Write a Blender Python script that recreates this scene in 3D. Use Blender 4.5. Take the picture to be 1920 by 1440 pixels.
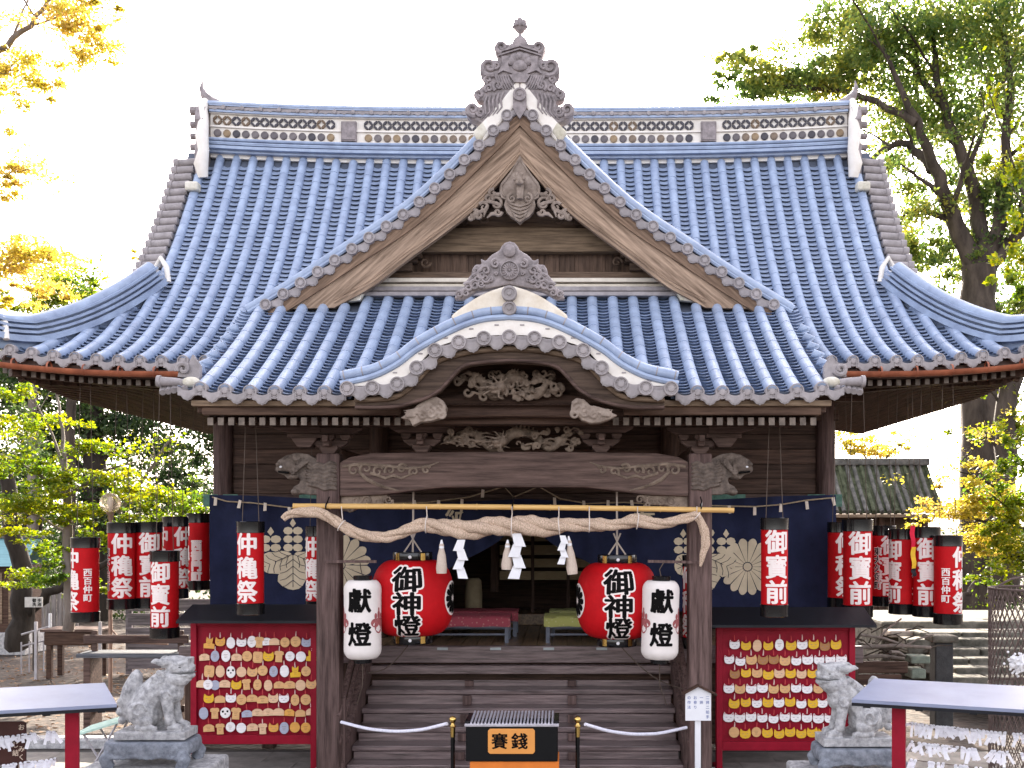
import bpy, bmesh, math, random
from mathutils import Vector, Matrix, Euler, noise
random.seed(7)
R = math.radians
for o in list(bpy.data.objects): bpy.data.objects.remove(o)
scn = bpy.context.scene
C = scn.collection
# ---------------------------------------------------------------- camera
CAMX, CAMY, CAMZ, F = 0.576, -12.12, 2.94, 2000.0
VX, VY = 1060.0, 980.0
cd = bpy.data.cameras.new('camera'); cam = bpy.data.objects.new('camera', cd); C.objects.link(cam)
cam.location = (CAMX, CAMY, CAMZ); cam.rotation_euler = (R(90), 0, 0)
cd.sensor_width = 36.0; cd.lens = F / 1920 * 36; cd.clip_end = 2000; cd.clip_start = .1
cd.shift_x = (960 - VX) / 1920; cd.shift_y = (VY - 720) / 1920
scn.camera = cam
# ---------------------------------------------------------------- sky and sun
SUN_EL, SUN_AZ = R(30), R(6)          # behind the hall, a little to the right
w = bpy.data.worlds.new('World'); scn.world = w; w.use_nodes = True
nt = w.node_tree; bg = nt.nodes['Background']
sky = nt.nodes.new('ShaderNodeTexSky'); sky.sky_type = 'NISHITA'; sky.sun_disc = False
sky.sun_elevation = SUN_EL; sky.sun_rotation = SUN_AZ
sky.air_density = 1.0; sky.dust_density = 3.0; sky.ozone_density = 1.0
hs = nt.nodes.new('ShaderNodeHueSaturation'); hs.inputs['Saturation'].default_value = .42
wb = nt.nodes.new('ShaderNodeMixRGB'); wb.blend_type = 'MULTIPLY'; wb.inputs[0].default_value = 1; wb.inputs[2].default_value = (1.07, .98, .955, 1)
nt.links.new(sky.outputs[0], hs.inputs['Color']); nt.links.new(hs.outputs[0], wb.inputs[1]); nt.links.new(wb.outputs[0], bg.inputs['Color'])
bg.inputs['Strength'].default_value = .15
sd = bpy.data.lights.new('sun', 'SUN'); sun = bpy.data.objects.new('sun', sd); C.objects.link(sun)
sd.energy = 4.0; sd.angle = R(.6); sd.color = (1, .9, .76)
sv = Vector((math.sin(SUN_AZ)*math.cos(SUN_EL), math.cos(SUN_AZ)*math.cos(SUN_EL), math.sin(SUN_EL)))
sun.rotation_euler = sv.to_track_quat('Z', 'Y').to_euler(); sun.location = sv*40
scn.view_settings.view_transform = 'Standard'; scn.view_settings.look = 'None'
scn.view_settings.exposure = 2.42; scn.view_settings.gamma = 1.0
scn.render.engine = 'CYCLES'
scn.render.resolution_x = 1024; scn.render.resolution_y = 768

def at(px, py, Y):
    """a point of the place from where it shows in the photograph and how deep it stands"""
    d = Y - CAMY
    return Vector(((px-VX)/F*d + CAMX, Y, CAMZ + (VY-py)/F*d))
def lerp(a, b, t): return a + (b-a)*t
def curve1(pts):
    """smooth monotone-ish interpolation through (x, y) points"""
    xs = [p[0] for p in pts]; ys = [p[1] for p in pts]; n = len(xs)
    ms = []
    for i in range(n):
        if i == 0: ms.append((ys[1]-ys[0])/(xs[1]-xs[0]))
        elif i == n-1: ms.append((ys[-1]-ys[-2])/(xs[-1]-xs[-2]))
        else: ms.append((ys[i+1]-ys[i-1])/(xs[i+1]-xs[i-1]))
    def f(x):
        if x <= xs[0]: return ys[0]+ms[0]*(x-xs[0])
        if x >= xs[-1]: return ys[-1]+ms[-1]*(x-xs[-1])
        for i in range(n-1):
            if x <= xs[i+1]:
                h = xs[i+1]-xs[i]; t = (x-xs[i])/h
                return ((2*t**3-3*t*t+1)*ys[i]+(t**3-2*t*t+t)*h*ms[i]+(-2*t**3+3*t*t)*ys[i+1]+(t**3-t*t)*h*ms[i+1])
    return f

# ---------------------------------------------------------------- mesh helpers
class MB:
    def __init__(s): s.v = []; s.f = []; s.m = []; s.cur = 0
    def add(s, verts, faces):
        o = len(s.v); s.v += [tuple(p) for p in verts]
        for f in faces: s.f.append([i+o for i in f]); s.m.append(s.cur)
        return s
    def box(s, x0, x1, y0, y1, z0, z1):
        return s.add([(x0,y0,z0),(x1,y0,z0),(x1,y1,z0),(x0,y1,z0),(x0,y0,z1),(x1,y0,z1),(x1,y1,z1),(x0,y1,z1)],
                     [(0,3,2,1),(4,5,6,7),(0,1,5,4),(1,2,6,5),(2,3,7,6),(3,0,4,7)])
    def bar(s, a, b, wd, ht, up=(0,0,1)):
        a = Vector(a); b = Vector(b); d = (b-a).normalized(); u = Vector(up)
        sd_ = d.cross(u)
        if sd_.length < 1e-4: sd_ = d.cross(Vector((0,1,0)))
        sd_.normalize(); u = sd_.cross(d)
        vs = []
        for p in (a, b):
            for i, j in ((-1,-1),(1,-1),(1,1),(-1,1)): vs.append(p + sd_*i*wd/2 + u*j*ht/2)
        return s.add(vs, [(0,1,2,3),(7,6,5,4),(0,4,5,1),(1,5,6,2),(2,6,7,3),(3,7,4,0)])
    def prism(s, poly, y0, y1, M=None):
        n = len(poly)
        vs = [(p[0], y0, p[1]) for p in poly] + [(p[0], y1, p[1]) for p in poly]
        if M is not None: vs = [tuple(M @ Vector(p)) for p in vs]
        return s.add(vs, [list(range(n)), list(range(2*n-1, n-1, -1))] + [(i, i+n, (i+1) % n+n, (i+1) % n) for i in range(n)])
    def tube(s, pts, rad, n=8, cap=True, sq=1.0):
        pts = [Vector(p) for p in pts]; k = len(pts)
        if not hasattr(rad, '__len__'): rad = [rad]*k
        t0 = (pts[1]-pts[0]).normalized()
        nrm = t0.orthogonal().normalized(); vs = []; fs = []
        for i in range(k):
            t = (pts[min(i+1, k-1)]-pts[max(i-1, 0)])
            if t.length < 1e-9: t = t0
            t.normalize()
            nrm = nrm - t*nrm.dot(t)
            if nrm.length < 1e-6: nrm = t.orthogonal()
            nrm.normalize(); bn = t.cross(nrm)
            for j in range(n):
                a = 2*math.pi*j/n
                q = nrm*math.cos(a)+bn*math.sin(a)
                vs.append(pts[i] + Vector((q.x, q.y*sq, q.z))*rad[i])
        for i in range(k-1):
            for j in range(n): fs.append((i*n+j, i*n+(j+1) % n, (i+1)*n+(j+1) % n, (i+1)*n+j))
        if cap: fs.append(list(range(n-1, -1, -1))); fs.append([(k-1)*n+j for j in range(n)])
        return s.add(vs, fs)
    def lathe(s, prof, n=24, c=(0,0,0), axis='z', cap=True):
        vs = []; fs = []; k = len(prof); c = Vector(c)
        for r, h in prof:
            for j in range(n):
                a = 2*math.pi*j/n; x, y = r*math.cos(a), r*math.sin(a)
                p = (x, y, h) if axis == 'z' else ((x, -h, y) if axis == 'y' else (h, x, y))
                vs.append(c+Vector(p))
        for i in range(k-1):
            for j in range(n): fs.append((i*n+j, i*n+(j+1) % n, (i+1)*n+(j+1) % n, (i+1)*n+j))
        if cap: fs.append(list(range(n-1, -1, -1))); fs.append([(k-1)*n+j for j in range(n)])
        return s.add(vs, fs)
    def ell(s, c, r, rot=None, n=10, m=7):
        if not hasattr(r, '__len__'): r = (r, r, r)
        M = Euler(rot).to_matrix() if rot else Matrix.Identity(3)
        vs = []; fs = []; c = Vector(c)
        for i in range(m+1):
            ph = math.pi*i/m
            for j in range(n):
                a = 2*math.pi*j/n
                vs.append(c + M @ Vector((r[0]*math.sin(ph)*math.cos(a), r[1]*math.sin(ph)*math.sin(a), r[2]*math.cos(ph))))
        for i in range(m):
            for j in range(n): fs.append((i*n+j, (i+1)*n+j, (i+1)*n+(j+1) % n, i*n+(j+1) % n))
        return s.add(vs, fs)
    def grid(s, rows, flip=False):
        n = len(rows[0]); vs = [p for r in rows for p in r]; fs = []
        for i in range(len(rows)-1):
            for j in range(n-1):
                q = (i*n+j, i*n+j+1, (i+1)*n+j+1, (i+1)*n+j)
                fs.append(q[::-1] if flip else q)
        return s.add(vs, fs)
    def mesh(s, name, mats, smooth=None):
        me = bpy.data.meshes.new(name); me.from_pydata(s.v, [], s.f); me.update()
        for m in (mats if isinstance(mats, (list, tuple)) else [mats]): me.materials.append(m)
        if len(me.materials) > 1: me.polygons.foreach_set('material_index', s.m)
        if smooth is not None:
            me.polygons.foreach_set('use_smooth', [True]*len(me.polygons))
            me.set_sharp_from_angle(angle=R(smooth))
        return me
    def build(s, name, mats, parent=None, smooth=None, bevel=0, fix=True):
        me = s.mesh(name, mats, smooth)
        if fix:
            b = bmesh.new(); b.from_mesh(me); bmesh.ops.recalc_face_normals(b, faces=b.faces); b.to_mesh(me); b.free()
        o = bpy.data.objects.new(name, me); C.objects.link(o); o.parent = parent
        if bevel:
            md = o.modifiers.new('bevel', 'BEVEL'); md.width = bevel; md.segments = 2; md.limit_method = 'ANGLE'; md.angle_limit = R(40)
        return o
def inst(name, me, M=None, parent=None):
    o = bpy.data.objects.new(name, me); C.objects.link(o); o.parent = parent
    if M is not None: o.matrix_basis = M
    return o
def tag(o, label, cat=None, group=None, kind=None):
    if label: o['label'] = label
    if cat: o['category'] = cat
    if group: o['group'] = group
    if kind: o['kind'] = kind
    return o
def thing(name, label, cat, loc=(0,0,0), rotz=0, group=None):
    o = bpy.data.objects.new(name, None); C.objects.link(o); o.empty_display_size = .1
    o.location = loc; o.rotation_euler = (0, 0, rotz)
    return tag(o, label, cat, group)
def T(x, y, z): return Matrix.Translation((x, y, z))
def RX(a): return Matrix.Rotation(a, 4, 'X')
def RY(a): return Matrix.Rotation(a, 4, 'Y')
def RZ(a): return Matrix.Rotation(a, 4, 'Z')
def SC(x, y=None, z=None): return Matrix.Diagonal((x, y or x, z or x, 1))
def remeshed(mb, name, mat, parent=None, voxel=.012, smooth=4, keep=None):
    """melt overlapping shapes into one carved surface"""
    me = mb.mesh(name+'_raw', mat)
    o = bpy.data.objects.new(name, me); C.objects.link(o)
    b = bmesh.new(); b.from_mesh(me); bmesh.ops.recalc_face_normals(b, faces=b.faces); b.to_mesh(me); b.free()
    m = o.modifiers.new('r', 'REMESH'); m.mode = 'VOXEL'; m.voxel_size = voxel
    if smooth:
        m2 = o.modifiers.new('s', 'SMOOTH'); m2.iterations = smooth; m2.factor = .5
    dg = bpy.context.evaluated_depsgraph_get()
    new = bpy.data.meshes.new_from_object(o.evaluated_get(dg)); new.name = name
    o.modifiers.clear(); o.data = new; bpy.data.meshes.remove(me)
    new.polygons.foreach_set('use_smooth', [True]*len(new.polygons))
    new.materials.clear(); new.materials.append(mat)
    o.parent = parent
    return o
def spiral(c, r, turns, a0, tk, dirn=1, plane_y=0, n=22, tail=None):
    """flat volute in the XZ plane: points and radii, from outside in"""
    pts = []; rad = []
    if tail:
        for p in tail: pts.append(Vector((p[0], plane_y, p[1]))); rad.append(tk*(.35+.65*len(rad)/len(tail)))
    for i in range(n+1):
        t = i/n; a = a0 + dirn*t*turns*2*math.pi; rr = r*(1-.82*t)
        pts.append(Vector((c[0]+rr*math.cos(a), plane_y, c[1]+rr*math.sin(a)))); rad.append(tk*(1-.45*t))
    return pts, rad
# ---------------------------------------------------------------- materials
def new_mat(name):
    m = bpy.data.materials.new(name); m.use_nodes = True
    return m, m.node_tree.nodes, m.node_tree.links, m.node_tree.nodes['Principled BSDF']
def mat(name, col, rough=.6, var=.18, scale=8.0, stretch=(1,1,1), bump=.15, bscale=60, metal=0, spec=.25, col2=None, rnd=0, trans=0, rot=0):
    m, n, l, b = new_mat(name)
    tc = n.new('ShaderNodeTexCoord'); mp = n.new('ShaderNodeMapping'); mp.inputs['Scale'].default_value = stretch
    m0 = n.new('ShaderNodeMapping'); m0.inputs['Rotation'].default_value = (0, R(-rot), 0)
    l.new(tc.outputs['Object'], m0.inputs['Vector']); l.new(m0.outputs[0], mp.inputs['Vector'])
    nz = n.new('ShaderNodeTexNoise'); nz.inputs['Scale'].default_value = scale; nz.inputs['Detail'].default_value = 6; nz.inputs['Roughness'].default_value = .65
    l.new(mp.outputs[0], nz.inputs['Vector'])
    rp = n.new('ShaderNodeValToRGB'); rp.color_ramp.elements[0].position = .3; rp.color_ramp.elements[1].position = .7
    c2 = col2 or tuple(min(1, c*(1+var)) for c in col)
    rp.color_ramp.elements[0].color = (*[c*(1-var) for c in col], 1) ; rp.color_ramp.elements[1].color = (*c2, 1)
    l.new(nz.outputs['Fac'], rp.inputs['Fac'])
    out = rp.outputs['Color']
    if rnd:
        oi = n.new('ShaderNodeObjectInfo'); mr = n.new('ShaderNodeMapRange'); mr.inputs['To Min'].default_value = 1-rnd; mr.inputs['To Max'].default_value = 1+rnd
        l.new(oi.outputs['Random'], mr.inputs['Value'])
        hv = n.new('ShaderNodeHueSaturation'); l.new(mr.outputs[0], hv.inputs['Value']); l.new(out, hv.inputs['Color']); out = hv.outputs[0]
    l.new(out, b.inputs['Base Color'])
    b.inputs['Roughness'].default_value = rough; b.inputs['Metallic'].default_value = metal; b.inputs['Specular IOR Level'].default_value = spec
    if bump:
        n2 = n.new('ShaderNodeTexNoise'); n2.inputs['Scale'].default_value = bscale; n2.inputs['Detail'].default_value = 5
        l.new(mp.outputs[0], n2.inputs['Vector'])
        bp = n.new('ShaderNodeBump'); bp.inputs['Strength'].default_value = bump; bp.inputs['Distance'].default_value = .01
        l.new(n2.outputs['Fac'], bp.inputs['Height']); l.new(bp.outputs[0], b.inputs['Normal'])
    if trans:
        tr = n.new('ShaderNodeBsdfTranslucent'); l.new(out, tr.inputs['Color'])
        mx = n.new('ShaderNodeMixShader'); mx.inputs[0].default_value = trans
        o = n['Material Output']; l.new(b.outputs[0], mx.inputs[1]); l.new(tr.outputs[0], mx.inputs[2]); l.new(mx.outputs[0], o.inputs['Surface'])
    return m
def wood(name, col, axis='x', rough=.62, var=.6, rnd=.12, worn=None, rot=0):
    st = {'x': (.6, 9, 9), 'y': (9, .6, 9), 'z': (9, 9, .6)}[axis]
    return mat(name, col, rough, var, 3.0, st, .35, 9, spec=(.4 if rough < .4 else .13), rnd=rnd, col2=worn, rot=rot)
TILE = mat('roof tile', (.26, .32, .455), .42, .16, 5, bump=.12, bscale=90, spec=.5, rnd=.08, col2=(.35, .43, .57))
TILE_END = mat('unglazed tile ends', (.31, .28, .28), .6, .25, 9, bump=.3, bscale=60, rnd=.1)
TILE_OLD = mat('ornament tile', (.27, .235, .235), .62, .4, 12, bump=.35, bscale=50)
PLASTER = mat('lime plaster', (.80, .74, .66), .8, .1, 6, bump=.25, bscale=40, col2=(.84, .80, .74))
PLASTER2 = mat('stained plaster', (.60, .55, .40), .85, .3, 5, bump=.25, bscale=40, col2=(.8, .76, .68))
W_DARK = wood('dark old wood x', (.070, .041, .030), 'x')
W_DARKZ = wood('dark old wood z', (.072, .043, .032), 'z')
W_DARKY = wood('dark old wood y', (.070, .041, .030), 'y')
W_BEAM = wood('porch beam wood', (.080, .049, .040), 'x', worn=(.165, .108, .09))
W_POST = wood('porch post wood', (.088, .053, .047), 'z', worn=(.165, .108, .097))
W_GABLE = {s: wood('bleached gable wood %d' % s, (.27, .175, .115), 'x', worn=(.46, .33, .235), rot=s*40) for s in (-1, 1)}
W_GABLE2 = wood('gable back wood', (.09, .058, .040), 'x', worn=(.17, .115, .08))
W_CARVE = mat('carved wood', (.14, .098, .072), .65, .4, 9, bump=.3, bscale=40, col2=(.27, .205, .155))
W_CARVE_G = mat('bleached carved wood', (.24, .18, .14), .7, .35, 9, bump=.3, bscale=40, col2=(.36, .29, .24))
W_PALE = wood('pale eave board', (.26, .18, .12), 'x', worn=(.40, .29, .20))
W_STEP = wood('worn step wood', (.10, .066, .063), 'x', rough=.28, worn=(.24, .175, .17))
W_FLOOR = wood('floor boards', (.20, .125, .07), 'y', rough=.3, worn=(.32,.21,.12))
COPPER = mat('copper gutter', (.27, .075, .036), .45, .3, 6, bump=.08, spec=.4, col2=(.40, .125, .06))
VERDI = mat('verdigris copper', (.07, .17, .13), .6, .4, 12, bump=.1, col2=(.13, .26, .2))
BLACK = mat('black lacquer', (.003, .003, .0035), .25, .2, 10, bump=.02, spec=.3)
BLACKR = mat('black painted roof', (.007, .0075, .011), .5, .25, 6, bump=.1)
GOLD = mat('brass', (.62, .42, .13), .25, .15, 10, bump=0, metal=1)
STONE = mat('granite', (.30, .30, .31), .82, .4, 16, bump=.7, bscale=90, col2=(.60, .59, .59))
STONE_B = mat('blue granite', (.17, .19, .23), .8, .35, 16, bump=.6, bscale=80, col2=(.30, .32, .36))
REDW = mat('red painted wood', (.25, .006, .020), .5, .15, 5, bump=.08, spec=.15)
WHITE = mat('white paint', (.74, .74, .76), .55, .05, 5, bump=.05)
INK = mat('black ink', (.0025, .002, .002), .7, .1, 5, bump=0, spec=.1)
# ================================================================ the hall: roofs
def sweep(mb, pts, prof, up=(0,0,1), cap=True):
    """profile (side, up) carried along a path"""
    pts = [Vector(p) for p in pts]; k = len(pts); n = len(prof); vs = []; fs = []
    for i in range(k):
        t = (pts[min(i+1,k-1)]-pts[max(i-1,0)]).normalized(); u = Vector(up); sd_ = t.cross(u).normalized(); u = sd_.cross(t)
        for a, b in prof: vs.append(pts[i]+sd_*a+u*b)
    for i in range(k-1):
        for j in range(n): fs.append((i*n+j, i*n+(j+1)%n, (i+1)*n+(j+1)%n, (i+1)*n+j))
    if cap: fs.append(list(range(n-1,-1,-1))); fs.append([(k-1)*n+j for j in range(n)])
    return mb.add(vs, fs)
def circ(r, n=10, a0=0, a1=360, cx=0, cy=0):
    return [(cx+r*math.cos(R(a0+(a1-a0)*i/(n if a1-a0==360 else n-1))), cy+r*math.sin(R(a0+(a1-a0)*i/(n if a1-a0==360 else n-1)))) for i in range(n)]
shrine = thing('shrine_hall', 'wooden shrine hall with blue grey tiled roof and curved porch gable', 'shrine')
P = .2635; TR = .067
# ---- surfaces
E_Y, R_Y, HX, VXm = .9, 4.87, 6.35, 5.12
def z_main(X, Y):
    u = Y-E_Y; ax = abs(X)
    return 4.89+.345*u+.165*u*u + .16*max(0, (ax-4.4)/1.95)**2*max(0, 1-u/2.6)
K_Y = -.8; K_T = 1.9; KX = 3.40
def z_porch(X, Y):
    u = Y-K_Y
    return 4.30+.48*u+.05*u*u + .05*max(0, (abs(X)-2.4))**2*max(0, 1-u/1.5)
zg = curve1([(0,8.54),(.25,8.22),(.54,7.90),(1.4,7.08),(2.26,6.49),(2.94,6.04),(3.5,5.70)])
zk = curve1([(0,4.843),(.29,4.826),(.55,4.78),(.787,4.689),(.96,4.513),(1.15,4.359),(1.4,4.32),(1.7,4.315)])      # cap line of the curved gable
zkt = curve1([(0,5.195),(.29,5.165),(.55,5.074),(.96,4.854),(1.15,4.71),(1.4,4.585),(1.72,4.51)])               # its roof line
G_Y = 1.40; KG_Y = -1.10
# ---- tile meshes
def cover_mesh(L, r=TR, name='cover_tile'):
    mb = MB(); n = 9; rows = []
    for y, rr, lift in ((0, r*1.0, .010), (L*.95, r*.99, .008), (L*1.04, r*.96, .004)):
        rows.append([(rr*math.cos(R(-22+224*j/(n-1))), y, rr*math.sin(R(-22+224*j/(n-1)))*1.02+lift+.012) for j in range(n)])
    mb.grid(rows)
    mb.add(rows[0], [list(range(n))])
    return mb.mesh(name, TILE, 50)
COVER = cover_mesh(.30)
def end_mesh(r=.072):
    mb = MB(); mb.cur = 0
    mb.lathe([(r*.93, -.07), (r, -.06), (r, .012), (r*.97, .02), (r*.80, .02), (r*.76, .008), (r*.50, .008), (r*.44, .018), (r*.18, .022), (.001, .022)], 18, axis='y')
    for k in range(9):
        a = 2*math.pi*k/9; mb.ell((r*.63*math.cos(a), -.012, r*.63*math.sin(a)), (.006, .006, .006), n=5, m=3)
    return mb.mesh('eave_end_tile', TILE_END, 40)
ENDT = end_mesh()
def drip_mesh(p=P):
    top = []; bot = []; n = 17; hw = p/2-.028
    for i in range(n):
        t = -1+2*i/(n-1); x = t*hw
        top.append((x, -.045*(1-t*t)+.012))
        lob = .5-.5*math.cos(abs(t)*math.pi*3)
        bot.append((x*.97, -.062-.058*(1-abs(t)**1.5) - .017*lob - (.02*(1-abs(t)/.18) if abs(t) < .18 else 0)))
    mb = MB(); mb.prism(top+bot[::-1], -.018, .02)
    ins = [(x*.84, z*.80-.012) for x, z in bot]
    mb.prism([(x*.84, z-.016) for x, z in top]+ins[::-1], -.024, -.012)
    rows = [[(x, .02, z) for x, z in top], [(x, .20, z+.012) for x, z in top]]
    mb.grid(rows)
    return mb.mesh('drip_tile', TILE_END, 35)
DRIP = drip_mesh()
def slope_path(surf, X, y0, y1, step=.02):
    pts = []; Y = y0
    while Y < y1: pts.append(Vector((X, Y, surf(X, Y)))); Y += step
    pts.append(Vector((X, y1, surf(X, y1)))); return pts
def resample(pts, ds):
    out = [pts[0]]; acc = 0
    for a, b in zip(pts, pts[1:]):
        L = (b-a).length
        while acc+L >= ds:
            a = a+(b-a)*((ds-acc)/L); L = (b-a).length; out.append(a); acc = 0
        acc += L
    return out
cover_count = [0]
def column(surf, X, y0, y1, parent, stuff, n_obj, n, cut_end=True):
    """one roll of cover tiles; the first n_obj of them single objects, the rest melted into the roof"""
    ps = resample(slope_path(surf, X, y0, y1), .30)
    if len(ps) < 2:
        return
    ps.append(ps[-1]+(ps[-1]-ps[-2]).normalized()*.30)
    for i, (a, b) in enumerate(zip(ps, ps[1:])):
        d = b-a; M = T(*a) @ RX(math.atan2(d.z, d.y)) @ RZ(random.uniform(-.012, .012))
        if i < n_obj and cover_count[0] < 300:
            inst('cover_tile', COVER, M, parent); cover_count[0] += 1
        else:
            o = len(stuff.v); stuff.v += [tuple(M @ v.co) for v in COVER.vertices]
            for f in COVER.polygons: stuff.f.append([k+o for k in f.vertices]); stuff.m.append(0)
def pans(mb, surf, X, y0, y1, p=P, ds=.105, rr=TR):
    ps = resample(slope_path(surf, X, y0, y1), ds)
    hw = p/2-.02; n = 7
    for i in range(len(ps)-1):
        a, b = ps[i], ps[i+1]; d = (b-a).normalized(); nv = Vector((0, -d.z, d.y))
        h = .046+random.uniform(-.004, .004); sk = random.uniform(-.006, .006)
        rows = [[], [], []]
        for j in range(n):
            t = -1+2*j/(n-1); dip = -.033*(1-t*t)
            q = Vector((t*hw, 0, 0))
            rows[0].append(a+q+nv*(dip+.0)+d*.047)
            rows[1].append(a+q+nv*(dip+h)+d*sk*t)
            rows[2].append(b+q+nv*(dip+.006)+d*.03)
        mb.grid(rows)
def start_main(x):
    """Y at which the main roof comes out above the front gable"""
    ax = abs(x)
    if ax > 3.52: return E_Y
    Y = E_Y
    while z_main(x, Y) < zg(ax)-.16 and Y < R_Y: Y += .03
    return Y
def end_main(x):
    ax = abs(x)
    return R_Y-.16 if ax <= VXm+.02 else E_Y+(HX-ax)*(2.0/(HX-VXm))
# ---- main roof
rows = []
for i in range(25):
    Y = lerp(E_Y, R_Y, i/24); hx = HX if Y < 2.9 else VXm+.1
    hx = max(lerp(HX, VXm, min(1, (Y-E_Y)/2.0)), VXm+.30)
    rows.append([(lerp(-hx, hx, j/40), Y, z_main(lerp(-hx, hx, j/40), Y)-.03) for j in range(41)])
mb = MB(); mb.grid(rows)
rows = [[(p[0], 2*R_Y-p[1], p[2]) for p in r] for r in rows]; mb.grid(rows, True)
for s in (-1, 1):                                   # side slopes
    rows = []
    for i in range(13):
        t = i/12; X = s*lerp(HX, VXm-.15, t); y0 = E_Y+min(2.0, 2.0*t*(HX-VXm+.15)/(HX-VXm))
        z = 4.89-.03+1.35*(t*.75+.25*t*t)
        rows.append([(X, lerp(y0, 2*R_Y-y0, j/20), z+.16*abs(2*j/20-1)**6*(1-t)) for j in range(21)])
    mb.grid(rows, s > 0)
    # gable end wall above the side slope
    g = [(s*(VXm-.35), Y, z_main(0, Y)-.1) for Y in [lerp(2.9, R_Y, k/8) for k in range(9)]]
    g += [(x, 2*R_Y-y, z) for x, y, z in g[::-1]]
    mb.add(g, [list(range(len(g)))])
main_roof = mb.build('main_roof', mat('roof bed', (.10, .115, .15), .7, .2), shrine, fix=False)
stuff = MB(); pan = MB()
xs = [(k+.5)*P for k in range(-24, 24)]
for x in xs:
    y0 = start_main(x); y1 = end_main(x)
    if y1-y0 < .12: continue
    column(z_main, x, y0, y1, main_roof, stuff, 3 if abs(x) > 3.5 else 0, 0)
    if y0 == E_Y:
        inst('eave_end_tile', ENDT, T(x, E_Y-.015, z_main(x, E_Y)+.022), main_roof)
for k in range(-24, 25):
    x = k*P; y0 = start_main(x); y1 = end_main(abs(x)+.06 if abs(x) > VXm else x)
    if y1-y0 > .1: pans(pan, z_main, x, y0, y1)
    if y0 == E_Y and abs(x) < HX: inst('drip_tile', DRIP, T(x, E_Y-.02, z_main(x, E_Y)+.018), main_roof)
vt = MB()
for s in (-1, 1):                                   # short tiles laid across the verge, and the side slope's rolls
    for a in resample(slope_path(z_main, s*(VXm+.1), 2.75, R_Y-.1), .175):
        vt.tube([a+Vector((s*.02, 0, .05)), a+Vector((s*.33, 0, .02))], [.062, .07], 9)
        vt.tube([a+Vector((s*.28, 0, .025)), a+Vector((s*.36, 0, .016))], [.085, .085], 10)
    for k in range(28):
        Y = E_Y+.2+k*P*1.03
        if Y > 2*R_Y-E_Y-.2: break
        t1 = 1.0
        yy = min(Y, 2*R_Y-Y)-E_Y; t1 = min(1, yy/2.0)
        path = [(s*lerp(HX, VXm-.1, t1*i/6), Y, 4.89+1.35*((t1*i/6)*.75+.25*(t1*i/6)**2)+.03) for i in range(7)]
        stuff.tube(path, TR, 8)
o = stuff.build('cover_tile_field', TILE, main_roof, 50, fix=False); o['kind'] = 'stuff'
o = vt.build('verge_tile_field', TILE_END, main_roof, 50); o['kind'] = 'stuff'
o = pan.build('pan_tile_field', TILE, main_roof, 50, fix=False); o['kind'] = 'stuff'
# hip ridges with cream plaster ends
for s in (-1, 1):
    pts = []
    for i in range(13):
        t = i/12; X = s*lerp(HX+.12, VXm+.02, t); Y = lerp(E_Y-.1, 2.92, t)
        pts.append((X, Y, z_main(X, max(E_Y, Y))+.05+.10*max(0, 1-t*4)))
    m = MB()
    for (hw, z0, z1) in ((.07, -.12, .26), (.18, -.02, .055), (.165, .085, .118), (.16, .150, .183), (.145, .215, .245)):
        sweep(m, pts, [(-hw, z0), (hw, z0), (hw, z1), (-hw, z1)])
    sweep(m, pts, [(.10*math.cos(R(a)), .245+.085*math.sin(R(a))) for a in range(-20, 201, 22)])
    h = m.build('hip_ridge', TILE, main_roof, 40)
    for e, (ia, ib) in enumerate(((-1, -2), (1, 2))):
        a = Vector(pts[ia]); d = (a-Vector(pts[ib])).normalized()
        pl = MB(); pl.tube([a+Vector((-s*.17*.85, -.10, -.02))+d*.02, a+Vector((-s*.10, -.05, .2))+d*.02, a+Vector((0, 0, .345))+d*.02, a+Vector((s*.1, .05, .2))+d*.02], .038, 8); pl.build('plaster_rim', PLASTER, h, 40)
    # hanging corner ornament at the outer end
    cn = MB(); a = Vector(pts[0])
    cn.prism([(-.14,-.05),(.14,-.05),(.17,.1),(.12,.25),(.05,.36),(-.05,.36),(-.12,.25),(-.17,.1)], -.05, .05, T(*(a+Vector((-s*.0, -.03, 0)))) @ RZ(s*R(32)))
    cn.build('ridge_end_tile', TILE_OLD, h, bevel=.02)
# ---- main ridge
RYF = R_Y-.2
def rl(x): return .11*(abs(x)/5.1)**3
XR = 5.02
def rband(mb, z0, z1, y0, y1, x0=-XR, x1=XR, n=30):
    xx = [lerp(x0, x1, i/n) for i in range(n+1)]
    ring = [[(x, y0, z0+rl(x)), (x, y1, z0+rl(x)), (x, y1, z1+rl(x)), (x, y0, z1+rl(x)), (x, y0, z0+rl(x))] for x in xx]
    mb.grid(ring); mb.add(ring[0][:4], [(0,1,2,3)]); mb.add(ring[-1][:4], [(3,2,1,0)])
m = MB(); rband(m, 8.60, 9.34, RYF+.03, R_Y+.17); ridge = m.build('main_ridge', PLASTER, shrine)
m = MB()
rband(m, 8.66, 8.765, RYF-.06, R_Y+.2); rband(m, 8.70, 8.745, RYF-.13, R_Y+.26); rband(m, 8.775, 8.82, RYF-.09, R_Y+.24); rband(m, 8.835, 8.88, RYF-.05, R_Y+.22)
for z in (8.80, 8.858): sweep(m, [(lerp(-XR, XR, i/30), RYF-.07, z+rl(lerp(-XR, XR, i/30))) for i in range(31)], circ(.026, 8))
m.build('ridge_base_course', TILE, ridge, 40)
m = MB()
rband(m, 9.30, 9.335, RYF-.04, R_Y+.2); rband(m, 9.39, 9.42, RYF-.06, R_Y+.22)
sweep(m, [(lerp(-XR-.05, XR+.05, i/40), R_Y-.08, 9.43+rl(lerp(-XR, XR, i/40))) for i in range(41)], [(.19*math.cos(R(a)), .075*math.sin(R(a))) for a in range(-10, 191, 20)])
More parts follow.
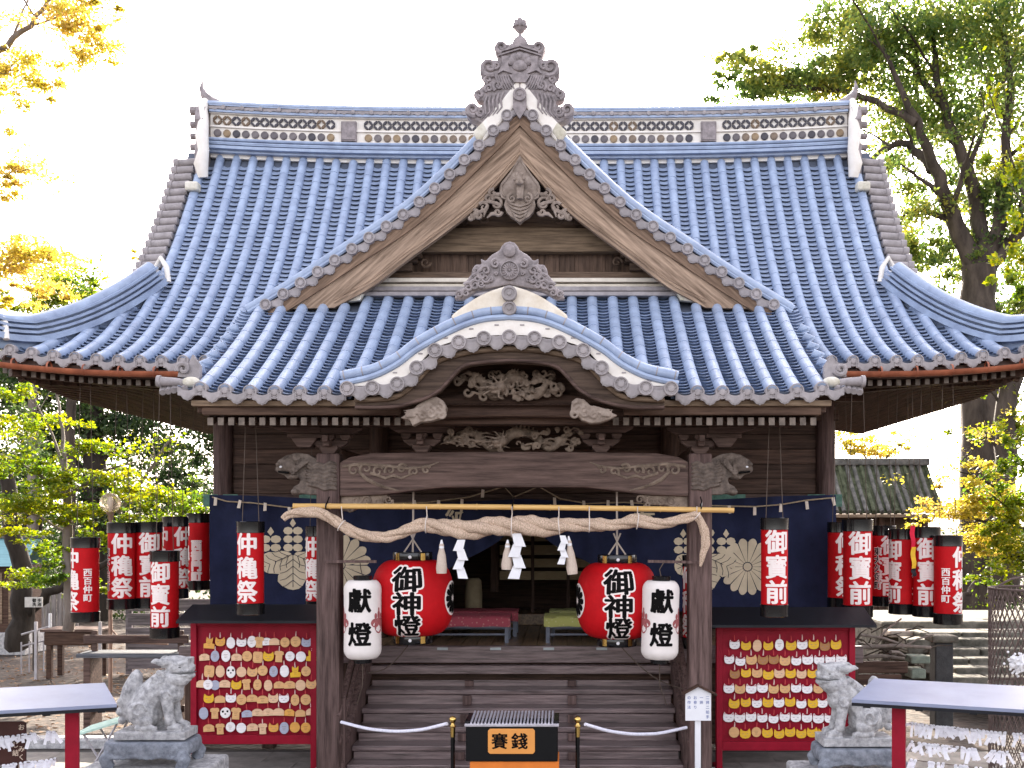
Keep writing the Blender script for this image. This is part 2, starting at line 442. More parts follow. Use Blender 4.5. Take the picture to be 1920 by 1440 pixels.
for k in range(-17, 18):
    x = k*.29; m.lathe([(.0, -.012), (.016, -.01), (.016, .012), (.0, .014)], 6, (x, R_Y-.1, 9.512+rl(x)))
m.build('ridge_cap', TILE, ridge, 40)
dr = MB()
for k in range(-17, 18):
    x = k*.29
    if abs(x) < .5: continue
    dr.prism([(x-.145, 9.385+rl(x)), (x-.11, 9.335+rl(x)), (x-.05, 9.345+rl(x)), (x, 9.325+rl(x)), (x+.05, 9.345+rl(x)), (x+.11, 9.335+rl(x)), (x+.145, 9.385+rl(x))], RYF-.05, RYF+.02)
    dr.lathe([(.034, 0), (.034, .03), (.001, .035)], 8, (x+.145, RYF-.04, 9.36+rl(x)), 'y')
dr.build('ridge_drip_course', TILE_END, ridge, 35)
DM = [mat('ridge disc %d' % i, c, .6, .3, 20, bump=.2) for i, c in enumerate(((.07,.065,.075), (.13,.115,.12), (.20,.15,.11), (.28,.20,.12), (.17,.15,.15)))]
disc = []
for d in DM:
    mm = MB(); mm.lathe([(.056, -.03), (.060, .02), (.052, .03), (.001, .026)], 16, axis='y'); disc.append(mm.mesh('ridge_disc', d, 30))
pet = MB()
for a in (45, 135, 225, 315):                       # four leaf-shaped openings round a white star
    pts = [(.043*math.cos(math.pi*i/8)*1.0, .019*math.sin(math.pi*i/8)) for i in range(9)] + [(-.043*math.cos(math.pi*i/8), -.019*math.sin(math.pi*i/8)) for i in range(1, 8)]
    c, s_ = math.cos(R(a)), math.sin(R(a)); ta = R(a+90); ct, st = math.cos(ta), math.sin(ta)
    pet.prism([(c*.052+x*ct-z*st, s_*.052+x*st+z*ct) for x, z in pts], -.018, .02)
PET = [pet.mesh('ridge_lattice_tile', m_, None) for m_ in (DM[0], mat('lattice brown', (.17,.12,.08), .7))]
pq = MB(); pq.box(-.12, .12, -.045, .03, -.16, .15); pq.box(-.1, .1, -.06, -.04, -.14, .13); PQ = pq.mesh('ridge_plaque', TILE_OLD)
n = 0
for k in range(-33, 34):
    x = k*.1486
    if abs(x) > XR-.06 or abs(x) < .42: continue
    if abs(abs(x)-2.83) < .16: continue
    inst('ridge_disc', disc[random.choice((0,0,1,1,2,3,4))], T(x, RYF+.03, 8.984+rl(x)), ridge)
    inst('ridge_lattice_tile', PET[0 if random.random() < .75 else 1], T(x, RYF+.02, 9.185+rl(x)), ridge)
for s in (-1, 1): inst('ridge_plaque', PQ, T(s*2.83, RYF+.02, 9.08+rl(2.83)), ridge)
m = MB(); rband(m, 9.075, 9.10, RYF+.0, RYF+.05); rband(m, 9.285, 9.30, RYF-.01, RYF+.05); rband(m, 8.885, 8.905, RYF, RYF+.05); m.build('ridge_plaster_fillet', PLASTER, ridge)
for s in (-1, 1):                                   # ridge end tiles, seen edge-on
    m = MB()
    prof = [(-.30,8.35),(.26,8.35),(.30,8.75),(.24,9.0),(.34,9.2),(.22,9.42),(.1,9.52),(-.12,9.52),(-.26,9.42),(-.36,9.2),(-.26,9.0),(-.34,8.7)]
    vs = [(s*(XR+.02), R_Y-.1+a, b) for a, b in prof]+[(s*(XR+.16), R_Y-.1+a, b) for a, b in prof]; k = len(prof)
    m.add(vs, [list(range(k)), list(range(2*k-1, k-1, -1))]+[(i, i+k, (i+1) % k+k, (i+1) % k) for i in range(k)])
    for z, r_ in ((9.42, .07), (9.2, .055), (9.02, .05), (8.85, .05)): m.tube([(s*(XR+.1), R_Y-.2, z), (s*(XR+.30), R_Y-.2, z)], r_, 10)
    m.tube([(s*(XR-.25), R_Y-.15, 9.53), (s*(XR-.02), R_Y-.15, 9.58), (s*(XR+.10), R_Y-.15, 9.68), (s*(XR+.15), R_Y-.15, 9.80), (s*(XR+.13), R_Y-.15, 9.92)], [.03,.08,.065,.035,.008], 9)
    e = m.build('ridge_end_ornament', TILE_OLD, ridge, 35, bevel=.015)
    m = MB(); m.tube([(s*(XR+.03), R_Y-.42, 8.3), (s*(XR+.05), R_Y-.46, 8.5), (s*(XR+.02), R_Y-.43, 8.72), (s*(XR+.05), R_Y-.42, 8.95), (s*(XR+.04), R_Y-.38, 9.2), (s*(XR+.08), R_Y-.30, 9.42), (s*(XR+.06), R_Y-.22, 9.58)], [.075, .11, .085, .10, .08, .075, .05], 10)
    m.build('plaster_rim', PLASTER, e, 40)
    m = MB(); m.box(s*(XR+.12)-.1, s*(XR+.12)+.1, 4.16, 4.34, 8.02, 8.16); m.build('lichen_plaster_block', PLASTER2, e, bevel=.03)
# ---- front gable roof (rows run down to both sides)
def offs(f, xs_, d):
    out = []
    for x in xs_:
        e = .01; sl = (f(x+e)-f(max(0, x-e)))/(x+e-max(0, x-e)); L = math.hypot(1, sl)
        if x == 0: out.append((0, f(0)-d*L)); continue
        q = (x+d*sl/L, f(x)-d/L)
        if q[0] > .0: out.append(q)
    return out
def half_mesh(mb, fn): 
    for s in (-1, 1): fn(mb, s)
GX = [3.5*i/40 for i in range(41)]
m = MB()
for s in (-1, 1):
    rows = []
    for i in range(0, 41, 2):
        x = GX[i]; z = zg(x)-.10; Y = G_Y
        while z_main(x, Y) < z-.05 and Y < R_Y+.1: Y += .05
        rows.append([(s*x, G_Y, z), (s*x, max(Y+.05, G_Y+.1), z)])
    m.grid(rows, s > 0)
gable = m.build('front_gable', mat('gable bed', (.10,.115,.15), .7), shrine, fix=False)
st = MB()
def runs(x, Y):
    return z_main(x, Y) < zg(abs(x))-.12
for k in range(1, 12):
    Y = G_Y+.1+k*P
    for s in (-1, 1):
        pts = [(s*x, Y, zg(x)-.03) for x in GX if x > .08 and runs(x, Y)]
        if len(pts) > 2: st.tube(pts, TR, 8)
m_r = []
Ye = G_Y
while z_main(0, Ye) < zg(0)-.1 and Ye < R_Y: Ye += .05
st.tube([(0, G_Y+.1, zg(0)-.02), (0, Ye, zg(0)-.02)], .12, 10)
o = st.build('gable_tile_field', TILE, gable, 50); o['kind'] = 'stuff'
roll = MB()
for s in (-1, 1):
    q = [(s*x, z) for x, z in offs(zg, GX, .055)]
    roll.tube([(x, G_Y+.06, z) for x, z in q], .062, 10)
    q2 = [(s*x, z) for x, z in offs(zg, GX, .105)]
    roll.tube([(x, G_Y+.0, z) for x, z in q2], .026, 6)
    q3 = [(s*x, z) for x, z in offs(zg, GX, .03)]
    roll.tube([(x, G_Y+.26, z+.04) for x, z in q3], .07, 8)
roll.build('verge_roll', TILE, gable, 40)
# caps and drips down the verge
path = [Vector((x, 0, z)) for x, z in offs(zg, [3.5*i/200 for i in range(201)], .155)]
ps = resample(path, P*.985)
for s in (-1, 1):
    for i in range(1, len(ps)):
        a = ps[i]; inst('verge_end_tile', ENDT, T(s*a.x, G_Y-.05, a.z) @ SC(1.02), gable)
        b = ps[i-1]; c = (a+b)/2; d = a-b; ang = math.atan2(d.z, d.x)
        inst('verge_drip_tile', DRIP, T(s*c.x, G_Y-.01, c.z+.02) @ RY(-s*ang*1.0), gable)
        g = inst('verge_pan_tile', DRIP, T(s*c.x, G_Y+.02, c.z+.035) @ RY(-s*ang) @ SC(.95, 1, .6), gable)
m = MB(); m.lathe([(.085,-.05),(.085,.012),(.078,.02),(.06,.02),(.055,.008),(.03,.008),(.02,.02),(.001,.02)], 20, (0, G_Y-.07, zg(0)-.20), 'y')
m.prism([(-.085, zg(0)-.2), (.085, zg(0)-.2), (.085, zg(0)-.36), (.05, zg(0)-.43), (0, zg(0)-.50), (-.05, zg(0)-.43), (-.085, zg(0)-.36)], G_Y-.06, G_Y+.02)
m.build('apex_tile', TILE_OLD, gable, 35)
m = MB()
for s in (-1, 1):
    xs_ = [.5*i/10 for i in range(11)]
    up = [(s*x, zg(x)+.05) for x in xs_]; lo = [(s*x, z) for x, z in offs(zg, xs_+[.58], .15)]
    m.prism(up+lo[::-1], G_Y-.03, G_Y+.17)
pw = m.build('apex_plaster', PLASTER, gable, bevel=.03)
m = MB()
for s in (-1, 1):
    m.prism([(s*.47, zg(.47)+.045), (s*.60, zg(.6)+.04), (s*.52, zg(.6)-.10), (s*.40, zg(.47)-.09)], G_Y-.045, G_Y+.18)
m.build('stained_plaster_foot', PLASTER2, pw, bevel=.03)
# barge boards
inner = curve1([(0,7.57),(.54,6.96),(.91,6.66),(1.47,6.25),(1.86,5.95),(2.33,5.69)])
for s in (-1, 1):
    up = [(s*x, z) for x, z in offs(zg, [3.3*i/30 for i in range(31)], .20)]
    lo = [(s*x, z) for x, z in offs(zg, [3.36*i/30 for i in range(31)], .345)]
    m = MB(); m.prism(up+lo[::-1], G_Y+.0, G_Y+.10); m.build('upper_barge_board', wood('upper barge %d' % s, (.18,.115,.078), 'x', worn=(.30,.20,.135), rot=s*40), gable)
    up = [(s*x, z) for x, z in offs(zg, [3.1*i/30 for i in range(31)], .33)]
    li = [(s*(2.36*i/24), inner(2.36*i/24)) for i in range(25)]
    m = MB(); m.prism(up+li[::-1], G_Y+.035, G_Y+.13); bb = m.build('barge_board', W_GABLE[s], gable)
    m = MB()
    for off_, rr in ((.06, .012), (.10, .008)):
        m.tube([(x, G_Y+.035, z+off_) for x, z in li], rr, 6)
    m.build('board_moulding', W_GABLE[s], bb, 40)
    # soffit behind the boards
    m = MB(); q = offs(zg, GX, .22)
    m.grid([[(s*x, G_Y+.08, z) for x, z in q], [(s*x, K_T+.12, z) for x, z in q]]); m.build('gable_soffit', W_DARKY, gable)
# gable wall
m = MB()
q = [(x, z) for x, z in offs(zg, GX, .24) if z > 5.5]
m.prism([(x, z) for x, z in q]+[(-x, z) for x, z in q[::-1]], K_T+.02, K_T+.06); gw = m.build('gable_wall', W_DARKZ, gable)
for k in range(-11, 12):                             # upright boards of the gable wall
    x = k*.2; z1 = min(6.48, zg(abs(x)+.1)-.35)
    if z1 < 6.12: continue
    m = MB(); m.box(x-.097, x+.097, K_T-.01, K_T+.018, 6.05, z1); f_ = random.uniform(.75, 1.5); m.build('wall_board', wood('gable board %d' % k, (.085*f_, .054*f_, .038*f_), 'z'), gw)
m = MB()                                            # beams across the gable
m.prism([(-1.55,6.50),(-1.4,6.46),(1.4,6.46),(1.55,6.50),(1.35,6.72),(1.0,6.77),(0,6.79),(-1.0,6.77),(-1.35,6.72)], K_T-.16, K_T+.0); m.build('gable_tie_beam', wood('tie beam', (.15,.10,.062), 'x', worn=(.25,.175,.11)), gw, bevel=.015)
m = MB(); m.box(-2.05, 2.05, K_T-.12, K_T-.0, 6.115, 6.21); m.build('gable_sill_beam', W_GABLE2, gw, bevel=.01)
m = MB(); m.prism([(-.95,6.795),(.95,6.795),(.7,6.86),(.45,7.02),(.2,7.06),(.1,7.2),(-.1,7.2),(-.2,7.06),(-.45,7.02),(-.7,6.86)], K_T-.10, K_T-.03)
for s in (-1, 1):
    for c, r_ in (((s*.5,6.9), .08), ((s*.75,6.85), .05), ((s*.25,7.0), .07)):
        p_, r2 = spiral(c, r_, 1.2, R(90), .022, s, K_T-.1); m.tube(p_, r2, 6)
m.build('frog_leg_strut', W_GABLE2, gw, bevel=.01)
for s in (-1, 1):                                   # small bracket sets at the ends of the tie beam
    m = MB()
    for dx, z, wd, ht in ((1.52,6.26,.22,.10), (1.52,6.36,.34,.07), (1.36,6.42,.13,.07), (1.68,6.42,.13,.07), (1.52,6.42,.12,.07)): m.box(s*dx-wd/2, s*dx+wd/2, K_T-.2, K_T, z-ht/2, z+ht/2)
    for c in ((s*1.25,6.33), (s*1.8,6.30)):
        p_, r2 = spiral(c, .07, 1.2, 0, .02, s, K_T-.12); m.tube(p_, r2, 6)
    m.build('gable_bracket', W_GABLE2, gw, bevel=.008)
m = MB(); m.box(-2.1, 2.1, K_T-.20, K_T+.02, 6.06, 6.112); m.box(-2.16, 2.16, K_T-.16, K_T+.02, 6.005, 6.045); m.build('pale_flashing_board', mat('white board', (.62,.56,.47), .7, .15, 6), gw, bevel=.006)
m = MB(); m.box(-2.3, 2.3, K_T-.26, K_T+.02, 5.93, 5.99); m.box(-2.4, 2.4, K_T-.3, K_T+.02, 5.86, 5.915); m.build('flashing_tile', TILE_END, gw, bevel=.01)
for s in (-1, 1):
    m = MB(); m.prism([(s*2.05,5.78),(s*3.0,5.66),(s*3.05,5.74),(s*2.3,5.86),(s*1.95,5.98)], G_Y+.1, G_Y+.2); m.build('corner_plaster', PLASTER2, gw, bevel=.01)
# pendant carving under the apex
m = MB()
prof = [(0,7.60),(.04,7.52),(.13,7.38),(.235,7.25),(.255,7.20),(.258,7.12),(.235,7.06),(.17,7.03)]
m.prism(prof+[(-x, z) for x, z in prof[::-1][:-1]], G_Y+.0, G_Y+.09)
prof = [(0,7.06),(.12,7.06),(.185,7.02),(.20,6.96),(.17,6.88),(.12,6.82),(.05,6.78),(0,6.73)]
m.prism(prof+[(-x, z) for x, z in prof[::-1][1:-1]], G_Y-.02, G_Y+.08)
for k in range(5):
    z = 6.98-k*.048; wd = .17-.024*k
    for s in (-1, 1): m.tube([(0, G_Y-.03, z-.04), (s*wd*.6, G_Y-.035, z-.012), (s*wd, G_Y-.02, z+.035)], [.013,.015,.008], 6)
for s in (-1, 1):
    p_, r2 = spiral((s*.10, 7.04), .06, 1.3, R(90), .022, -s, G_Y-.03); m.tube(p_, r2, 7)
    m.tube([(s*.02, G_Y-.005, 7.52), (s*.12, G_Y-.005, 7.36), (s*.225, G_Y-.005, 7.22), (s*.235, G_Y-.005, 7.13), (s*.19, G_Y-.005, 7.07)], .012, 6)
m.tube([(0, G_Y, 7.22), (0, G_Y-.14, 7.24)], [.07,.055], 6); m.ell((0, G_Y-.15, 7.25), (.075,.045,.075)); m.tube([(0,G_Y-.06,7.22),(0,G_Y-.07,7.02)], [.06,.04], 6)
for k in range(6): m.ell((.056*math.cos(k*R(60)), G_Y-.17, 7.25+.056*math.sin(k*R(60))), .030, n=6, m=4)
pend = m.build('gable_pendant', W_CARVE_G, gable, 40)
zf_ = lambda z: 6.79+(z-6.55)*1.06
for s in (-1, 1):
    m = MB()
    for c, r_, a0, dn in (((.30,6.74),.085,60,1), ((.34,6.86),.06,100,-1), ((.46,6.70),.065,30,1), ((.40,6.80),.055,200,-1), ((.57,6.62),.05,60,1), ((.28,6.64),.05,180,1), ((.52,6.60),.04,0,-1), ((.63,6.57),.035,90,1)):
        p_, r2 = spiral((s*c[0], zf_(c[1])), r_, 1.15, R(a0 if s > 0 else 180-a0), .024, dn*s, G_Y+.03); m.tube(p_, r2, 6)
    for a, b in (((.24,6.72),(.5,6.76)), ((.30,6.62),(.42,6.57)), ((.45,6.66),(.64,6.55)), ((.26,6.85),(.40,6.80)), ((.42,6.70),(.46,6.58)), ((.55,6.66),(.58,6.55))):
        m.tube([(s*a[0], G_Y+.03, zf_(a[1])), (s*(a[0]+b[0])/2, G_Y+.02, zf_((a[1]+b[1])/2+.02)), (s*b[0], G_Y+.03, zf_(b[1]))], [.028,.024,.008], 6)
    m.build('pendant_fin', W_CARVE_G, pend, 40)
# ---- great ornamental end tile over the apex
ZC = lambda y: CAMZ+(VY-y/4.8)*13.4/2000
XC = lambda d: d/4.8*13.4/2000
half = [(0,330),(45,330),(70,350),(110,365),(160,335),(215,350),(236,395),(215,445),(196,505),(255,505),(330,535),(368,590),(355,640),(318,680),(330,735),(390,780),(412,825),(385,868),(330,880),(325,905),(365,930),(425,908),(478,935),(490,990),(452,1040),(390,1062),(330,1090),(160,960),(60,800)]
m = MB(); m.prism([(XC(d), ZC(y)) for d, y in half]+[(-XC(d), ZC(y)) for d, y in half[::-1]][:-1], G_Y-.02, G_Y+.18)
oni = m.build('apex_ornament_tile', TILE_OLD, shrine, bevel=.03)
m = MB(); yf = G_Y-.03
for s in (-1, 1):
    for d, y, r_, a0, dn, tk in ((165,395,.075,-90,1,.030), (275,575,.115,-120,1,.034), (215,560,.05,0,-1,.02), (290,690,.05,-90,1,.02), (280,770,.055,-60,1,.02), (195,745,.07,-60,1,.026), (365,825,.06,-90,1,.028), (425,960,.085,-110,1,.034), (355,985,.055,0,-1,.022)):
        p_, r2 = spiral((s*XC(d), ZC(y)), r_, 1.35, R(a0 if s > 0 else 180-a0), tk, dn*s, yf); m.tube(p_, r2, 7)
    for k in range(6):                               # fan of feathers
        d = 110+k*22; m.tube([(s*XC(d), yf, ZC(650+k*2)), (s*XC(d-14), yf-.01, ZC(700)), (s*XC(d-60+k*3), yf, ZC(775))], [.014,.016,.008], 6)
    for k in range(5):                               # waves down to the foot
        d = 150+k*36; m.tube([(s*XC(d), yf, ZC(800+k*8)), (s*XC(d+22), yf-.01, ZC(870+k*6)), (s*XC(d+14), yf, ZC(940+k*14)), (s*XC(d+60), yf, ZC(1000+k*12))], [.010,.016,.014,.008], 6)
    m.bar((s*XC(0), yf, ZC(385)), (s*XC(200), yf, ZC(445)), .05, .022); m.bar((s*XC(0), yf, ZC(415)), (s*XC(196), yf, ZC(475)), .05, .016)
    m.prism([(s*XC(95),ZC(480)),(s*XC(165),ZC(480)),(s*XC(160),ZC(560)),(s*XC(200),ZC(640)),(s*XC(150),ZC(610)),(s*XC(70),ZC(640)),(s*XC(105),ZC(560))], yf-.02, yf+.02)
for a in range(0, 180, 36):
    m.ell((XC(75*math.cos(R(a+18))), yf, ZC(540-62*math.sin(R(a+18)))), (.07,.03,.06), n=8, m=5)
m.ell((0, yf, ZC(560)), (.10,.03,.075)); m.prism([(-XC(98),ZC(650)),(0,ZC(632)),(XC(98),ZC(650)),(XC(52),ZC(718)),(-XC(52),ZC(718))], yf-.02, yf+.02)
m.build('ornament_relief', TILE_OLD, oni, 45)
m = MB(); m.lathe([(.09, ZC(352)), (.10, ZC(320)), (.075, ZC(290)), (.03, ZC(262)), (.022, ZC(245)), (.05, ZC(225)), (.085, ZC(190)), (.09, ZC(160)), (.06, ZC(122)), (.001, ZC(84))], 14, (0, G_Y+.07, 0))
for k in range(10):
    a = 2*math.pi*k/10
    for z, rr in ((175, .085), (140, .07)): m.lathe([(.02, -.02), (.001, .045)], 6, (rr*math.cos(a), G_Y+.07+rr*math.sin(a), ZC(z)))
m.build('flame_finial', TILE_OLD, oni, 45)
# ---- porch roof
def start_porch(x):
    ax = abs(x)
    if ax > 1.74: return K_Y
    Y = K_Y
    while z_porch(x, Y) < zkt(ax)-.06 and Y < K_T: Y += .02
    return Y
m = MB()
for j in range(68):
    xa, xb = lerp(-KX, KX, j/68), lerp(-KX, KX, (j+1)/68); ya = max(K_Y, start_porch((xa+xb)/2)-.05)
    m.grid([[(x, lerp(ya, K_T, i/10), z_porch(x, lerp(ya, K_T, i/10))-.045) for x in (xa, xb)] for i in range(11)])
porch_roof = m.build('porch_roof', mat('porch roof bed', (.10,.115,.15), .7), shrine, fix=False)
stuff = MB(); pan = MB()
for k in range(-13, 13):
    x = (k+.5)*P; y0 = start_porch(x)
    y1 = K_T-.02
    ax = abs(x)
    if ax > 2.1: y1 = min(K_T, 1.46)
    column(z_porch, x, y0, y1, porch_roof, stuff, 99, 0)
    if y0 == K_Y: inst('eave_end_tile', ENDT, T(x, K_Y-.015, z_porch(x, K_Y)+.022) @ SC(1.05), porch_roof)
for k in range(-13, 14):
    x = k*P; y0 = start_porch(x); y1 = K_T-.02 if abs(x) < 2.1 else 1.46
    if abs(x) < KX+.1: pans(pan, z_porch, x, y0, y1, ds=.093)
    if y0 == K_Y: inst('drip_tile', DRIP, T(x, K_Y-.02, z_porch(x, K_Y)+.018), porch_roof)
for s in (-1, 1):                                   # verge rolls of the porch and stepped tiles against the main roof
    for a in resample(slope_path(z_porch, s*(KX+.06), K_Y+.3, 1.2), .28):
        stuff.tube([a+Vector((-s*.02, 0, .03)), a+Vector((s*.10, 0, -.02))], .055, 8)
if stuff.v:
    o = stuff.build('cover_tile_field', TILE, porch_roof, 50, fix=False); o['kind'] = 'stuff'
o = pan.build('pan_tile_field', TILE, porch_roof, 50, fix=False); o['kind'] = 'stuff'
for s in (-1, 1):                                   # corner spout tiles
    m = MB(); a = Vector((s*3.40, K_Y+.12, 4.42)); b = Vector((s*3.74, K_Y+.0, 4.44))
    m.tube([a, (a+b)/2+Vector((0,0,.01)), b], [.04,.045,.052], 12)
    m.lathe([(.078,-.02),(.082,.01),(.07,.02),(.062,.008),(.001,.008)], 16, (0,0,0), 'x') if False else None
    m.tube([b-Vector((s*.025,0,0)), b+Vector((s*.012,0,0))], .064, 14)
    for k in range(5): m.tube([(s*(3.46+.06*k), K_Y+.0, 4.36-.01*k), (s*(3.50+.055*k), K_Y+.10, 4.40)], .035, 7)
    m.prism([(s*3.38,4.50),(s*3.62,4.52),(s*3.60,4.62),(s*3.50,4.66),(s*3.46,4.76),(s*3.38,4.64)], K_Y+.22, K_Y+.3)
    p_, r2 = spiral((s*3.55, 4.60), .07, 1.2, R(200), .03, s, K_Y+.2); m.tube(p_, r2, 7)
    m.build('corner_spout_tile', TILE_END, porch_roof, 40)
    m = MB(); m.ell((s*3.42, K_Y+.08, 4.44), (.10,.08,.06)); m.build('corner_plaster', PLASTER2, porch_roof, 60)
# ---- curved gable of the porch
KXS = [1.74*i/40 for i in range(41)]
m = MB()
full = [(-x, zkt(x)-.05) for x in KXS[::-1]]+[(x, zkt(x)-.05) for x in KXS[1:]]
rows = []
for x, z in full:
    Y = KG_Y
    while z_porch(x, Y) < z+.02 and Y < K_T: Y += .04
    rows.append([(x, KG_Y+.04, z), (x, max(Y, KG_Y+.2), z)])
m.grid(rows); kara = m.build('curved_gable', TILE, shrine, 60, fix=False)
m = MB()
def kfull(f, d=0): return [(-x, f(x)+d) for x in KXS[::-1]]+[(x, f(x)+d) for x in KXS[1:]]
m.tube([(x, KG_Y+.02, z) for x, z in kfull(zkt, -.05)], .055, 10); m.tube([(x, KG_Y+.22, z) for x, z in kfull(zkt, -.01)], .055, 10)
rl1 = m.build('verge_roll', TILE, kara, 40)
m = MB(); m.tube([(x, KG_Y-.03, z) for x, z in kfull(zkt, -.135)], .033, 8); m.build('lower_verge_roll', TILE, kara, 40)
for k in range(-9, 10):
    x = k*.19; e = .01; z = zkt(abs(x))-.05; sl = (zkt(abs(x)+e)-zkt(max(0,abs(x)-e)))/(2*e)*(1 if x > 0 else -1); L = math.hypot(1, sl)
    jn = MB(); jn.tube([(x-.006/L, KG_Y+.02, z-.006*sl/L), (x+.006/L, KG_Y+.02, z+.006*sl/L)], .0575, 10); jn.build('roll_joint', TILE_END, rl1, 40)
m = MB(); lo = kfull(zk, .035); hi = kfull(zkt, -.15)
m.prism(lo+hi[::-1], KG_Y-.03, KG_Y+.08); kp = m.build('gable_plaster', PLASTER, kara)
nl = MB()
for k in range(-6, 7):
    x = (k+.5)*.262 if False else k*.262+ .131
    if abs(x) > 1.6: continue
    z = lerp(zk(abs(x))+.06, zkt(abs(x))-.16, .62); nl.box(x-.022, x+.022, KG_Y-.036, KG_Y-.02, z-.007, z+.007)
nl.build('plaster_vent', TILE_END, kp)
path = [Vector((-x, 0, zk(x))) for x in [1.66*i/120 for i in range(121)][::-1]]+[Vector((x, 0, zk(x))) for x in [1.66*i/120 for i in range(1, 121)]]
tot = sum((b-a).length for a, b in zip(path, path[1:])); ps = resample(path, tot/14.0001)
for i, a in enumerate(ps):
    inst('verge_end_tile', ENDT, T(a.x, KG_Y-.09, a.z) @ SC(1.06), kara)
    m = None
    if i:
        b = ps[i-1]; c = (a+b)/2; d = a-b
        inst('verge_drip_tile', DRIP, T(c.x, KG_Y-.06, c.z+.012) @ RY(-math.atan2(d.z, d.x)) @ SC(.99*d.length/P*1.06, 1, 1.0), kara)
        inst('verge_pan_tile', DRIP, T(c.x, KG_Y-.035, c.z+.045) @ RY(-math.atan2(d.z, d.x)) @ SC(.92, 1, .7), kara)
m = MB(); m.lathe([(.075,-.05),(.075,.012),(.068,.02),(.05,.02),(.045,.008),(.025,.008),(.02,.02),(.001,.02)], 18, (0, KG_Y-.05, zkt(0)-.05), 'y')
m.lathe([(.08,-.05),(.08,.012),(.072,.02),(.054,.02),(.05,.008),(.025,.008),(.02,.02),(.001,.02)], 18, (0, KG_Y-.07, zkt(0)+.10), 'y'); m.build('apex_tile', TILE_END, kara, 35)
m = MB()                                            # cream plaster under the ornament
xs_ = [.60*i/10 for i in range(11)]
up = [(x, zkt(x)+lerp(.20, .03, (x/.60)**1.2)) for x in xs_]; lo = [(x, zkt(x)-.06) for x in xs_]
m.prism([(-x, z) for x, z in up[::-1]]+up[1:]+lo[::-1]+[(-x, z) for x, z in lo[1:]], KG_Y-.02, KG_Y+.12)
m.build('ornament_plaster', mat('warm plaster', (.74,.64,.50), .8, .15, 6, bump=.2, col2=(.82,.76,.66)), kara, bevel=.025)
ZK = lambda y: CAMZ+(VY-(380+y/4.8))*11.05/2000
XK = lambda d: d/4.8*11.05/2000
half = [(0,352),(45,365),(75,400),(85,425),(120,450),(150,465),(180,490),(215,530),(262,505),(250,560),(310,560),(335,600),(345,650),(385,700),(410,760),(450,790),(480,830),(500,870),(420,868),(300,800),(150,770),(0,740)]
m = MB(); m.prism([(XK(d), ZK(y)) for d, y in half]+[(-XK(d), ZK(y)) for d, y in half[::-1]][1:-1], KG_Y+.0, KG_Y+.13)
on2 = m.build('porch_ornament_tile', TILE_OLD, kara, bevel=.02)
m = MB(); yf = KG_Y-.01
m.lathe([(XK(85), 0), (XK(85), .03), (XK(76), .035), (XK(72), .02), (.001, .02)], 32, (0, yf, ZK(620)), 'y')
for k in range(16):
    a = 2*math.pi*k/16; m.ell((XK(42*math.cos(a)), yf-.025, ZK(620)+XK(42)*math.sin(a)), (XK(30), .01, XK(9)), (0, -a, 0), n=8, m=4)
m.ell((0, yf-.03, ZK(620)), (XK(12), .012, XK(12)), n=8, m=5)
m.lathe([(XK(55), 0), (XK(55), .025), (XK(40), .04), (.001, .04)], 20, (0, yf, ZK(445)), 'y')
for s in (-1, 1):
    for d, y, r_, a0, dn, tk in ((125,560,.045,90,-1,.018), (120,650,.02,0,1,.01), (215,620,.05,0,1,.02), (250,660,.05,90,-1,.02), (215,690,.045,200,1,.018), (290,690,.05,30,1,.02), (310,750,.05,90,-1,.02), (255,740,.04,200,1,.016), (370,770,.05,30,1,.02), (390,820,.04,90,-1,.016), (450,835,.035,0,1,.016), (300,620,.03,0,-1,.012), (170,700,.025,90,1,.012)):
        p_, r2 = spiral((s*XK(d), ZK(y)), r_, 1.3, R(a0 if s > 0 else 180-a0), tk, dn*s, yf-.005); m.tube(p_, r2, 6)
    for k in range(6): m.ell((s*XK(240+k*42), yf+.04, ZK(575+k*55)), (.03,.04,.03), n=7, m=5)
m.build('ornament_relief', TILE_OLD, on2, 45)
# ================================================================ the hall: timber frame, walls, stairs
FZ = 1.33; W_Y = 2.9
def px(lst, ox, oy, sc, Y):
    """outline read off an enlargement of the photograph: (x, z) at depth Y"""
    out = []
    for a, b in lst:
        v = at(ox+a/sc, oy+b/sc, Y); out.append((v.x, v.z))
    return out
def part(name, m, parent, *boxes, bevel=.012):
    mb = MB()
    for b in boxes: mb.box(*b)
    return mb.build(name, m, parent, bevel=bevel)
W_NOSE = mat('carved nosing wood', (.085,.062,.05), .7, .45, 14, bump=.3, bscale=50, col2=(.18,.14,.115))
# ---- posts of the porch
for s in (-1, 1):
    x = s*2.097
    p = part('porch_post', W_POST, shrine, (x-.13, x+.13, -.13, .13, .12, 3.72), bevel=.022)
    part('stone_foot', STONE, p, (x-.22, x+.22, -.22, .22, 0, .12), bevel=.03)
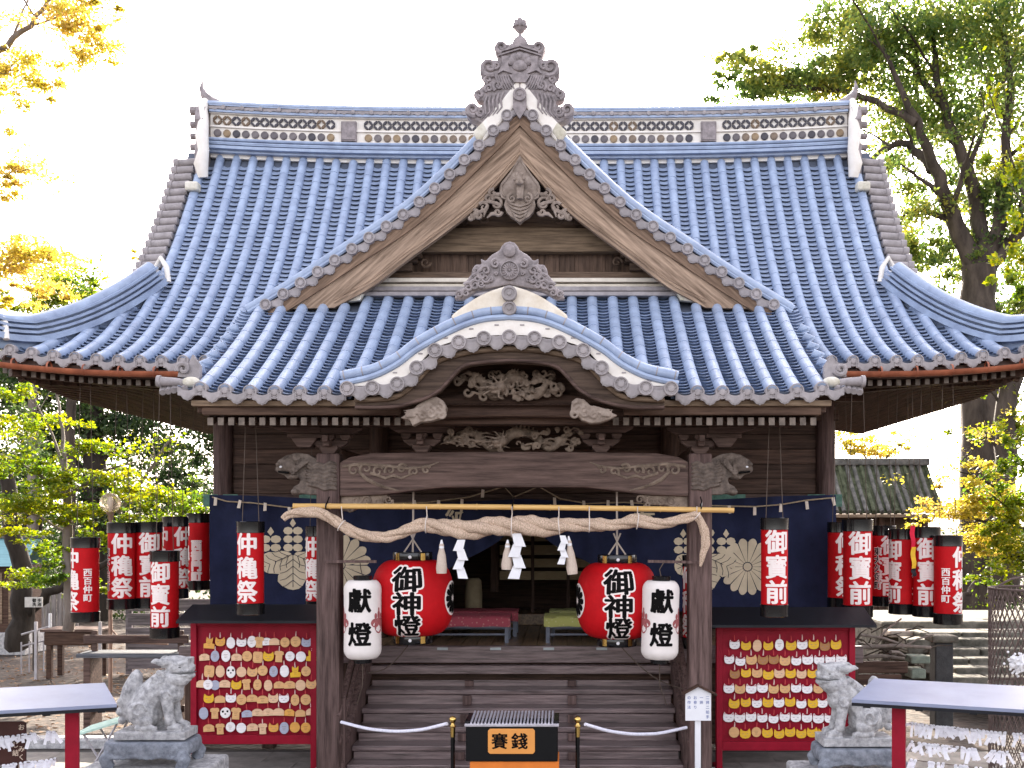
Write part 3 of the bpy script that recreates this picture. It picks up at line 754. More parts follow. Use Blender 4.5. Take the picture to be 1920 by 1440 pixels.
# ---- main beam with carved ends
top = [(-1.965,3.62),(-1.85,3.68),(-1.6,3.725),(-.8,3.735),(0,3.74)]; bot = [(-1.965,3.235),(-1.5,3.25),(-1.2,3.29),(-.8,3.335),(0,3.34)]
poly = top+[(-x, z) for x, z in top[::-1][1:]]+[(-x, z) for x, z in bot]+bot[::-1][1:]
m = MB(); m.prism(poly, -.12, .12); beam = m.build('rainbow_beam', W_BEAM, shrine, bevel=.02)
for s in (-1, 1):
    m = MB()
    for a0, a1 in ((0,0),):
        pass
    z0 = 3.53
    for i in range(7):
        c = (s*(1.80-i*.135), z0-.0+.02*math.sin(i*2.1)); p_, r2 = spiral(c, .075-.004*i, 1.1, R((-30 if i % 2 else 150) if s > 0 else (210 if i % 2 else 30)), .018, (1 if i % 2 else -1)*s, -.122); m.tube(p_, r2, 6)
    m.tube([(s*1.93, -.122, 3.57), (s*1.72, -.122, 3.60), (s*1.45, -.122, 3.58), (s*1.2, -.122, 3.55), (s*.98, -.122, 3.57), (s*.85, -.122, 3.62)], [.018,.020,.018,.016,.014,.006], 6)
    m.tube([(s*1.75, -.122, 3.52), (s*1.66, -.122, 3.43), (s*1.56, -.122, 3.38), (s*1.46, -.122, 3.34), (s*1.3, -.122, 3.30)], [.016,.024,.022,.018,.008], 6)
    m.tube([(s*1.62, -.122, 3.50), (s*1.45, -.122, 3.44), (s*1.36, -.122, 3.47), (s*1.27, -.122, 3.44), (s*1.12, -.122, 3.50)], [.017,.017,.017,.015,.007], 6)
    m.build('vine_relief', W_CARVE, beam, 50)
    # scroll bracket under the beam end
    q = px([(480,1300),(560,1290),(700,1285),(800,1290),(840,1320),(830,1355),(780,1390),(640,1395),(560,1440),(480,1430)], 520, 600, 4, 0)
    if s > 0: q = [(-x, z) for x, z in q]
    m = MB(); m.prism(q, -.07, .07); cb = m.build('scroll_bracket', W_CARVE, shrine, bevel=.02)
    m = MB()
    for c, r_, a0 in (((-1.42,3.20),.05,0), ((-1.54,3.185),.05,90), ((-1.66,3.19),.055,180), ((-1.78,3.19),.06,40), ((-1.86,3.10),.05,90), ((-1.50,3.14),.035,200)):
        p_, r2 = spiral((c[0]*-s, c[1]), r_, 1.3, R(a0), .014, s, -.072); m.tube(p_, r2, 6)
    m.build('scroll_relief', W_CARVE, cb, 50)
    # carved lion nosing outside the post
    q = px([(1330,1040),(1400,1022),(1480,1050),(1560,1008),(1640,998),(1720,1018),(1778,1055),(1792,1092),(1802,1128),(1775,1152),(1735,1165),(1705,1195),(1660,1198),(1635,1172),(1612,1200),(1622,1230),(1662,1250),(1682,1290),(1664,1312),(1600,1302),(1560,1312),(1480,1312),(1420,1292),(1330,1300)], 960, 600, 4, -.05)
    if s < 0: q = [(-x, z) for x, z in q]
    m = MB(); m.prism(q, -.12, .10)
    def lz(a, b):
        v = at(960+a/4, 600+b/4, -.05); return (s*v.x, v.z)
    for k in range(7):                               # wavy mane
        ln = [(1340,1085+k*31),(1385,1070+k*32),(1430,1095+k*30),(1480,1080+k*28),(1520,1100+k*24),(1555+6*(3-abs(3-k)),1080+k*26)]
        m.tube([(lz(*p)[0], -.140, lz(*p)[1]) for p in ln], [.014,.020,.018,.020,.016,.008], 7)
    for a, b, r_ in ((1600,1050,.045),(1560,1075,.04),(1640,1030,.04),(1690,1040,.04)):
        p_, r2 = spiral(lz(a, b), r_, 1.3, 0, .015, s, -.125); m.tube(p_, r2, 6)
    c = lz(1700,1090); m.ell((c[0], -.10, c[1]), (.10,.10,.10)); c = lz(1760,1120); m.ell((c[0], -.06, c[1]), (.07,.09,.055))
    c = lz(1725,1060); m.ell((c[0], -.13, c[1]), (.05,.04,.035)); c = lz(1650,1290); m.ell((c[0], -.08, c[1]), (.06,.09,.045)); c = lz(1665,1175); m.ell((c[0], -.08, c[1]), (.06,.08,.04))
    for k in range(5):                               # curls behind the ear
        c = lz(1575+k*22, 1062+k*20); p_, r2 = spiral(c, .036, 1.4, R(40*k), .013, s, -.165); m.tube(p_, r2, 6)
    c = lz(1775,1085); m.ell((c[0], -.10, c[1]), (.035,.07,.028))
    ln_ = remeshed(m, 'lion_nosing', W_NOSE, shrine, .009, 1)
    c = lz(1748,1106); m = MB(); m.ell((c[0], -.178, c[1]), (.016,.012,.012), n=8, m=5); m.build('eye', WHITE, ln_, 60)
    m = MB(); m.tube([(lz(1690,1150)[0], -.172, lz(1690,1150)[1]), (lz(1730,1146)[0], -.165, lz(1730,1146)[1]), (lz(1772,1140)[0], -.135, lz(1772,1140)[1])], .012, 6); m.build('mouth', INK, ln_, 60)
# ---- bracket sets
def bracket(x, z, y, sc, parent, arms=True, three=True):
    m = MB()
    def blk(cx, cz, wd, ht):                         # bearing block with hollowed foot
        m.prism([(cx-wd*.32, cz), (cx+wd*.32, cz), (cx+wd*.36, cz+ht*.2), (cx+wd*.5, cz+ht*.5), (cx+wd*.5, cz+ht), (cx-wd*.5, cz+ht), (cx-wd*.5, cz+ht*.5), (cx-wd*.36, cz+ht*.2)], y-wd*.42, y+wd*.42)
    blk(x, z, .34*sc, .15*sc)
    m.prism([(x-.22*sc, z+.12*sc), (x+.22*sc, z+.12*sc), (x+.34*sc, z+.2*sc), (x+.36*sc, z+.25*sc), (x-.36*sc, z+.25*sc), (x-.34*sc, z+.2*sc)], y-.06*sc, y+.06*sc)
    m.box(x-.06*sc, x+.06*sc, y-.36*sc, y+.3*sc, z+.13*sc, z+.25*sc)
    for dx in ((-.3, 0, .3) if three else (-.3, .3)): blk(x+dx*sc, z+.255*sc, .19*sc, .11*sc)
    m.prism([(x-.45*sc, z+.375*sc), (x+.45*sc, z+.375*sc), (x+.6*sc, z+.45*sc), (x+.62*sc, z+.5*sc), (x-.62*sc, z+.5*sc), (x-.6*sc, z+.45*sc)], y-.055*sc, y+.055*sc)
    m.box(x-.055*sc, x+.055*sc, y-.46*sc, y-.3*sc, z+.2*sc, z+.33*sc)
    return m.build('bracket_set', W_BEAM, parent, bevel=.008)
frame = part('porch_purlin', W_DARK, shrine, (-3.1, 3.1, -.09, .09, 4.03, 4.16))
for x in (-2.097, -1.05, .98, 2.097): bracket(x, 3.735 if abs(x) < 1.5 else 3.72, 0, .60, shrine)
for s in (-1, 1):
    m = MB(); m.prism([(s*2.3,3.79),(s*2.44,3.79),(s*2.48,3.84),(s*2.52,3.9),(s*2.22,3.9),(s*2.26,3.84)], -.1, .1); m.box(s*2.37-.2, s*2.37+.2, -.06, .06, 3.9, 3.95)
    m.prism([(s*2.2,3.955),(s*2.55,3.955),(s*2.72,4.0),(s*2.74,4.03),(s*2.2,4.03)], -.05, .05); m.build('bracket_arm', W_BEAM, shrine, bevel=.008)
# ---- carved dragon groups
def dragon(name, ox, oy, wd, ht, y, seed, parent):
    rnd = random.Random(seed); m = MB(); k = 60; pts = []; rad = []
    for i in range(k+1):
        t = i/k; a = t*math.pi*4.2+.6
        pts.append((ox+wd*(t-.5)*.86, y+.05*math.cos(a*1.3), oy+ht*.26*math.sin(a)+ht*.05*math.cos(2*a))); rad.append(ht*.17*math.sin(math.pi*min(1, max(.04, t*.92+.05)))**.6)
    m.tube(pts, rad, 9)
    for i in range(4, k-4, 2):                       # spines along the back
        p = pts[i]; m.tube([(p[0], p[1]-.02, p[2]+rad[i]*.8), (p[0]+.02, p[1]-.04, p[2]+rad[i]*1.6)], [rad[i]*.35, .004], 5)
    hx, hz = ox-wd*.10, oy-ht*.10                    # head with open jaw, horns, whiskers
    m.ell((hx, y-.12, hz), (ht*.20, ht*.18, ht*.16)); m.ell((hx-ht*.18, y-.17, hz-ht*.04), (ht*.15, ht*.12, ht*.085)); m.ell((hx-ht*.13, y-.15, hz-ht*.17), (ht*.13, ht*.1, ht*.05))
    for q in range(7): m.tube([(hx, y-.14, hz+.02), (hx+ht*(.25+.1*q)*math.cos(R(40+q*38)), y-.17, hz+ht*.32*math.sin(R(40+q*38))), (hx+ht*(.4+.1*q)*math.cos(R(52+q*38)), y-.15, hz+ht*.42*math.sin(R(52+q*38)))], [ht*.04, ht*.03, .003], 6)
    for q in range(46):                              # clouds and flames
        cx = ox+wd*.5*rnd.uniform(-1, 1); f = 1-abs((cx-ox)/(wd*.5))**2; cz = oy+ht*.46*rnd.uniform(-1, 1)*(.45+.55*f)
        p_, r2 = spiral((cx, cz), ht*rnd.uniform(.09, .17), rnd.uniform(.9, 1.4), rnd.uniform(0, 6.28), ht*rnd.uniform(.04, .065), rnd.choice((-1, 1)), y-.03+rnd.uniform(-.05, .03)); m.tube(p_, r2, 6)
    for q in range(30):
        cx = ox+wd*.46*rnd.uniform(-1, 1); cz = oy+ht*.36*rnd.uniform(-1, 1); L = wd*rnd.uniform(.06, .14)*rnd.choice((-1, 1))
        m.tube([(cx, y-.05, cz), (cx+L*.5, y-.08, cz+ht*.05), (cx+L, y-.05, cz-ht*.03)], [ht*.045, ht*.045, .004], 5)
    return remeshed(m, name, W_CARVE, parent, .0085, 1)
a = at(958, 722, -.65); dragon('dragon_carving', a.x, a.z, 1.12, .36, -.66, 3, shrine)
a = at(968, 823, 0); dragon('beast_carving', a.x, a.z, 1.58, .34, -.02, 11, shrine)
# ---- tympanum of the curved gable
m = MB(); q = [(x, zk(abs(x))-.10) for x in [-.98+1.96*i/40 for i in range(41)]]
m.prism(q+[(.98,4.02),(-.98,4.02)], -.42, -.38); tym = m.build('tympanum_board', W_DARK, shrine)
m = MB(); m.prism([(-1.25,4.05),(-.6,4.08),(0,4.09),(.6,4.08),(1.25,4.05),(1.25,4.18),(.95,4.28),(.5,4.34),(0,4.36),(-.5,4.34),(-.95,4.28),(-1.25,4.18)], -.58, -.42); m.build('arched_beam', W_DARK, shrine, bevel=.02)
kbot = curve1([(0,4.60),(.35,4.575),(.5,4.53),(.6,4.43),(.72,4.30),(.9,4.20),(1.2,4.125),(1.62,4.115)])
KX2 = [1.60*i/40 for i in range(41)]
m = MB(); up = [(-x, zk(x)-.06) for x in KX2[::-1]]+[(x, zk(x)-.06) for x in KX2[1:]]; lo = [(-x, kbot(x)) for x in KX2[::-1]]+[(x, kbot(x)) for x in KX2[1:]]
m.prism(up+lo[::-1], KG_Y+.02, KG_Y+.14); kb = m.build('curved_barge_board', wood('curved board', (.075,.048,.036), 'x', worn=(.13,.088,.064)), shrine, bevel=.012)
m = MB(); m.tube([(x, KG_Y+.0, z-.045) for x, z in up], .030, 8); m.build('board_edge', wood('board edge', (.16,.105,.07), 'x', worn=(.27,.19,.13)), kb, 50)
m = MB(); m.tube([(x, KG_Y+.02, z+.018) for x, z in lo], .020, 8); m.build('board_bead', W_BEAM, kb, 50)
m = MB(); m.grid([[(x, KG_Y+.1, z) for x, z in up], [(x, -.3, z) for x, z in up]]); m.build('curved_soffit', W_DARKY, kb)
for s in (-1, 1):                                   # carved tails where the board meets the eave
    m = MB()
    if s < 0:
        q = px([(930,740),(1010,690),(1060,640),(1140,590),(1200,580),(1250,610),(1275,660),(1262,710),(1220,745),(1150,765),(1080,770),(1020,800),(1000,755)], 520, 600, 4, -.95)
    else:
        q = px([(445,620),(480,590),(540,600),(580,640),(640,680),(720,690),(790,720),(720,755),(660,775),(590,780),(520,755),(480,705),(450,680)], 960, 600, 4, -.95)
    m.prism(q, -1.03, -.88)
    cx = sum(p[0] for p in q)/len(q); cz = sum(p[1] for p in q)/len(q)
    for dx, dz, r_ in ((-s*.13,.03,.07), (-s*.05,-.01,.06), (-s*.16,-.03,.05), (s*.04,-.03,.05)):
        p_, r2 = spiral((cx+dx, cz+dz), r_, 1.3, R(90), .018, s, -1.035); m.tube(p_, r2, 6)
    for k in range(4): m.tube([(cx+s*(.02+.03*k), -1.035, cz+.05-.03*k), (cx+s*(.14+.02*k), -1.04, cz+.02-.022*k), (cx+s*(.24-.01*k), -1.03, cz+.015-.02*k)], [.016,.014,.004], 6)
    remeshed(m, 'tail_carving', W_CARVE_G, shrine, .008, 2)
# ---- porch eaves
rafters = MB()
def rafter(x, y0, y1, f, dz, wd=.06, ht=.075):
    rafters.bar((x, y0, f(y0)+dz), (x, y1, f(y1)+dz), wd, ht)
fp = lambda y: 4.07+.33*(y+.6)
k = -27
for i in range(-29, 30):
    x = i*.112
    if abs(x) < 1.02: continue
    rafter(x, -.62, 1.5, fp, -.03)
o = rafters.build('porch_rafters', W_DARKY, shrine); o['kind'] = 'stuff'
m = MB()
for i in range(-29, 30):
    x = i*.112
    if abs(x) < 1.02: continue
    m.box(x-.031, x+.031, -.632, -.618, 3.99, 4.072)
o = m.build('rafter_end_paint', mat('rafter ends', (.10,.08,.068), .7, .5, 5, col2=(.27,.22,.18)), shrine); o['kind'] = 'stuff'
for s in (-1, 1):
    e = part('eave_board', W_PALE, shrine, tuple(sorted((s*1.55, s*3.42)))+(K_Y+.06, K_Y+.14, 4.185, 4.25))
    part('eave_board', wood('eave board reddish', (.085,.045,.033), 'x', worn=(.16,.10,.07)), shrine, tuple(sorted((s*1.2, s*3.32)))+(K_Y+.11, K_Y+.22, 4.095, 4.183))
    part('eave_side_board', W_DARKY, shrine, tuple(sorted((s*3.30, s*3.38)))+(K_Y+.14, 1.2, 4.12, 4.22))
m = MB(); m.grid([[(-3.35, K_Y+.12, 4.20), (3.35, K_Y+.12, 4.20)], [(-3.35, 1.6, 4.20+.33*2.28), (3.35, 1.6, 4.20+.33*2.28)]]); m.build('porch_eave_boarding', W_DARKY, shrine)
for s in (-1, 1):                                   # rainbow link beams from porch posts back to the hall
    m = MB(); m.prism([(-.1,3.55),(.1,3.55),(.1,3.8),(-.1,3.8)], .13, 2.85, T(s*2.097,0,0)); m.build('link_beam', W_DARKY, shrine, bevel=.02)
# ---- hall walls
for s in (-1, 1):
    m = MB(); m.tube([(s*4.24, W_Y, 0), (s*4.24, W_Y, 5.2)], .135, 16); m.build('corner_pillar', W_POST, shrine, 50)
    m = MB(); m.tube([(s*2.05, W_Y, FZ), (s*2.05, W_Y, 4.9)], .13, 16); m.build('wall_pillar', W_DARKZ, shrine, 50)
wall = part('front_wall', W_DARK, shrine, (-4.2, 4.2, W_Y+.06, W_Y+.10, 3.1, 5.3), bevel=0)
for i in range(8):
    z = 3.35+i*.21
    part('wall_plank', wood('wall plank %d' % i, tuple(c*random.Random(i).uniform(.8, 1.3) for c in (.066, .040, .030)), 'x'), wall, (-4.12, 4.12, W_Y+.02, W_Y+.058, z, z+.203), bevel=.005)
part('lintel_beam', W_BEAM, wall, (-4.35, 4.35, W_Y-.12, W_Y+.02, 3.16, 3.34))
part('upper_beam', W_DARK, wall, (-4.4, 4.4, W_Y-.10, W_Y+.02, 4.36, 4.52))
part('eave_purlin', W_DARK, wall, (-4.7, 4.7, W_Y-.3, W_Y-.14, 4.62, 4.78))
for x in (-4.24, -2.05, 0, 2.05, 4.24): bracket(x, 4.5, W_Y-.06, .42, wall)
for x in (-2.9, 2.85, -4.24, 4.2):                   # verdigris fittings on the lintel
    part('copper_fitting', VERDI, wall, (x-.24, x+.24, W_Y-.128, W_Y-.118, 3.165, 3.335), bevel=0)
for s in (-1, 1):                                   # side and back walls
    part('side_wall', W_DARKY, shrine, tuple(sorted((s*4.2, s*4.28)))+(W_Y+.1, 6.9, FZ-.1, 5.3), bevel=0)
    part('wing_wall', W_DARK, shrine, tuple(sorted((s*2.15, s*4.2)))+(W_Y+.06, W_Y+.10, FZ, 3.1), bevel=0)
part('back_wall', W_DARK, shrine, (-4.2, 4.2, 6.85, 6.9, FZ-.1, 5.3), bevel=0)
part('hall_ceiling', W_DARK, shrine, (-4.2, 4.2, W_Y+.1, 6.84, 4.2, 4.26), bevel=0)
# ---- floor, veranda edge, stairs
fl = part('hall_floor', W_DARKY, shrine, (-4.45, 4.45, 1.86, 6.84, FZ-.12, FZ-.03), bevel=0)
for k in range(-20, 20):
    part('floor_board', W_FLOOR, fl, (k*.2+.003, k*.2+.197, 1.87, 6.8, FZ-.028, FZ), bevel=.004)
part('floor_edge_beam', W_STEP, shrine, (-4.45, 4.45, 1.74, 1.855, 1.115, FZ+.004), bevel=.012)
for x in (-1.02, -.33, .36, 1.05): part('metal_strip', mat('pewter', (.30,.33,.34), .4, .1, metal=.6), shrine, (x-.07, x+.07, 1.735, 1.739, FZ-.045, FZ-.012), bevel=0)
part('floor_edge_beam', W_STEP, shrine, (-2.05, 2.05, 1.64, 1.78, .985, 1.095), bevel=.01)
part('under_floor_panel', W_DARK, shrine, (-4.4, 4.4, 1.95, 1.99, .02, 1.2), bevel=0)
for x in (-4.3, -3.3, -2.3, 2.3, 3.3, 4.3): part('floor_post', W_DARKZ, shrine, (x-.08, x+.08, 1.76, 1.92, 0, 1.12))
st = [(1.28,.843), (.98,.66), (.68,.487), (.38,.327), (.08,.170)]
stairs = part('stair_stringer', W_POST, shrine, (-2.0, -1.93, .0, 1.6, .0, .02), bevel=0)
for i, (y, z) in enumerate(st):
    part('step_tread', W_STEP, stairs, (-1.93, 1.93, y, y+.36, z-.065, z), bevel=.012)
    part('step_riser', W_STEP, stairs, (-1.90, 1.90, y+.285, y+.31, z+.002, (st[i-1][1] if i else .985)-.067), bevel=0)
    for x in (-.655, .66): part('step_strut', W_POST, stairs, (x-.055, x+.055, y+.235, y+.283, z+.002, (st[i-1][1] if i else .985)-.067), bevel=.006)
for s in (-1, 1):
    m = MB(); q = [(.0,.0),(.30,.0),(1.72,.95),(1.72,1.25),(1.55,1.22),(-.05,.22),(-.05,.0)]
    vs = [(s*1.935, a, b) for a, b in q]+[(s*2.03, a, b) for a, b in q]; k = len(q)
    m.add(vs, [list(range(k)), list(range(2*k-1, k-1, -1))]+[(i, i+k, (i+1) % k+k, (i+1) % k) for i in range(k)]); m.build('stair_stringer', W_POST, shrine, bevel=.01)
    # hand rail posts and rails beside the stair
    m = MB(); m.bar((s*1.98, -.12, .75), (s*1.98, 1.6, 1.95), .06, .07); m.bar((s*1.98, -.1, .45), (s*1.98, 1.6, 1.6), .05, .05); m.build('stair_rail', W_POST, shrine, bevel=.01)
    m = MB(); m.box(s*1.98-.05, s*1.98+.05, .0, .1, .0, .95); m.build('rail_post', W_POST, shrine, bevel=.01)
    m = MB(); m.box(s*1.98-.05, s*1.98+.05, 1.6, 1.7, FZ, 2.0); m.build('rail_post', W_POST, shrine, bevel=.01)
# ---- inside: blinds, screens
inn = part('inner_screen_frame', W_DARKZ, shrine, (-1.6, -1.5, 5.0, 5.1, FZ, 4.2), (1.5, 1.6, 5.0, 5.1, FZ, 4.2), (-.62,-.50, 4.9, 5.0, FZ+.5, 4.2), bevel=.01)
BLIND = mat('reed blind', (.36,.27,.15), .75, .4, 4, (2, 60, 60), .3, 20, col2=(.50,.39,.24))
for i, (z0, z1) in enumerate(((2.02, 2.16), (2.22, 2.36), (2.42, 2.58), (2.64, 2.78), (2.85, 3.0))):
    part('reed_blind', BLIND, inn, (-.48, 1.48, 5.05, 5.07, z0, z1), bevel=0)
part('shrine_altar_step', W_FLOOR, inn, (-1.5, 1.5, 4.6, 5.6, FZ+.002, FZ+.18))
for x in (.05, .62, 1.1): part('screen_mullion', W_DARKZ, inn, (x-.025, x+.025, 5.0, 5.045, FZ+.18, 3.1), bevel=0)
# ---- main eaves
m = MB(); ends = MB()
fe = lambda y: 4.66+.10*(y-1.0)
def fl_(x): return .16*max(0, (abs(x)-4.4)/1.95)**2
for i in range(-54, 55):
    x = i*.117
    if abs(x) < 3.3: continue
    if abs(x) <= 4.4:
        m.bar((x, 1.02, fe(1.02)+fl_(x)), (x, W_Y-.1, fe(W_Y)+.05), .06, .08)
    else:
        y1 = 1.02+(6.3-abs(x))*1.0
        if y1 > 1.1: m.bar((x, 1.02, fe(1.02)+fl_(x)), (x, y1, fe(y1)+fl_(x)), .06, .08)
    ends.box(x-.028, x+.028, 1.005, 1.019, 4.625+fl_(x), 4.695+fl_(x))
for s in (-1, 1):
    for k in range(60):
        y = 1.15+k*.117
        x0 = 6.2; x1 = max(4.3, 6.3-(y-1.02)*1.0)
        if 8.6 < y: break
        fy = .16*max(0, 1-(y-.9)/2.0)**2
        m.bar((s*x0, y, 4.66+fy), (s*x1, y, 4.66+.10*(x0-x1)*1.2+fy*.3), .06, .08)
    m.bar((s*6.25, 1.0, 4.68+.14), (s*4.3, 2.85, 4.80), .14, .16)
o = m.build('eave_rafters', W_DARKY, shrine); o['kind'] = 'stuff'
o = ends.build('rafter_end_paint', mat('eave rafter ends', (.085,.068,.058), .7, .5, 5, col2=(.24,.20,.17)), shrine); o['kind'] = 'stuff'
m = MB()
rows = [[(x, y, 4.735+.10*(y-.9)*(1 if abs(x) < 4.4 else .6)+fl_(x)*max(0, 1-(y-.9)/2)) for x in [-6.3+12.6*j/30 for j in range(31)]] for y in (.97, 1.6, 2.2, 3.0)]
m.grid(rows)
for s in (-1, 1):
    m.grid([[(s*6.3, y, 4.735+.16*max(0, 1-(y-.9)/2)**2) for y in (.97, 1.6, 2.2, 3, 5, 8.8)], [(s*4.2, y, 4.95) for y in (2.6, 2.7, 2.8, 3, 5, 8.8)]])
m.build('eave_boarding', W_DARKX if False else W_DARKY, shrine, fix=False)
for s in (-1, 1):
    m = MB(); sweep(m, [(s*x, .99, 4.765+fl_(x)) for x in (3.35,3.9,4.4,4.8,5.2,5.6,6.0,6.3)], [(-.03,-.06),(.03,-.06),(.03,.06),(-.03,.06)]); m.build('eave_fascia', W_BEAM, shrine)
    m = MB(); sweep(m, [(s*(6.3+.02), .99+i*.8, 4.765+.16*max(0, 1-i*.8/2)**2) for i in range(11)], [(-.03,-.06),(.03,-.06),(.03,.06),(-.03,.06)]); m.build('eave_fascia', W_BEAM, shrine)
    pts = [(s*x, E_Y-.05, 4.775+fl_(x)*.8-.002*(x-3.4)) for x in (3.45,3.9,4.4,4.8,5.2,5.6,6.0,6.32)]
    m = MB(); sweep(m, pts, [(.066*math.cos(R(a)), .066*math.sin(R(a))) for a in range(180, 361, 20)]+[(.056*math.cos(R(a)), .056*math.sin(R(a))) for a in range(360, 179, -20)]); g = m.build('gutter', COPPER, shrine, 50)
    for k in range(7):
        x = 3.55+k*.43; m = MB(); m.lathe([(.066,-.012),(.070,-.01),(.070,.01),(.066,.012)], 14, (s*x, E_Y-.05, 4.772+fl_(x)*.8), 'x', cap=False); m.build('gutter_strap', COPPER, g, 50)
# ================================================================ lettering
_glyph = {}
def glyph(ch, bold=0):
    """flat mesh of one character, centred, about one unit high"""
    if ch in _glyph: return _glyph[ch]
    cu = bpy.data.curves.new('g', 'FONT'); cu.body = ch; cu.size = 1; cu.resolution_u = 3; cu.align_x = 'CENTER'
    o = bpy.data.objects.new('g', cu); C.objects.link(o)
    dg = bpy.context.evaluated_depsgraph_get(); me = bpy.data.meshes.new_from_object(o.evaluated_get(dg))
    bpy.data.objects.remove(o); bpy.data.curves.remove(cu)
    b = bmesh.new(); b.from_mesh(me); bpy.data.meshes.remove(me)
    bmesh.ops.remove_doubles(b, verts=b.verts, dist=1e-5)
    for ax in (0, 1):
        for k in range(-4, 8):
            p = [0, 0, 0]; p[ax] = k*.2; n = [0, 0, 0]; n[ax] = 1
            bmesh.ops.bisect_plane(b, geom=b.verts[:]+b.edges[:]+b.faces[:], plane_co=p, plane_no=n)
    b.verts.index_update()
    vs = [(v.co.x, v.co.y-.36) for v in b.verts]; fs = [[v.index for v in f.verts] for f in b.faces]; b.free()
    _glyph[ch] = (vs, fs); return vs, fs
def letter(mb, ch, cx, cz, h, fn, bold=.012, wide=1.0):
    vs, fs = glyph(ch)
    st_ = [(0, 0)]                                   # brush weight: the strokes laid again a little to each side
    if bold > .06: st_ += [(bold*math.cos(k*math.pi/7), bold*math.sin(k*math.pi/7)) for k in range(14)]+[(bold*.5*math.cos(k*math.pi/4), bold*.5*math.sin(k*math.pi/4)) for k in range(8)]
    elif bold > .005: st_ += [(bold*1.15*math.cos(k*math.pi/3), bold*1.15*math.sin(k*math.pi/3)*.8) for k in range(6)]
    for k, (dx, dy) in enumerate(st_):
        mb.add([(lambda p, k=k: (p[0]*(1+.0004*k) if False else p[0], p[1]-.00012*k, p[2]))(fn(cx+(x+dx)*h*wide, cz+(y+dy)*h)) for x, y in vs], fs)
def round_fn(rad, th, z0=0, eps=.003):
    """wrap flat lettering round an upright surface of radius rad(z), turned by th"""
    def f(x, z):
        r = (rad(z) if callable(rad) else rad); a = th + x/(r if not callable(rad) else rad(0)); r += eps
        return (r*math.sin(a), -r*math.cos(a), z)
    return f
# ================================================================ curtain
CY = 2.58
def cyf(x, z): return CY + .035*math.sin(x*2.3+.6*z) + .018*math.sin(x*7.1+z*2.0) + .010*math.sin(x*17+3*z)
cbot = curve1([(0,3.05),(.12,2.93),(.3,2.72),(.62,2.52),(1.0,2.32),(1.25,1.98),(1.5,1.78),(1.9,1.72),(4.4,1.735)])
ctop = lambda x: 3.27-.05*math.sin(abs(x)*1.1)
cur = thing('festival_curtain', 'navy cloth curtain with cream crests hung across the hall front', 'curtain', (0, 0, 0))
m = MB(); rows = []
NXC = 220
for j in range(25):
    t = j/24; row = []
    for i in range(NXC+1):
        x = -4.32+8.62*i/NXC; zb = cbot(abs(x)); z = lerp(ctop(x), zb, t)
        gath = max(0, 1-abs(x)/1.4); y = cyf(x, z)+gath*.05*math.sin(x*26)*(t)+.03*t
        row.append((x, y-.12*gath*t, z))
    rows.append(row)
m.grid(rows); NAVY = mat('navy cloth', (.012,.016,.046), .85, .3, 3, bump=.25, bscale=30, col2=(.016,.021,.06))
cloth = m.build('cloth', NAVY, cur, 80, fix=False)
CREAM = mat('cream dye', (.62,.52,.37), .85, .1, 6, bump=.05)
def cpt(x, z): return (x, cyf(x, z)+.03*(ctop(x)-z)/1.5-.006, z)
def dense(poly, k=4):
    out = []
    for a, b in zip(poly, poly[1:]+poly[:1]):
        for i in range(k): out.append((lerp(a[0], b[0], i/k), lerp(a[1], b[1], i/k)))
    return out
def blob(mb, poly, layer=0):
    """filled shape that follows the folds of the cloth"""
    cx = sum(p[0] for p in poly)/len(poly); cz = sum(p[1] for p in poly)/len(poly); n = len(poly)
    vs = []
    for f in (1, .66, .33): vs += [cpt(cx+(x-cx)*f, cz+(z-cz)*f) for x, z in poly]
    vs.append(cpt(cx, cz)); vs = [(x, y-.002*layer, z) for x, y, z in vs]; fs = []
    for r_ in (0, 1): fs += [(r_*n+i, r_*n+(i+1) % n, (r_+1)*n+(i+1) % n, (r_+1)*n+i) for i in range(n)]
    fs += [(2*n+i, 2*n+(i+1) % n, 3*n) for i in range(n)]
    mb.add(vs, fs)
def mum(pxc, pyc, rp):
    c = at(pxc, pyc, CY); r_ = rp*(CY-CAMY)/F; m = MB()
    for k in range(16):
        a = 2*math.pi*(k+.5)/16; w_ = math.pi/16*.90; poly = []
        poly.append((c.x+r_*.17*math.cos(a-w_), c.z+r_*.17*math.sin(a-w_))); poly.append((c.x+r_*.55*math.cos(a-w_), c.z+r_*.55*math.sin(a-w_))); poly.append((c.x+r_*.86*math.cos(a-w_), c.z+r_*.86*math.sin(a-w_)))
        for i in range(1, 6): q = -1+2*i/6; poly.append((c.x+r_*(.86+.14*(1-q*q))*math.cos(a+w_*q), c.z+r_*(.86+.14*(1-q*q))*math.sin(a+w_*q)))
        poly.append((c.x+r_*.86*math.cos(a+w_), c.z+r_*.86*math.sin(a+w_))); poly.append((c.x+r_*.55*math.cos(a+w_), c.z+r_*.55*math.sin(a+w_))); poly.append((c.x+r_*.17*math.cos(a+w_), c.z+r_*.17*math.sin(a+w_)))
        blob(m, poly)
    blob(m, [(c.x+r_*.14*math.cos(2*math.pi*i/12), c.z+r_*.14*math.sin(2*math.pi*i/12)) for i in range(12)])
    m.build('chrysanthemum_crest', CREAM, cloth, fix=False)
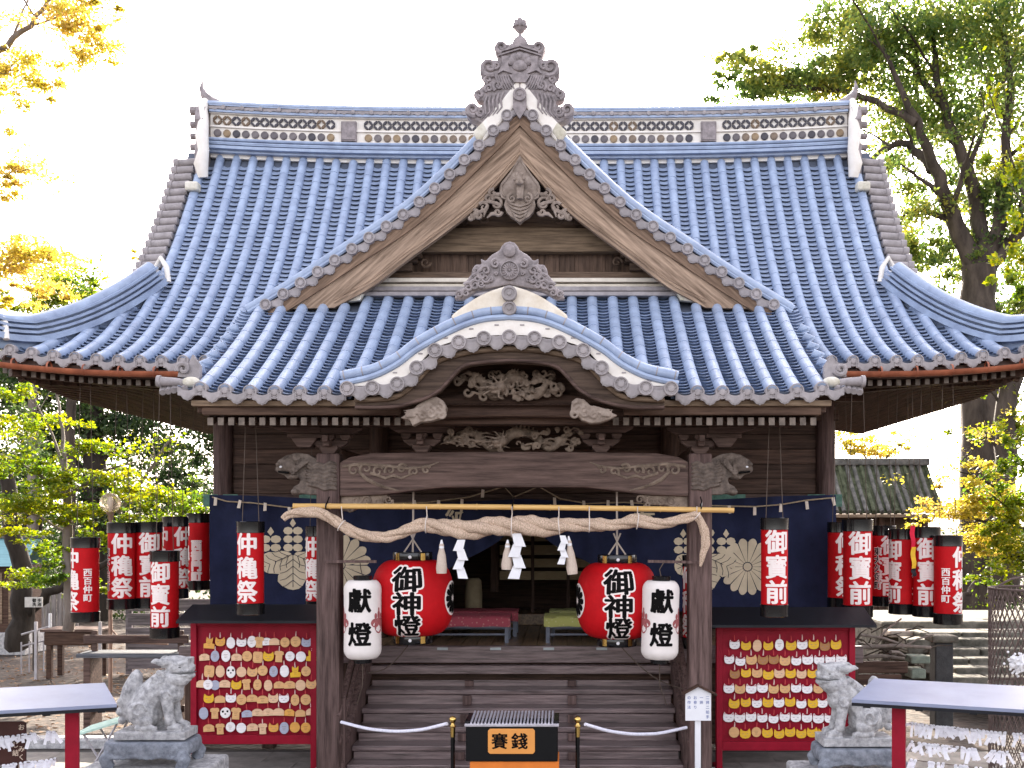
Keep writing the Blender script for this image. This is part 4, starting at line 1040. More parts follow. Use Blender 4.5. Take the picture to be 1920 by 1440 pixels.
def pau(pxc, pyc, sc):
    c = at(pxc, pyc, CY); u = sc*(CY-CAMY)/F; m = MB(); v = MB()
    def leaf(cx, cz, ang, L, wd):
        ca, sa = math.cos(R(ang)), math.sin(R(ang)); poly = []
        for i in range(18):
            t = 2*math.pi*i/18; a = L*.5*(1-math.cos(t)); b = wd*math.sin(t)*(1+.10*math.sin(5*t))*(.55+.45*a/L if a < L*.5 else 1)
            poly.append((c.x+u*(cx+a*ca-b*sa), c.z+u*(cz+a*sa+b*ca)))
        blob(m, poly)
        def L2(a, b): return cpt(c.x+u*(cx+a*ca-b*sa), c.z+u*(cz+a*sa+b*ca))
        for sd2 in (-1, 1):
            for k in range(4):
                q = .12+.2*k
                pts = [L2(L*q, 0), L2(L*(q+.16), sd2*wd*.45), L2(L*(q+.2), sd2*wd*.80)]
                v.tube([(p[0], p[1]-.001, p[2]) for p in pts], .005, 4)
        v.tube([(p[0], p[1]-.001, p[2]) for p in (L2(0,0), L2(L*.5,0), L2(L*.92,0))], .005, 4)
    leaf(0, .05, -90, .62, .27); leaf(-.02, .06, 205, .56, .22); leaf(.02, .06, -25, .56, .22)
    for sx, hh in ((-.38, .40), (0, .58), (.38, .40)):
        n_ = 3 if sx == 0 else 2
        for k in range(n_):
            z = .10+.02+k*.15
            for d in (-1, 1):
                blob(m, [(c.x+u*(sx+d*.085+.088*math.cos(2*math.pi*i/8)), c.z+u*(z+.06+.07*math.sin(2*math.pi*i/8))) for i in range(8)])
        z = .10+n_*.15+.06
        blob(m, [(c.x+u*(sx+a), c.z+u*(z+b)) for a, b in ((0,-.07),(.055,0),(0,.09),(-.055,0))])
    o = m.build('paulownia_crest', CREAM, cloth, fix=False)
    v.build('crest_veins', NAVY, cloth, fix=False)
mum(637, 1060, 58); mum(1403, 1063, 54); pau(548, 1046, 106); pau(1322, 1050, 106)
for ch, a, b, h in (('納', 857, 972, 44), ('奉', 1208, 968, 44)):
    m = MB(); p = at(a, b, CY); letter(m, ch, p.x, p.z, h*(CY-CAMY)/F, cpt, .02)
    m.build('lettering', CREAM, cloth, fix=False)
ropep = [at(*p, CY-.12) for p in ((398,932),(425,940),(475,943),(545,952),(640,952),(720,944),(800,942),(880,932),(945,912),(963,932),(1010,912),(1050,935),(1100,944),(1170,942),(1240,946),(1330,948),(1415,950),(1465,946),(1512,938),(1565,933))]
m = MB(); m.tube(ropep, .010, 6); m.build('hanging_rope', mat('hemp rope', (.38,.29,.19), .9, .3, 20), cur, 60)
for p in ((404,940),(449,945),(497,950),(543,958),(588,960),(735,945),(778,945),(822,945),(866,943),(905,925),(1040,940),(1095,946),(1140,945),(1185,945),(1320,952),(1368,955),(1415,958),(1464,952),(1513,947),(1563,940)):
    a = at(*p, CY-.13); m = MB(); m.prism([(-.02,-.06),(.022,-.055),(.02,.05),(-.02,.055)], -.006, .006, T(*a) @ RY(random.uniform(-.25,.25))); m.build('curtain_loop', WHITE if False else mat('loop cloth', (.70,.60,.50), .85), cur) if 'LOOP' not in globals() else m.build('curtain_loop', LOOP, cur)
    LOOP = C.objects['curtain_loop'].data.materials[0]
# ================================================================ paper lanterns
PAPER_R = mat('red lantern paper', (.50,.006,.010), .6, .1, 8, bump=.08, trans=.12, spec=.15)
PAPER_W = mat('white lantern paper', (.80,.74,.70), .65, .05, 8, bump=.05, trans=.12)
INKW = mat('white lettering', (.80,.70,.66), .7, .04, 8, bump=0)
CORD = mat('cord', (.10,.075,.06), .9, .2)
STEEL = mat('black tin cap', (.005,.005,.006), .16, .2, 6, bump=.02, spec=.45)
A_, B_ = '仲穐祭', '御寳前'
def tin_lantern(pxc, y0, y1, Y, texts, label, top=4.75, wide=52, group='red cylinder lanterns hung round the hall'):
    d = Y-CAMY; L = (y1-y0)*d/F; r_ = wide/2*d/F; p = at(pxc, y1, Y)
    t = thing('cylinder_lantern', label, 'lantern', p, group=group); e = .12*L; r_in = r_*.93
    m = MB(); pr = [(r_in, e)]+[(r_in*(1+.006*(k % 2)), lerp(e, L-e, k/34)) for k in range(1, 34)]+[(r_in, L-e)]
    m.lathe(pr, 30, cap=False); body = m.build('paper_body', PAPER_R, t, 60)
    for z0, nm in ((0, 'bottom_cap'), (L-e-.01, 'top_cap')):
        m = MB(); m.lathe([(r_*.9, z0), (r_, z0+.006), (r_*.985, z0+e*.5), (r_, z0+e), (r_*.96, z0+e+.006), (r_*.94, z0+e-.012), (r_*.92, z0+.02)], 30, cap=False); m.build(nm, STEEL, t, 40)
    h = (L-2*e)/3.15
    for tx, th, col, hh, zc, ol in texts:
        m = MB(); w_ = MB(); n = len(tx); hh2 = h if hh is None else hh*L
        for k, ch in enumerate(tx):
            z = (L/2 + ((n-1)/2-k)*hh2*1.04) + zc*L
            letter(m, ch, 0, z, hh2*1.02, round_fn(r_in, R(th), eps=.004), .028, 1.02)
            if ol: letter(w_, ch, 0, z, hh2*1.02, round_fn(r_in, R(th), eps=.0025), .085)
        m.build('lettering', col, body, fix=False)
        if w_.v: w_.build('lettering_outline', INKW, body, fix=False)
    for s in (-1, 1):
        m = MB(); m.tube([(s*r_*.6, 0, L-.02), (s*r_*.35, 0, top-p.z)], .0045, 5); m.build('hanging_cord', CORD, t)
    return t
IW, IK = INKW, INK
tin_lantern(160, 1007, 1166, 1.25, [(A_, -48, IW, None, 0, 0), ('西百仲町', 34, IW, .095, -.06, 0)], 'leftmost red cylinder lantern below the left eave corner')
tin_lantern(228, 979, 1142, 1.55, [(A_, 24, IW, None, 0, 0), ('東大久保町', -52, IK, .095, -.04, 1)], 'red cylinder lantern under the globe lamp, second from left')
tin_lantern(278, 978, 1140, 1.75, [(B_, 28, IW, None, 0, 0)], 'red cylinder lantern half hidden behind the lowest front lantern')
tin_lantern(329, 968, 1122, 2.2, [(A_, -62, IW, None, 0, 0), (A_, 62, IW, None, 0, 0)], 'red cylinder lantern above and behind the lowest front lantern', wide=48)
tin_lantern(372, 962, 1106, 3.0, [('西御門町', 8, IK, .13, -.12, 1), (A_, -78, IW, None, 0, 0)], 'red cylinder lantern with black lettering beside the curtain left edge', wide=44)
tin_lantern(399, 966, 1103, 3.9, [(A_, 0, IW, None, 0, 0)], 'red cylinder lantern mostly hidden by the curtain left edge', wide=42)
tin_lantern(309, 1032, 1196, 1.05, [(B_, -4, IW, None, 0, 0)], 'lowest red cylinder lantern beside the left votive board roof', wide=54)
tin_lantern(470, 977, 1152, -.12, [(A_, -6, IW, None, 0, 0)], 'red cylinder lantern over the left votive board roof', top=4.12, wide=52)
tin_lantern(594, 986, 1146, 1.1, [(A_, -22, IW, None, 0, 0)], 'red cylinder lantern partly hidden by the left porch post', top=4.6, wide=42)
tin_lantern(1452, 970, 1156, -.2, [(B_, 2, IW, None, 0, 0)], 'red cylinder lantern over the right votive board roof', top=4.12, wide=53)
tin_lantern(1608, 973, 1157, 1.05, [(B_, -2, IW, None, 0, 0)], 'large red cylinder lantern just right of the curtain right edge', wide=57)
tin_lantern(1576, 978, 1140, 2.1, [(A_, 12, IW, None, 0, 0)], 'red cylinder lantern squeezed between curtain and large right lantern', wide=50)
tin_lantern(1656, 985, 1136, 2.3, [('東大久保町', -42, IK, .10, -.03, 1), (B_, 22, IW, None, 0, 0)], 'dim red cylinder lantern behind the large right lantern', wide=48)
tin_lantern(1692, 991, 1151, 1.7, [(B_, -66, IW, None, 0, 0), (A_, 72, IW, None, 0, 0)], 'red cylinder lantern with bare red front among the right eave lanterns', wide=52)
tin_lantern(1737, 987, 1156, 1.45, [(B_, -12, IW, None, 0, 0), ('東大久保町', 58, IW, .11, -.03, 0)], 'red cylinder lantern second from the right end', wide=52)
tin_lantern(1777, 1003, 1170, 1.15, [(A_, 46, IW, None, 0, 0), ('西百仲町', -28, IW, .095, -.06, 0)], 'rightmost red cylinder lantern below the right eave', wide=54)
tin_lantern(1301, 1040, 1216, .9, [(A_, -30, IW, None, 0, 0)], 'red cylinder lantern behind the right white lantern and porch post', top=4.5, wide=44)
def fat_lantern(pxc, pyc, Y, label, crest):
    p = at(pxc, pyc, Y); t = thing('barrel_lantern', label, 'lantern', p, group='large red barrel lanterns in the porch')
    H, RW = .43, .465
    rad = lambda z: .235+(RW-.235)*max(0, 1-min(1, abs(z/H))**2.8)**.5
    m = MB(); n = 46; pr = []
    for k in range(n+1):
        z = -H*math.cos(math.pi*k/n); pr.append((rad(z)+(.0035 if k % 2 else 0), z))
    m.lathe(pr, 48); b = m.build('paper_body', PAPER_R, t, 60)
    for z0, nm in ((H-.01, 'top_cap'), (-H-.095, 'bottom_cap')):
        m = MB(); m.lathe([(.22, z0), (.225, z0+.01), (.225, z0+.095), (.22, z0+.105), (.20, z0+.105)], 32); cp = m.build(nm, STEEL, t, 40)
        for th in (-42, 0, 38):
            m = MB()
            if th: m.grid([[(.2275*math.sin(R(th+q)), -.2275*math.cos(R(th+q)), z0+zz) for q in (-7, -2, 3, 8)] for zz in (.012, .093)]); m.build('gold_band', GOLD, cp, fix=False)
            else: m.ell((0, -.228, z0+.05), (.02,.012,.02)); m.build('rivet', WHITE, cp, 60)
    for nm, mt, bold, eps in (('lettering_outline', INKW, .095, .006), ('lettering', INK, .030, .009)):
        m = MB()
        for ch, z, h in (('御', .225, .29), ('神', -.045, .27), ('燈', -.295, .26)): letter(m, ch, .0, z, h, round_fn(rad, R(0), eps=eps), bold, 1.25)
        m.build(nm, mt, b, fix=False)
    f0 = round_fn(rad, R(crest), eps=.006); f1 = round_fn(rad, R(crest), eps=.009)
    m = MB(); q = 24; vs = [f0(0, 0)]; fs = []
    for rr in (.09, .18, .20): vs += [f0(rr*math.cos(2*math.pi*i/q), rr*math.sin(2*math.pi*i/q)*1.0) for i in range(q)]
    fs = [(0, 1+i, 1+(i+1) % q) for i in range(q)]+[(1+k*q+i, 1+(k+1)*q+i, 1+(k+1)*q+(i+1) % q, 1+k*q+(i+1) % q) for k in (0, 1) for i in range(q)]
    m.add(vs, fs); m.build('crest_disc', INKW, b, fix=False)
    m = MB()
    for k in range(12):
        a = 2*math.pi*k/12; pts = [(.03,-.0),(.07,-.022),(.15,-.036),(.178,-.02),(.178,.02),(.15,.036),(.07,.022)]
        m.add([f1(x*math.cos(a)-y*math.sin(a), x*math.sin(a)+y*math.cos(a)) for x, y in pts], [list(range(7))])
    m.build('crest_petals', INK, b, fix=False)
    m = MB(); m.tube([(0,0,H+.09),(0,.02,H+.3),(.0,.05,3.42-p.z)], [.012,.012,.012], 6)
    for s in (-1, 1): m.tube([(s*.1,0,H+.09),(0,0,H+.24),(s*.04,.0,H+.34)], .010, 6)
    m.build('hanging_rope', mat('pale rope', (.50,.42,.36), .9), t)
    return t
tl = fat_lantern(774, 1120, .18, 'large red barrel lantern with black lettering, left of porch centre', 82)
tr_ = fat_lantern(1157, 1125, .18, 'large red barrel lantern with black lettering, right of porch centre', -78)
for t, a, b in ((tl, (770,1203), (690,1262)), (tr_, (1162,1210), (1282,1292))):
    A2 = at(*a, .18)-t.location; B2 = at(*b, .5)-t.location; m = MB(); m.tube([A2+(B2-A2)*k/8+Vector((0,0,-.10*math.sin(math.pi*k/8))) for k in range(9)], .007, 5); m.build('tether_rope', CORD, t)
def white_lantern(pxc, pyc, Y, label, tilt):
    p = at(pxc, pyc, Y); t = thing('white_lantern', label, 'lantern', p, group='white paper lanterns on the porch posts'); t.rotation_euler = (0, R(tilt), 0)
    H, RW = .435, .207
    rad = lambda z: RW*(1-.012*math.cos(z*5))*max(.0, 1-max(0, (abs(z)-.33)/(H-.33+.045))**2.2)**.5
    m = MB(); n = 60; pr = [(rad(-H+2*H*k/n)*(1+.004*(k % 2)), -H+2*H*k/n) for k in range(n+1)]
    m.lathe(pr, 36); b = m.build('paper_body', PAPER_W, t, 60)
    m = MB()
    for ch, z in (('獻', .215), ('燈', -.155)): letter(m, ch, 0, z, .275, round_fn(rad, 0, eps=.004), .034, .98)
    m.build('lettering', INK, b, fix=False)
    DR = mat('dull red print', (.33,.10,.10), .8, .3, 30) if 'dull red print' not in bpy.data.materials else bpy.data.materials['dull red print']
    for th in (-68, 68):
        f = round_fn(rad, R(th), eps=.004); m = MB()
        for cx, cz, a, bb in ((0,-.06,.07,.09), (-.055,-.03,.06,.05), (.055,-.03,.06,.05), (0,.06,.025,.05), (-.05,.045,.02,.035), (.05,.045,.02,.035), (0,.12,.014,.02)):
            m.add([f(cx+a*math.cos(2*math.pi*i/12), cz+bb*math.sin(2*math.pi*i/12)) for i in range(12)], [list(range(12))])
        m.build('paulownia_print', DR, b, fix=False)
    for z0, nm in ((H-.005, 'top_cap'), (-H-.05, 'bottom_cap')):
        m = MB(); m.lathe([(.10, z0), (.105, z0+.055), (.09, z0+.058)], 20); m.build(nm, STEEL, t, 40)
    return t
wl = white_lantern(680, 1161, -.22, 'white paper lantern beside the left porch post', 0)
wr = white_lantern(1238, 1162, -.22, 'white paper lantern beside the right porch post', 1.2)
for t, s in ((wl, -1), (wr, 1)):
    z = at(0, 1053, -.22).z-t.location.z
    m = MB(); m.bar((s*.42, .02, z), (-s*.15, .02, z), .03, .03); m.build('hanging_arm', W_POST, t)
    m = MB(); m.tube([(0, 0, .48), (-.02, 0, .56), (.03*s, 0, z)], .006, 5); m.build('hanging_cord', CORD, t)
    m = MB(); m.tube([(0, 0, -.48), (.02*s, .1, -.75), (.12*s, .3, -1.0)], .006, 5); m.build('tether_cord', CORD, t)
# ================================================================ straw rope, bamboo, tassels, paper streamers
SY = -.33
raw = [(531,973,5),(540,965,7),(552,961,8),(573,961,9.5),(600,961,9.5),(612,966,9),(628,977,9),(648,991,9.5),(676,1002,10),(703,1008,9.5),(726,1008,9.5),(749,999,10),(772,991,10.5),(795,983,12),(818,986,13),(852,993,16),(887,993,17),(921,987,16),(955,986,16.5),(1000,987,18),(1030,988,16),(1050,986,13),(1069,985,11.5),(1103,983,11.5),(1126,985,12),(1149,985,9),(1165,981,10),(1190,976,12),(1218,981,10.5),(1252,981,8.5),(1287,972,8.5),(1305,965,7.5),(1314,976,6.5),(1321,998,8),(1323,1022,7.5),(1318,1042,5.5),(1313,1062,2)]
fx = [at(a, b, SY) for a, b, r_ in raw]; fr = [r_*1.12*(SY-CAMY)/F for a, b, r_ in raw]
cen = []; crad = []
for i in range(len(fx)-1):
    for k in range(10): cen.append(fx[i].lerp(fx[i+1], k/10)); crad.append(lerp(fr[i], fr[i+1], k/10))
cen.append(fx[-1]); crad.append(fr[-1])
for _ in range(6): cen = [cen[0]]+[(cen[i-1]+cen[i]*2+cen[i+1])/4 for i in range(1, len(cen)-1)]+[cen[-1]]
shime = thing('sacred_straw_rope', 'thick twisted straw rope hung across the porch under a bamboo pole', 'rope', cen[len(cen)//2])
STRAW = mat('rice straw', (.50,.33,.215), .9, .4, 6, (14,4,14), .9, 16, col2=(.84,.65,.50))
ib = shime.location.copy(); S_ = 0; arc = [0]
for a, b in zip(cen, cen[1:]): S_ += (b-a).length; arc.append(S_)
for st_ in range(3):
    pts = []; rr = []
    for i, c in enumerate(cen):
        t = (cen[min(i+1, len(cen)-1)]-cen[max(0, i-1)]).normalized(); u = Vector((0, 1, 0)); v = t.cross(u).normalized()
        ph = arc[i]*5.0+st_*2*math.pi/3; R_ = crad[i]
        pts.append(c-ib+(u*math.cos(ph)+v*math.sin(ph))*R_*.46); rr.append(R_*(.60+.05*math.sin(arc[i]*40+st_)))
    m = MB(); m.tube(pts, rr, 9); m.build('rope_strand', STRAW, shime, 70)
for px_ in (800, 961, 1047, 1104, 1195, 640, 1307):
    i = min(range(len(cen)), key=lambda k: abs(cen[k].x-at(px_, 0, SY).x)); c = cen[i]-ib; m = MB(); rr_ = crad[i]*1.12
    t = (cen[i+1]-cen[i-1]).normalized(); u = Vector((0,1,0)); v = t.cross(u)
    m.tube([c+(u*math.cos(a*.2)+v*math.sin(a*.2))*rr_ for a in range(33)]+[Vector((c.x, -.0, at(0, 950, SY).z-ib.z))], .006, 5); m.build('binding_cord', mat('white cord', (.72,.64,.58), .8) if 'white cord' not in bpy.data.materials else bpy.data.materials['white cord'], shime)
bam = thing('bamboo_pole', 'long yellow bamboo pole lashed across both porch posts', 'bamboo pole', at(962, 953, -.27))
BAMB = mat('bamboo', (.62,.36,.12), .38, .15, 5, (.5,8,8), .1, 20, col2=(.74,.48,.18))
a, b = at(550, 949, -.27)-bam.location, at(1376, 957, -.27)-bam.location
m = MB(); pts = []; rr = []; N = 12
for k in range(N):
    for f in (0, .03, .97): t = (k+f)/N; pts.append(a.lerp(b, t)+Vector((0,0,.012*math.sin(t*3.1)))); rr.append(.031 if f else .036)
pts.append(b); rr.append(.031); m.tube(pts, rr, 12); m.build('pole', BAMB, bam, 40)
for px_ in (612, 961, 1314):
    c = at(px_, 950, -.27)-bam.location; m = MB(); m.tube([c+Vector((0, -.04*math.cos(k*.7), .036*math.sin(k*.7))) for k in range(10)]+[c+Vector((.01, 0, .05)), c+Vector((.01, .10, .11))], .008, 5); m.build('lashing_hook', STEEL, bam)
def tassel(pxc, y0, y1, label, lean=0):
    p = at(pxc, y0, SY-.02); L = (y1-y0)*(SY-CAMY)/F; t = thing('straw_tassel', label, 'tassel', p, group='tassels under the straw rope')
    m = MB(); m.lathe([(.055, -L), (.062, -L*.85), (.045, -L*.45), (.022, -L*.22), (.028, -L*.16), (.012, -L*.08), (.006, .0)], 14); o = m.build('tassel_body', mat('tassel hemp', (.56,.46,.38), .9, .2, 10, (40,40,2), .6, 10) if 'tassel hemp' not in bpy.data.materials else bpy.data.materials['tassel hemp'], t, 50); t.rotation_euler = (0, R(lean), 0)
    m = MB(); m.lathe([(.024, -L*.30), (.028, -L*.22), (.020, -L*.12), (.008, .0)], 10); m.build('tassel_knot', WHITE, t, 50)
tassel(828, 1012, 1075, 'hanging straw tassel left of the rope centre, over the left barrel lantern')
tassel(952, 1012, 1068, 'hanging straw tassel behind the middle paper streamer', 2)
tassel(1066, 1005, 1077, 'hanging straw tassel beside the right paper streamer', -6)
PAPER = mat('white paper', (.82,.81,.82), .7, .04, 10, bump=.05, trans=.2)
def shide(pxc, y0, y1, label, flip=1):
    p = at(pxc, y0, SY-.05); L = (y1-y0)*(SY-CAMY)/F; t = thing('paper_streamer', label, 'paper streamer', p, group='zigzag paper streamers under the straw rope')
    x = 0; z = 0; w_ = L*.26; n = 4
    for k in range(n):
        h = L/n*1.22; sk = flip*(.5 if k % 2 else -.5)*w_; m = MB()
        q = [(x-w_*.4+sk*.1, -.012*(k % 2), z), (x+w_*.4+sk*.1, -.012*(k % 2), z), (x+w_*.5+sk*.8, -.02-.01*k, z-h), (x-w_*.5+sk*.8, -.03-.008*k, z-h*.96)]
        m.add(q+[(a, b+.003, c) for a, b, c in q], [(0,1,2,3),(7,6,5,4),(0,4,5,1),(1,5,6,2),(2,6,7,3),(3,7,4,0)]); m.build('paper_fold', PAPER, t)
        x += sk*.45; z -= h*.80
shide(866, 1012, 1082, 'white zigzag paper streamer left of the rope centre', 1)
shide(967, 1000, 1082, 'white zigzag paper streamer at the rope centre', -1)
shide(1054, 1004, 1056, 'short white zigzag paper streamer right of the rope centre', -1)

p = at(1713, 1045, 1.3); t = thing('cloth_ribbon', 'red and yellow cloth ribbon hanging between two right eave lanterns', 'ribbon', p)
for nm, col, z0, z1, x0 in (('red_strip', (.62,.01,.04), .12, .40, -.01), ('yellow_strip', (.75,.45,.03), -.14, .13, .0), ('dark_strip', (.02,.015,.02), -.24, -.14, .005)):
    m = MB(); m.grid([[(x0-.028+.01*math.sin(k*1.1), -.01*math.cos(k), lerp(z0, z1, k/6)), (x0+.028+.008*math.sin(k*1.3), .012*math.cos(k*1.2), lerp(z0, z1, k/6))] for k in range(7)]); m.build(nm, mat('ribbon '+nm, col, .6), t, 60, fix=False)
m = MB(); m.tube([(0,0,.38),(.01,0,1.0),(.01,.1,4.72-p.z)], .004, 5); m.build('hanging_cord', CORD, t)
# ================================================================ votive plaques and their boards
EY = .38
def plaque_stand(x0, x1, yt, yb, rx0, rx1, ry0, ry1, label):
    A = at(x0, yt, EY); B = at(x1, yb, EY); cx = (A.x+B.x)/2
    t = thing('votive_plaque_stand', label, 'votive board', (cx, EY, 0)); hw = (B.x-A.x)/2; zt, zb = A.z, B.z
    part('back_panel', REDW, t, (-hw+.03, hw-.03, .03, .06, zb, zt), bevel=0)
    for s in (-1, 1): part('post', REDW, t, (s*(hw-.035)-.035, s*(hw-.035)+.035, -.02, .075, .0, zt+.05), bevel=.006)
    part('bottom_rail', REDW, t, (-hw+.07, hw-.07, -.01, .07, zb-.02, zb+.085), bevel=.006)
    part('top_rail', REDW, t, (-hw+.07, hw-.07, -.01, .028, zt-.05, zt+.04), bevel=.006)
    for s in (-1, 1): part('foot', REDW, t, (s*(hw-.035)-.045, s*(hw-.035)+.045, -.28, .3, .0, .07), bevel=.01)
    f0 = at(rx0, ry1, EY-.34); f1 = at(rx1, ry1, EY-.34); b0 = at(rx0+14, ry0, EY+.22); zf, zk_ = f0.z, b0.z
    m = MB(); m.grid([[(f0.x-cx, -.34, zf), (f1.x-cx, -.34, zf)], [(f0.x-cx, .2, zk_), (f1.x-cx, .2, zk_)]]); m.grid([[(f0.x-cx, -.34, zf-.03), (f1.x-cx, -.34, zf-.03)], [(f0.x-cx, .2, zk_-.03), (f1.x-cx, .2, zk_-.03)]], True)
    m.add([(f0.x-cx, -.34, zf), (f1.x-cx, -.34, zf), (f1.x-cx, -.34, zf-.03), (f0.x-cx, -.34, zf-.03)], [(0,1,2,3)])
    m.add([(f0.x-cx, .2, zk_), (f1.x-cx, .2, zk_), (f1.x-cx, .2, zk_-.03), (f0.x-cx, .2, zk_-.03)], [(3,2,1,0)])
    for X in (f0.x, f1.x): m.add([(X-cx, -.34, zf), (X-cx, -.34, zf-.03), (X-cx, .2, zk_-.03), (X-cx, .2, zk_)], [(0,1,2,3)])
    m.build('roof', BLACKR, t)
    m = MB(); m.grid([[(f0.x-cx, .2, zk_), (f1.x-cx, .2, zk_)], [(f0.x-cx, .62, zk_-.3), (f1.x-cx, .62, zk_-.3)]]); m.build('roof_back', BLACKR, t)
    return t
sl = plaque_stand(358, 594, 1166, 1392, 330, 600, 1133, 1164, 'red votive board under black roof, hung with mixed wooden plaques, left of stairs')
sr = plaque_stand(1343, 1603, 1174, 1404, 1332, 1644, 1138, 1172, 'red votive board under black roof, hung with cat face plaques, right of stairs')
EC = {c: mat('plaque '+n, v, .6, .15, 6, (1,1,8), .1, 20) for c, n, v in (('t','tan',(.62,.36,.16)), ('o','orange',(.66,.33,.075)), ('p','pale',(.66,.43,.27)), ('w','white',(.76,.72,.72)), ('y','yellow',(.68,.40,.03)), ('b','blue grey',(.36,.37,.46)), ('x','black and white',(.76,.72,.70)), ('n','brown',(.36,.17,.065)))}
ECN = {'t':'tan','o':'orange tan','p':'pale wood','w':'white','y':'yellow','b':'blue grey','x':'black and white','n':'brown'}
def cat_poly(s):
    pts = [(-.045,.052),(-.052,.03),(-.056,.0),(-.05,-.028),(-.03,-.044),(0,-.048),(.03,-.044),(.05,-.028),(.056,.0),(.052,.03),(.045,.052),(.022,.03),(0,.026),(-.022,.03)]
    return [(x*s, z*s) for x, z in pts]
ES = {'r': [(.052*math.cos(2*math.pi*i/20), .054*math.sin(2*math.pi*i/20)) for i in range(20)],
      't': [(.048*math.cos(2*math.pi*i/20)*(1 if math.sin(2*math.pi*i/20) < 0 else .93), .064*math.sin(2*math.pi*i/20)*(1-.1*max(0, math.sin(2*math.pi*i/20)))) for i in range(20)],
      'h': [(-.056,-.036),(.056,-.036),(.056,.014),(.03,.034),(0,.040),(-.03,.034),(-.056,.014)],
      'g': [(-.05,-.04),(-.036,-.06),(.036,-.06),(.05,-.04),(.05,.04),(.036,.056),(-.036,.056),(-.05,.04)],
      'k': [(-.036,-.062),(.036,-.062),(.034,.012),(.05,.016),(.046,.046),(.02,.056),(0,.05),(-.02,.056),(-.046,.046),(-.05,.016),(-.034,.012)],
      'c': cat_poly(1.0),
      'd': [(-.056,-.056),(.056,-.056),(.056,-.01),(.03,.0),(.034,.03),(.036,.062),(.018,.044),(-.008,.044),(-.03,.062),(-.034,.03),(-.03,.0),(-.056,-.01)]}
ESN = {'r':'round','t':'oval','h':'house shaped','g':'rounded square','k':'robe shaped','c':'cat face','d':'cat topped'}
emesh = {}
for k, poly in ES.items():
    for c in EC:
        m = MB(); m.prism(poly, -.005, .005); emesh[k+c] = m.mesh('plaque', EC[c])
m = MB()
for s in (-1, 1): m.prism([(s*.042,.046),(s*.046,.030),(s*.028,.031)], -.0065, -.0052)
EARS = m.mesh('ears', mat('pink print', (.55,.15,.14), .7))
m = MB()
for s in (-1, 1): m.tube([(s*.030,-.006,-.004), (s*.022,-.006,.003), (s*.013,-.006,-.003)], .0022, 4)
m.tube([(-.01,-.006,-.020), (0,-.006,-.024), (.01,-.006,-.020)], .002, 4); EYES = m.mesh('face_print', mat('grey print', (.20,.17,.22), .7))
m = MB()
for s in (-1, 1): m.prism([(s*.036,.022),(s*.016,.026),(s*.012,.008),(s*.030,.002)], -.0065, -.0052)
m.ell((0,-.006,-.012), (.010,.002,.007), None, 8, 4); PATCH = m.mesh('black_print', INK)
m = MB()
for k in range(3): m.box(-.022+.004*k, .020-.006*k, -.0062, -.0052, .010-.016*k, .013-.016*k)
LINES = m.mesh('brush_print', mat('brown print', (.20,.10,.05), .7))
m = MB(); m.tube([(-.004,0,.045),(-.002,-.006,.08),(0,.0,.105)], .0028, 5); m.tube([(.004,0,.045),(.003,-.006,.08),(0,.0,.105)], .0028, 5); m.ell((0,-.004,.062), .006, n=6, m=4)
ECORD = [m.mesh('cord', mat('plaque cord %d' % i, c, .8)) for i, c in enumerate(((.5,.06,.06), (.72,.52,.48)))]
ordw = ['first','second','third','fourth','fifth','sixth','seventh','eighth','ninth','tenth','eleventh','twelfth','thirteenth']
roww = ['top','second','third','fourth','fifth','sixth','bottom']
def hang(board, stand_o, ox, oy, rows_, sc):
    for ri, (zy, items) in enumerate(rows_):
        for k, (zx, shp, col) in enumerate(items):
            jy = random.uniform(-10, 10); p = at(ox+zx/5.143, oy+(zy+jy)/5.143, EY-.012-.006*(k % 2))
            o = inst('votive_plaque', emesh[shp+col], T(p.x, p.y, p.z) @ RY(random.uniform(-.07, .07)) @ SC(sc*random.uniform(.94, 1.04)))
            tag(o, '%s %s plaque, %s from left in %s row, %s board' % (ECN[col], ESN[shp], ordw[k], roww[ri], board), 'votive plaque', 'votive plaques on the %s red board' % board)
            inst('cord', random.choice(ECORD), None, o)
            if shp == 'c' and col == 'w': inst('ears', EARS, None, o)
            if shp == 'c': inst('face_print', EYES, None, o)
            elif col == 'x': inst('black_print', PATCH, None, o)
            elif random.random() < .6: inst('brush_print', LINES, None, o)
def rw(y, s): return (y, [(int(a[:-2]), a[-2], a[-1]) for a in s.split()])
hang('left', sl, 340, 1140, [
    rw(330, '270do 375co 478tw 580cw 680tw 752kt 820hw 897hp 1000rt 1103rt 1207cb'),
    rw(465, '222hp 325tb 430tw 533hp 635rt 738gt 840cy 942kt 1048rw 1153rw 1255dy'),
    rw(610, '270gt 375tp 478tx 580rp 685ct 785rt 890tb 995tw 1100dy 1203rt'),
    rw(735, '200hp 258rw 326rb 420hp 530cy 628kt 735tt 838tp 942ht 1045ht 1150rp 1252ct'),
    rw(875, '265cy 372ht 478cw 580rt 683ht 785ht 887cp 990cw 1097tt 1200rt'),
    rw(1010, '215tb 323kt 425rx 527kt 633hb 735hp 838hp 938hp 1043ho 1148ht 1252hp'),
    rw(1155, '265ht 375kt 475rw 578rw 685hp 785kp 890co 992tb 1095ro 1200ro')], 1.12)
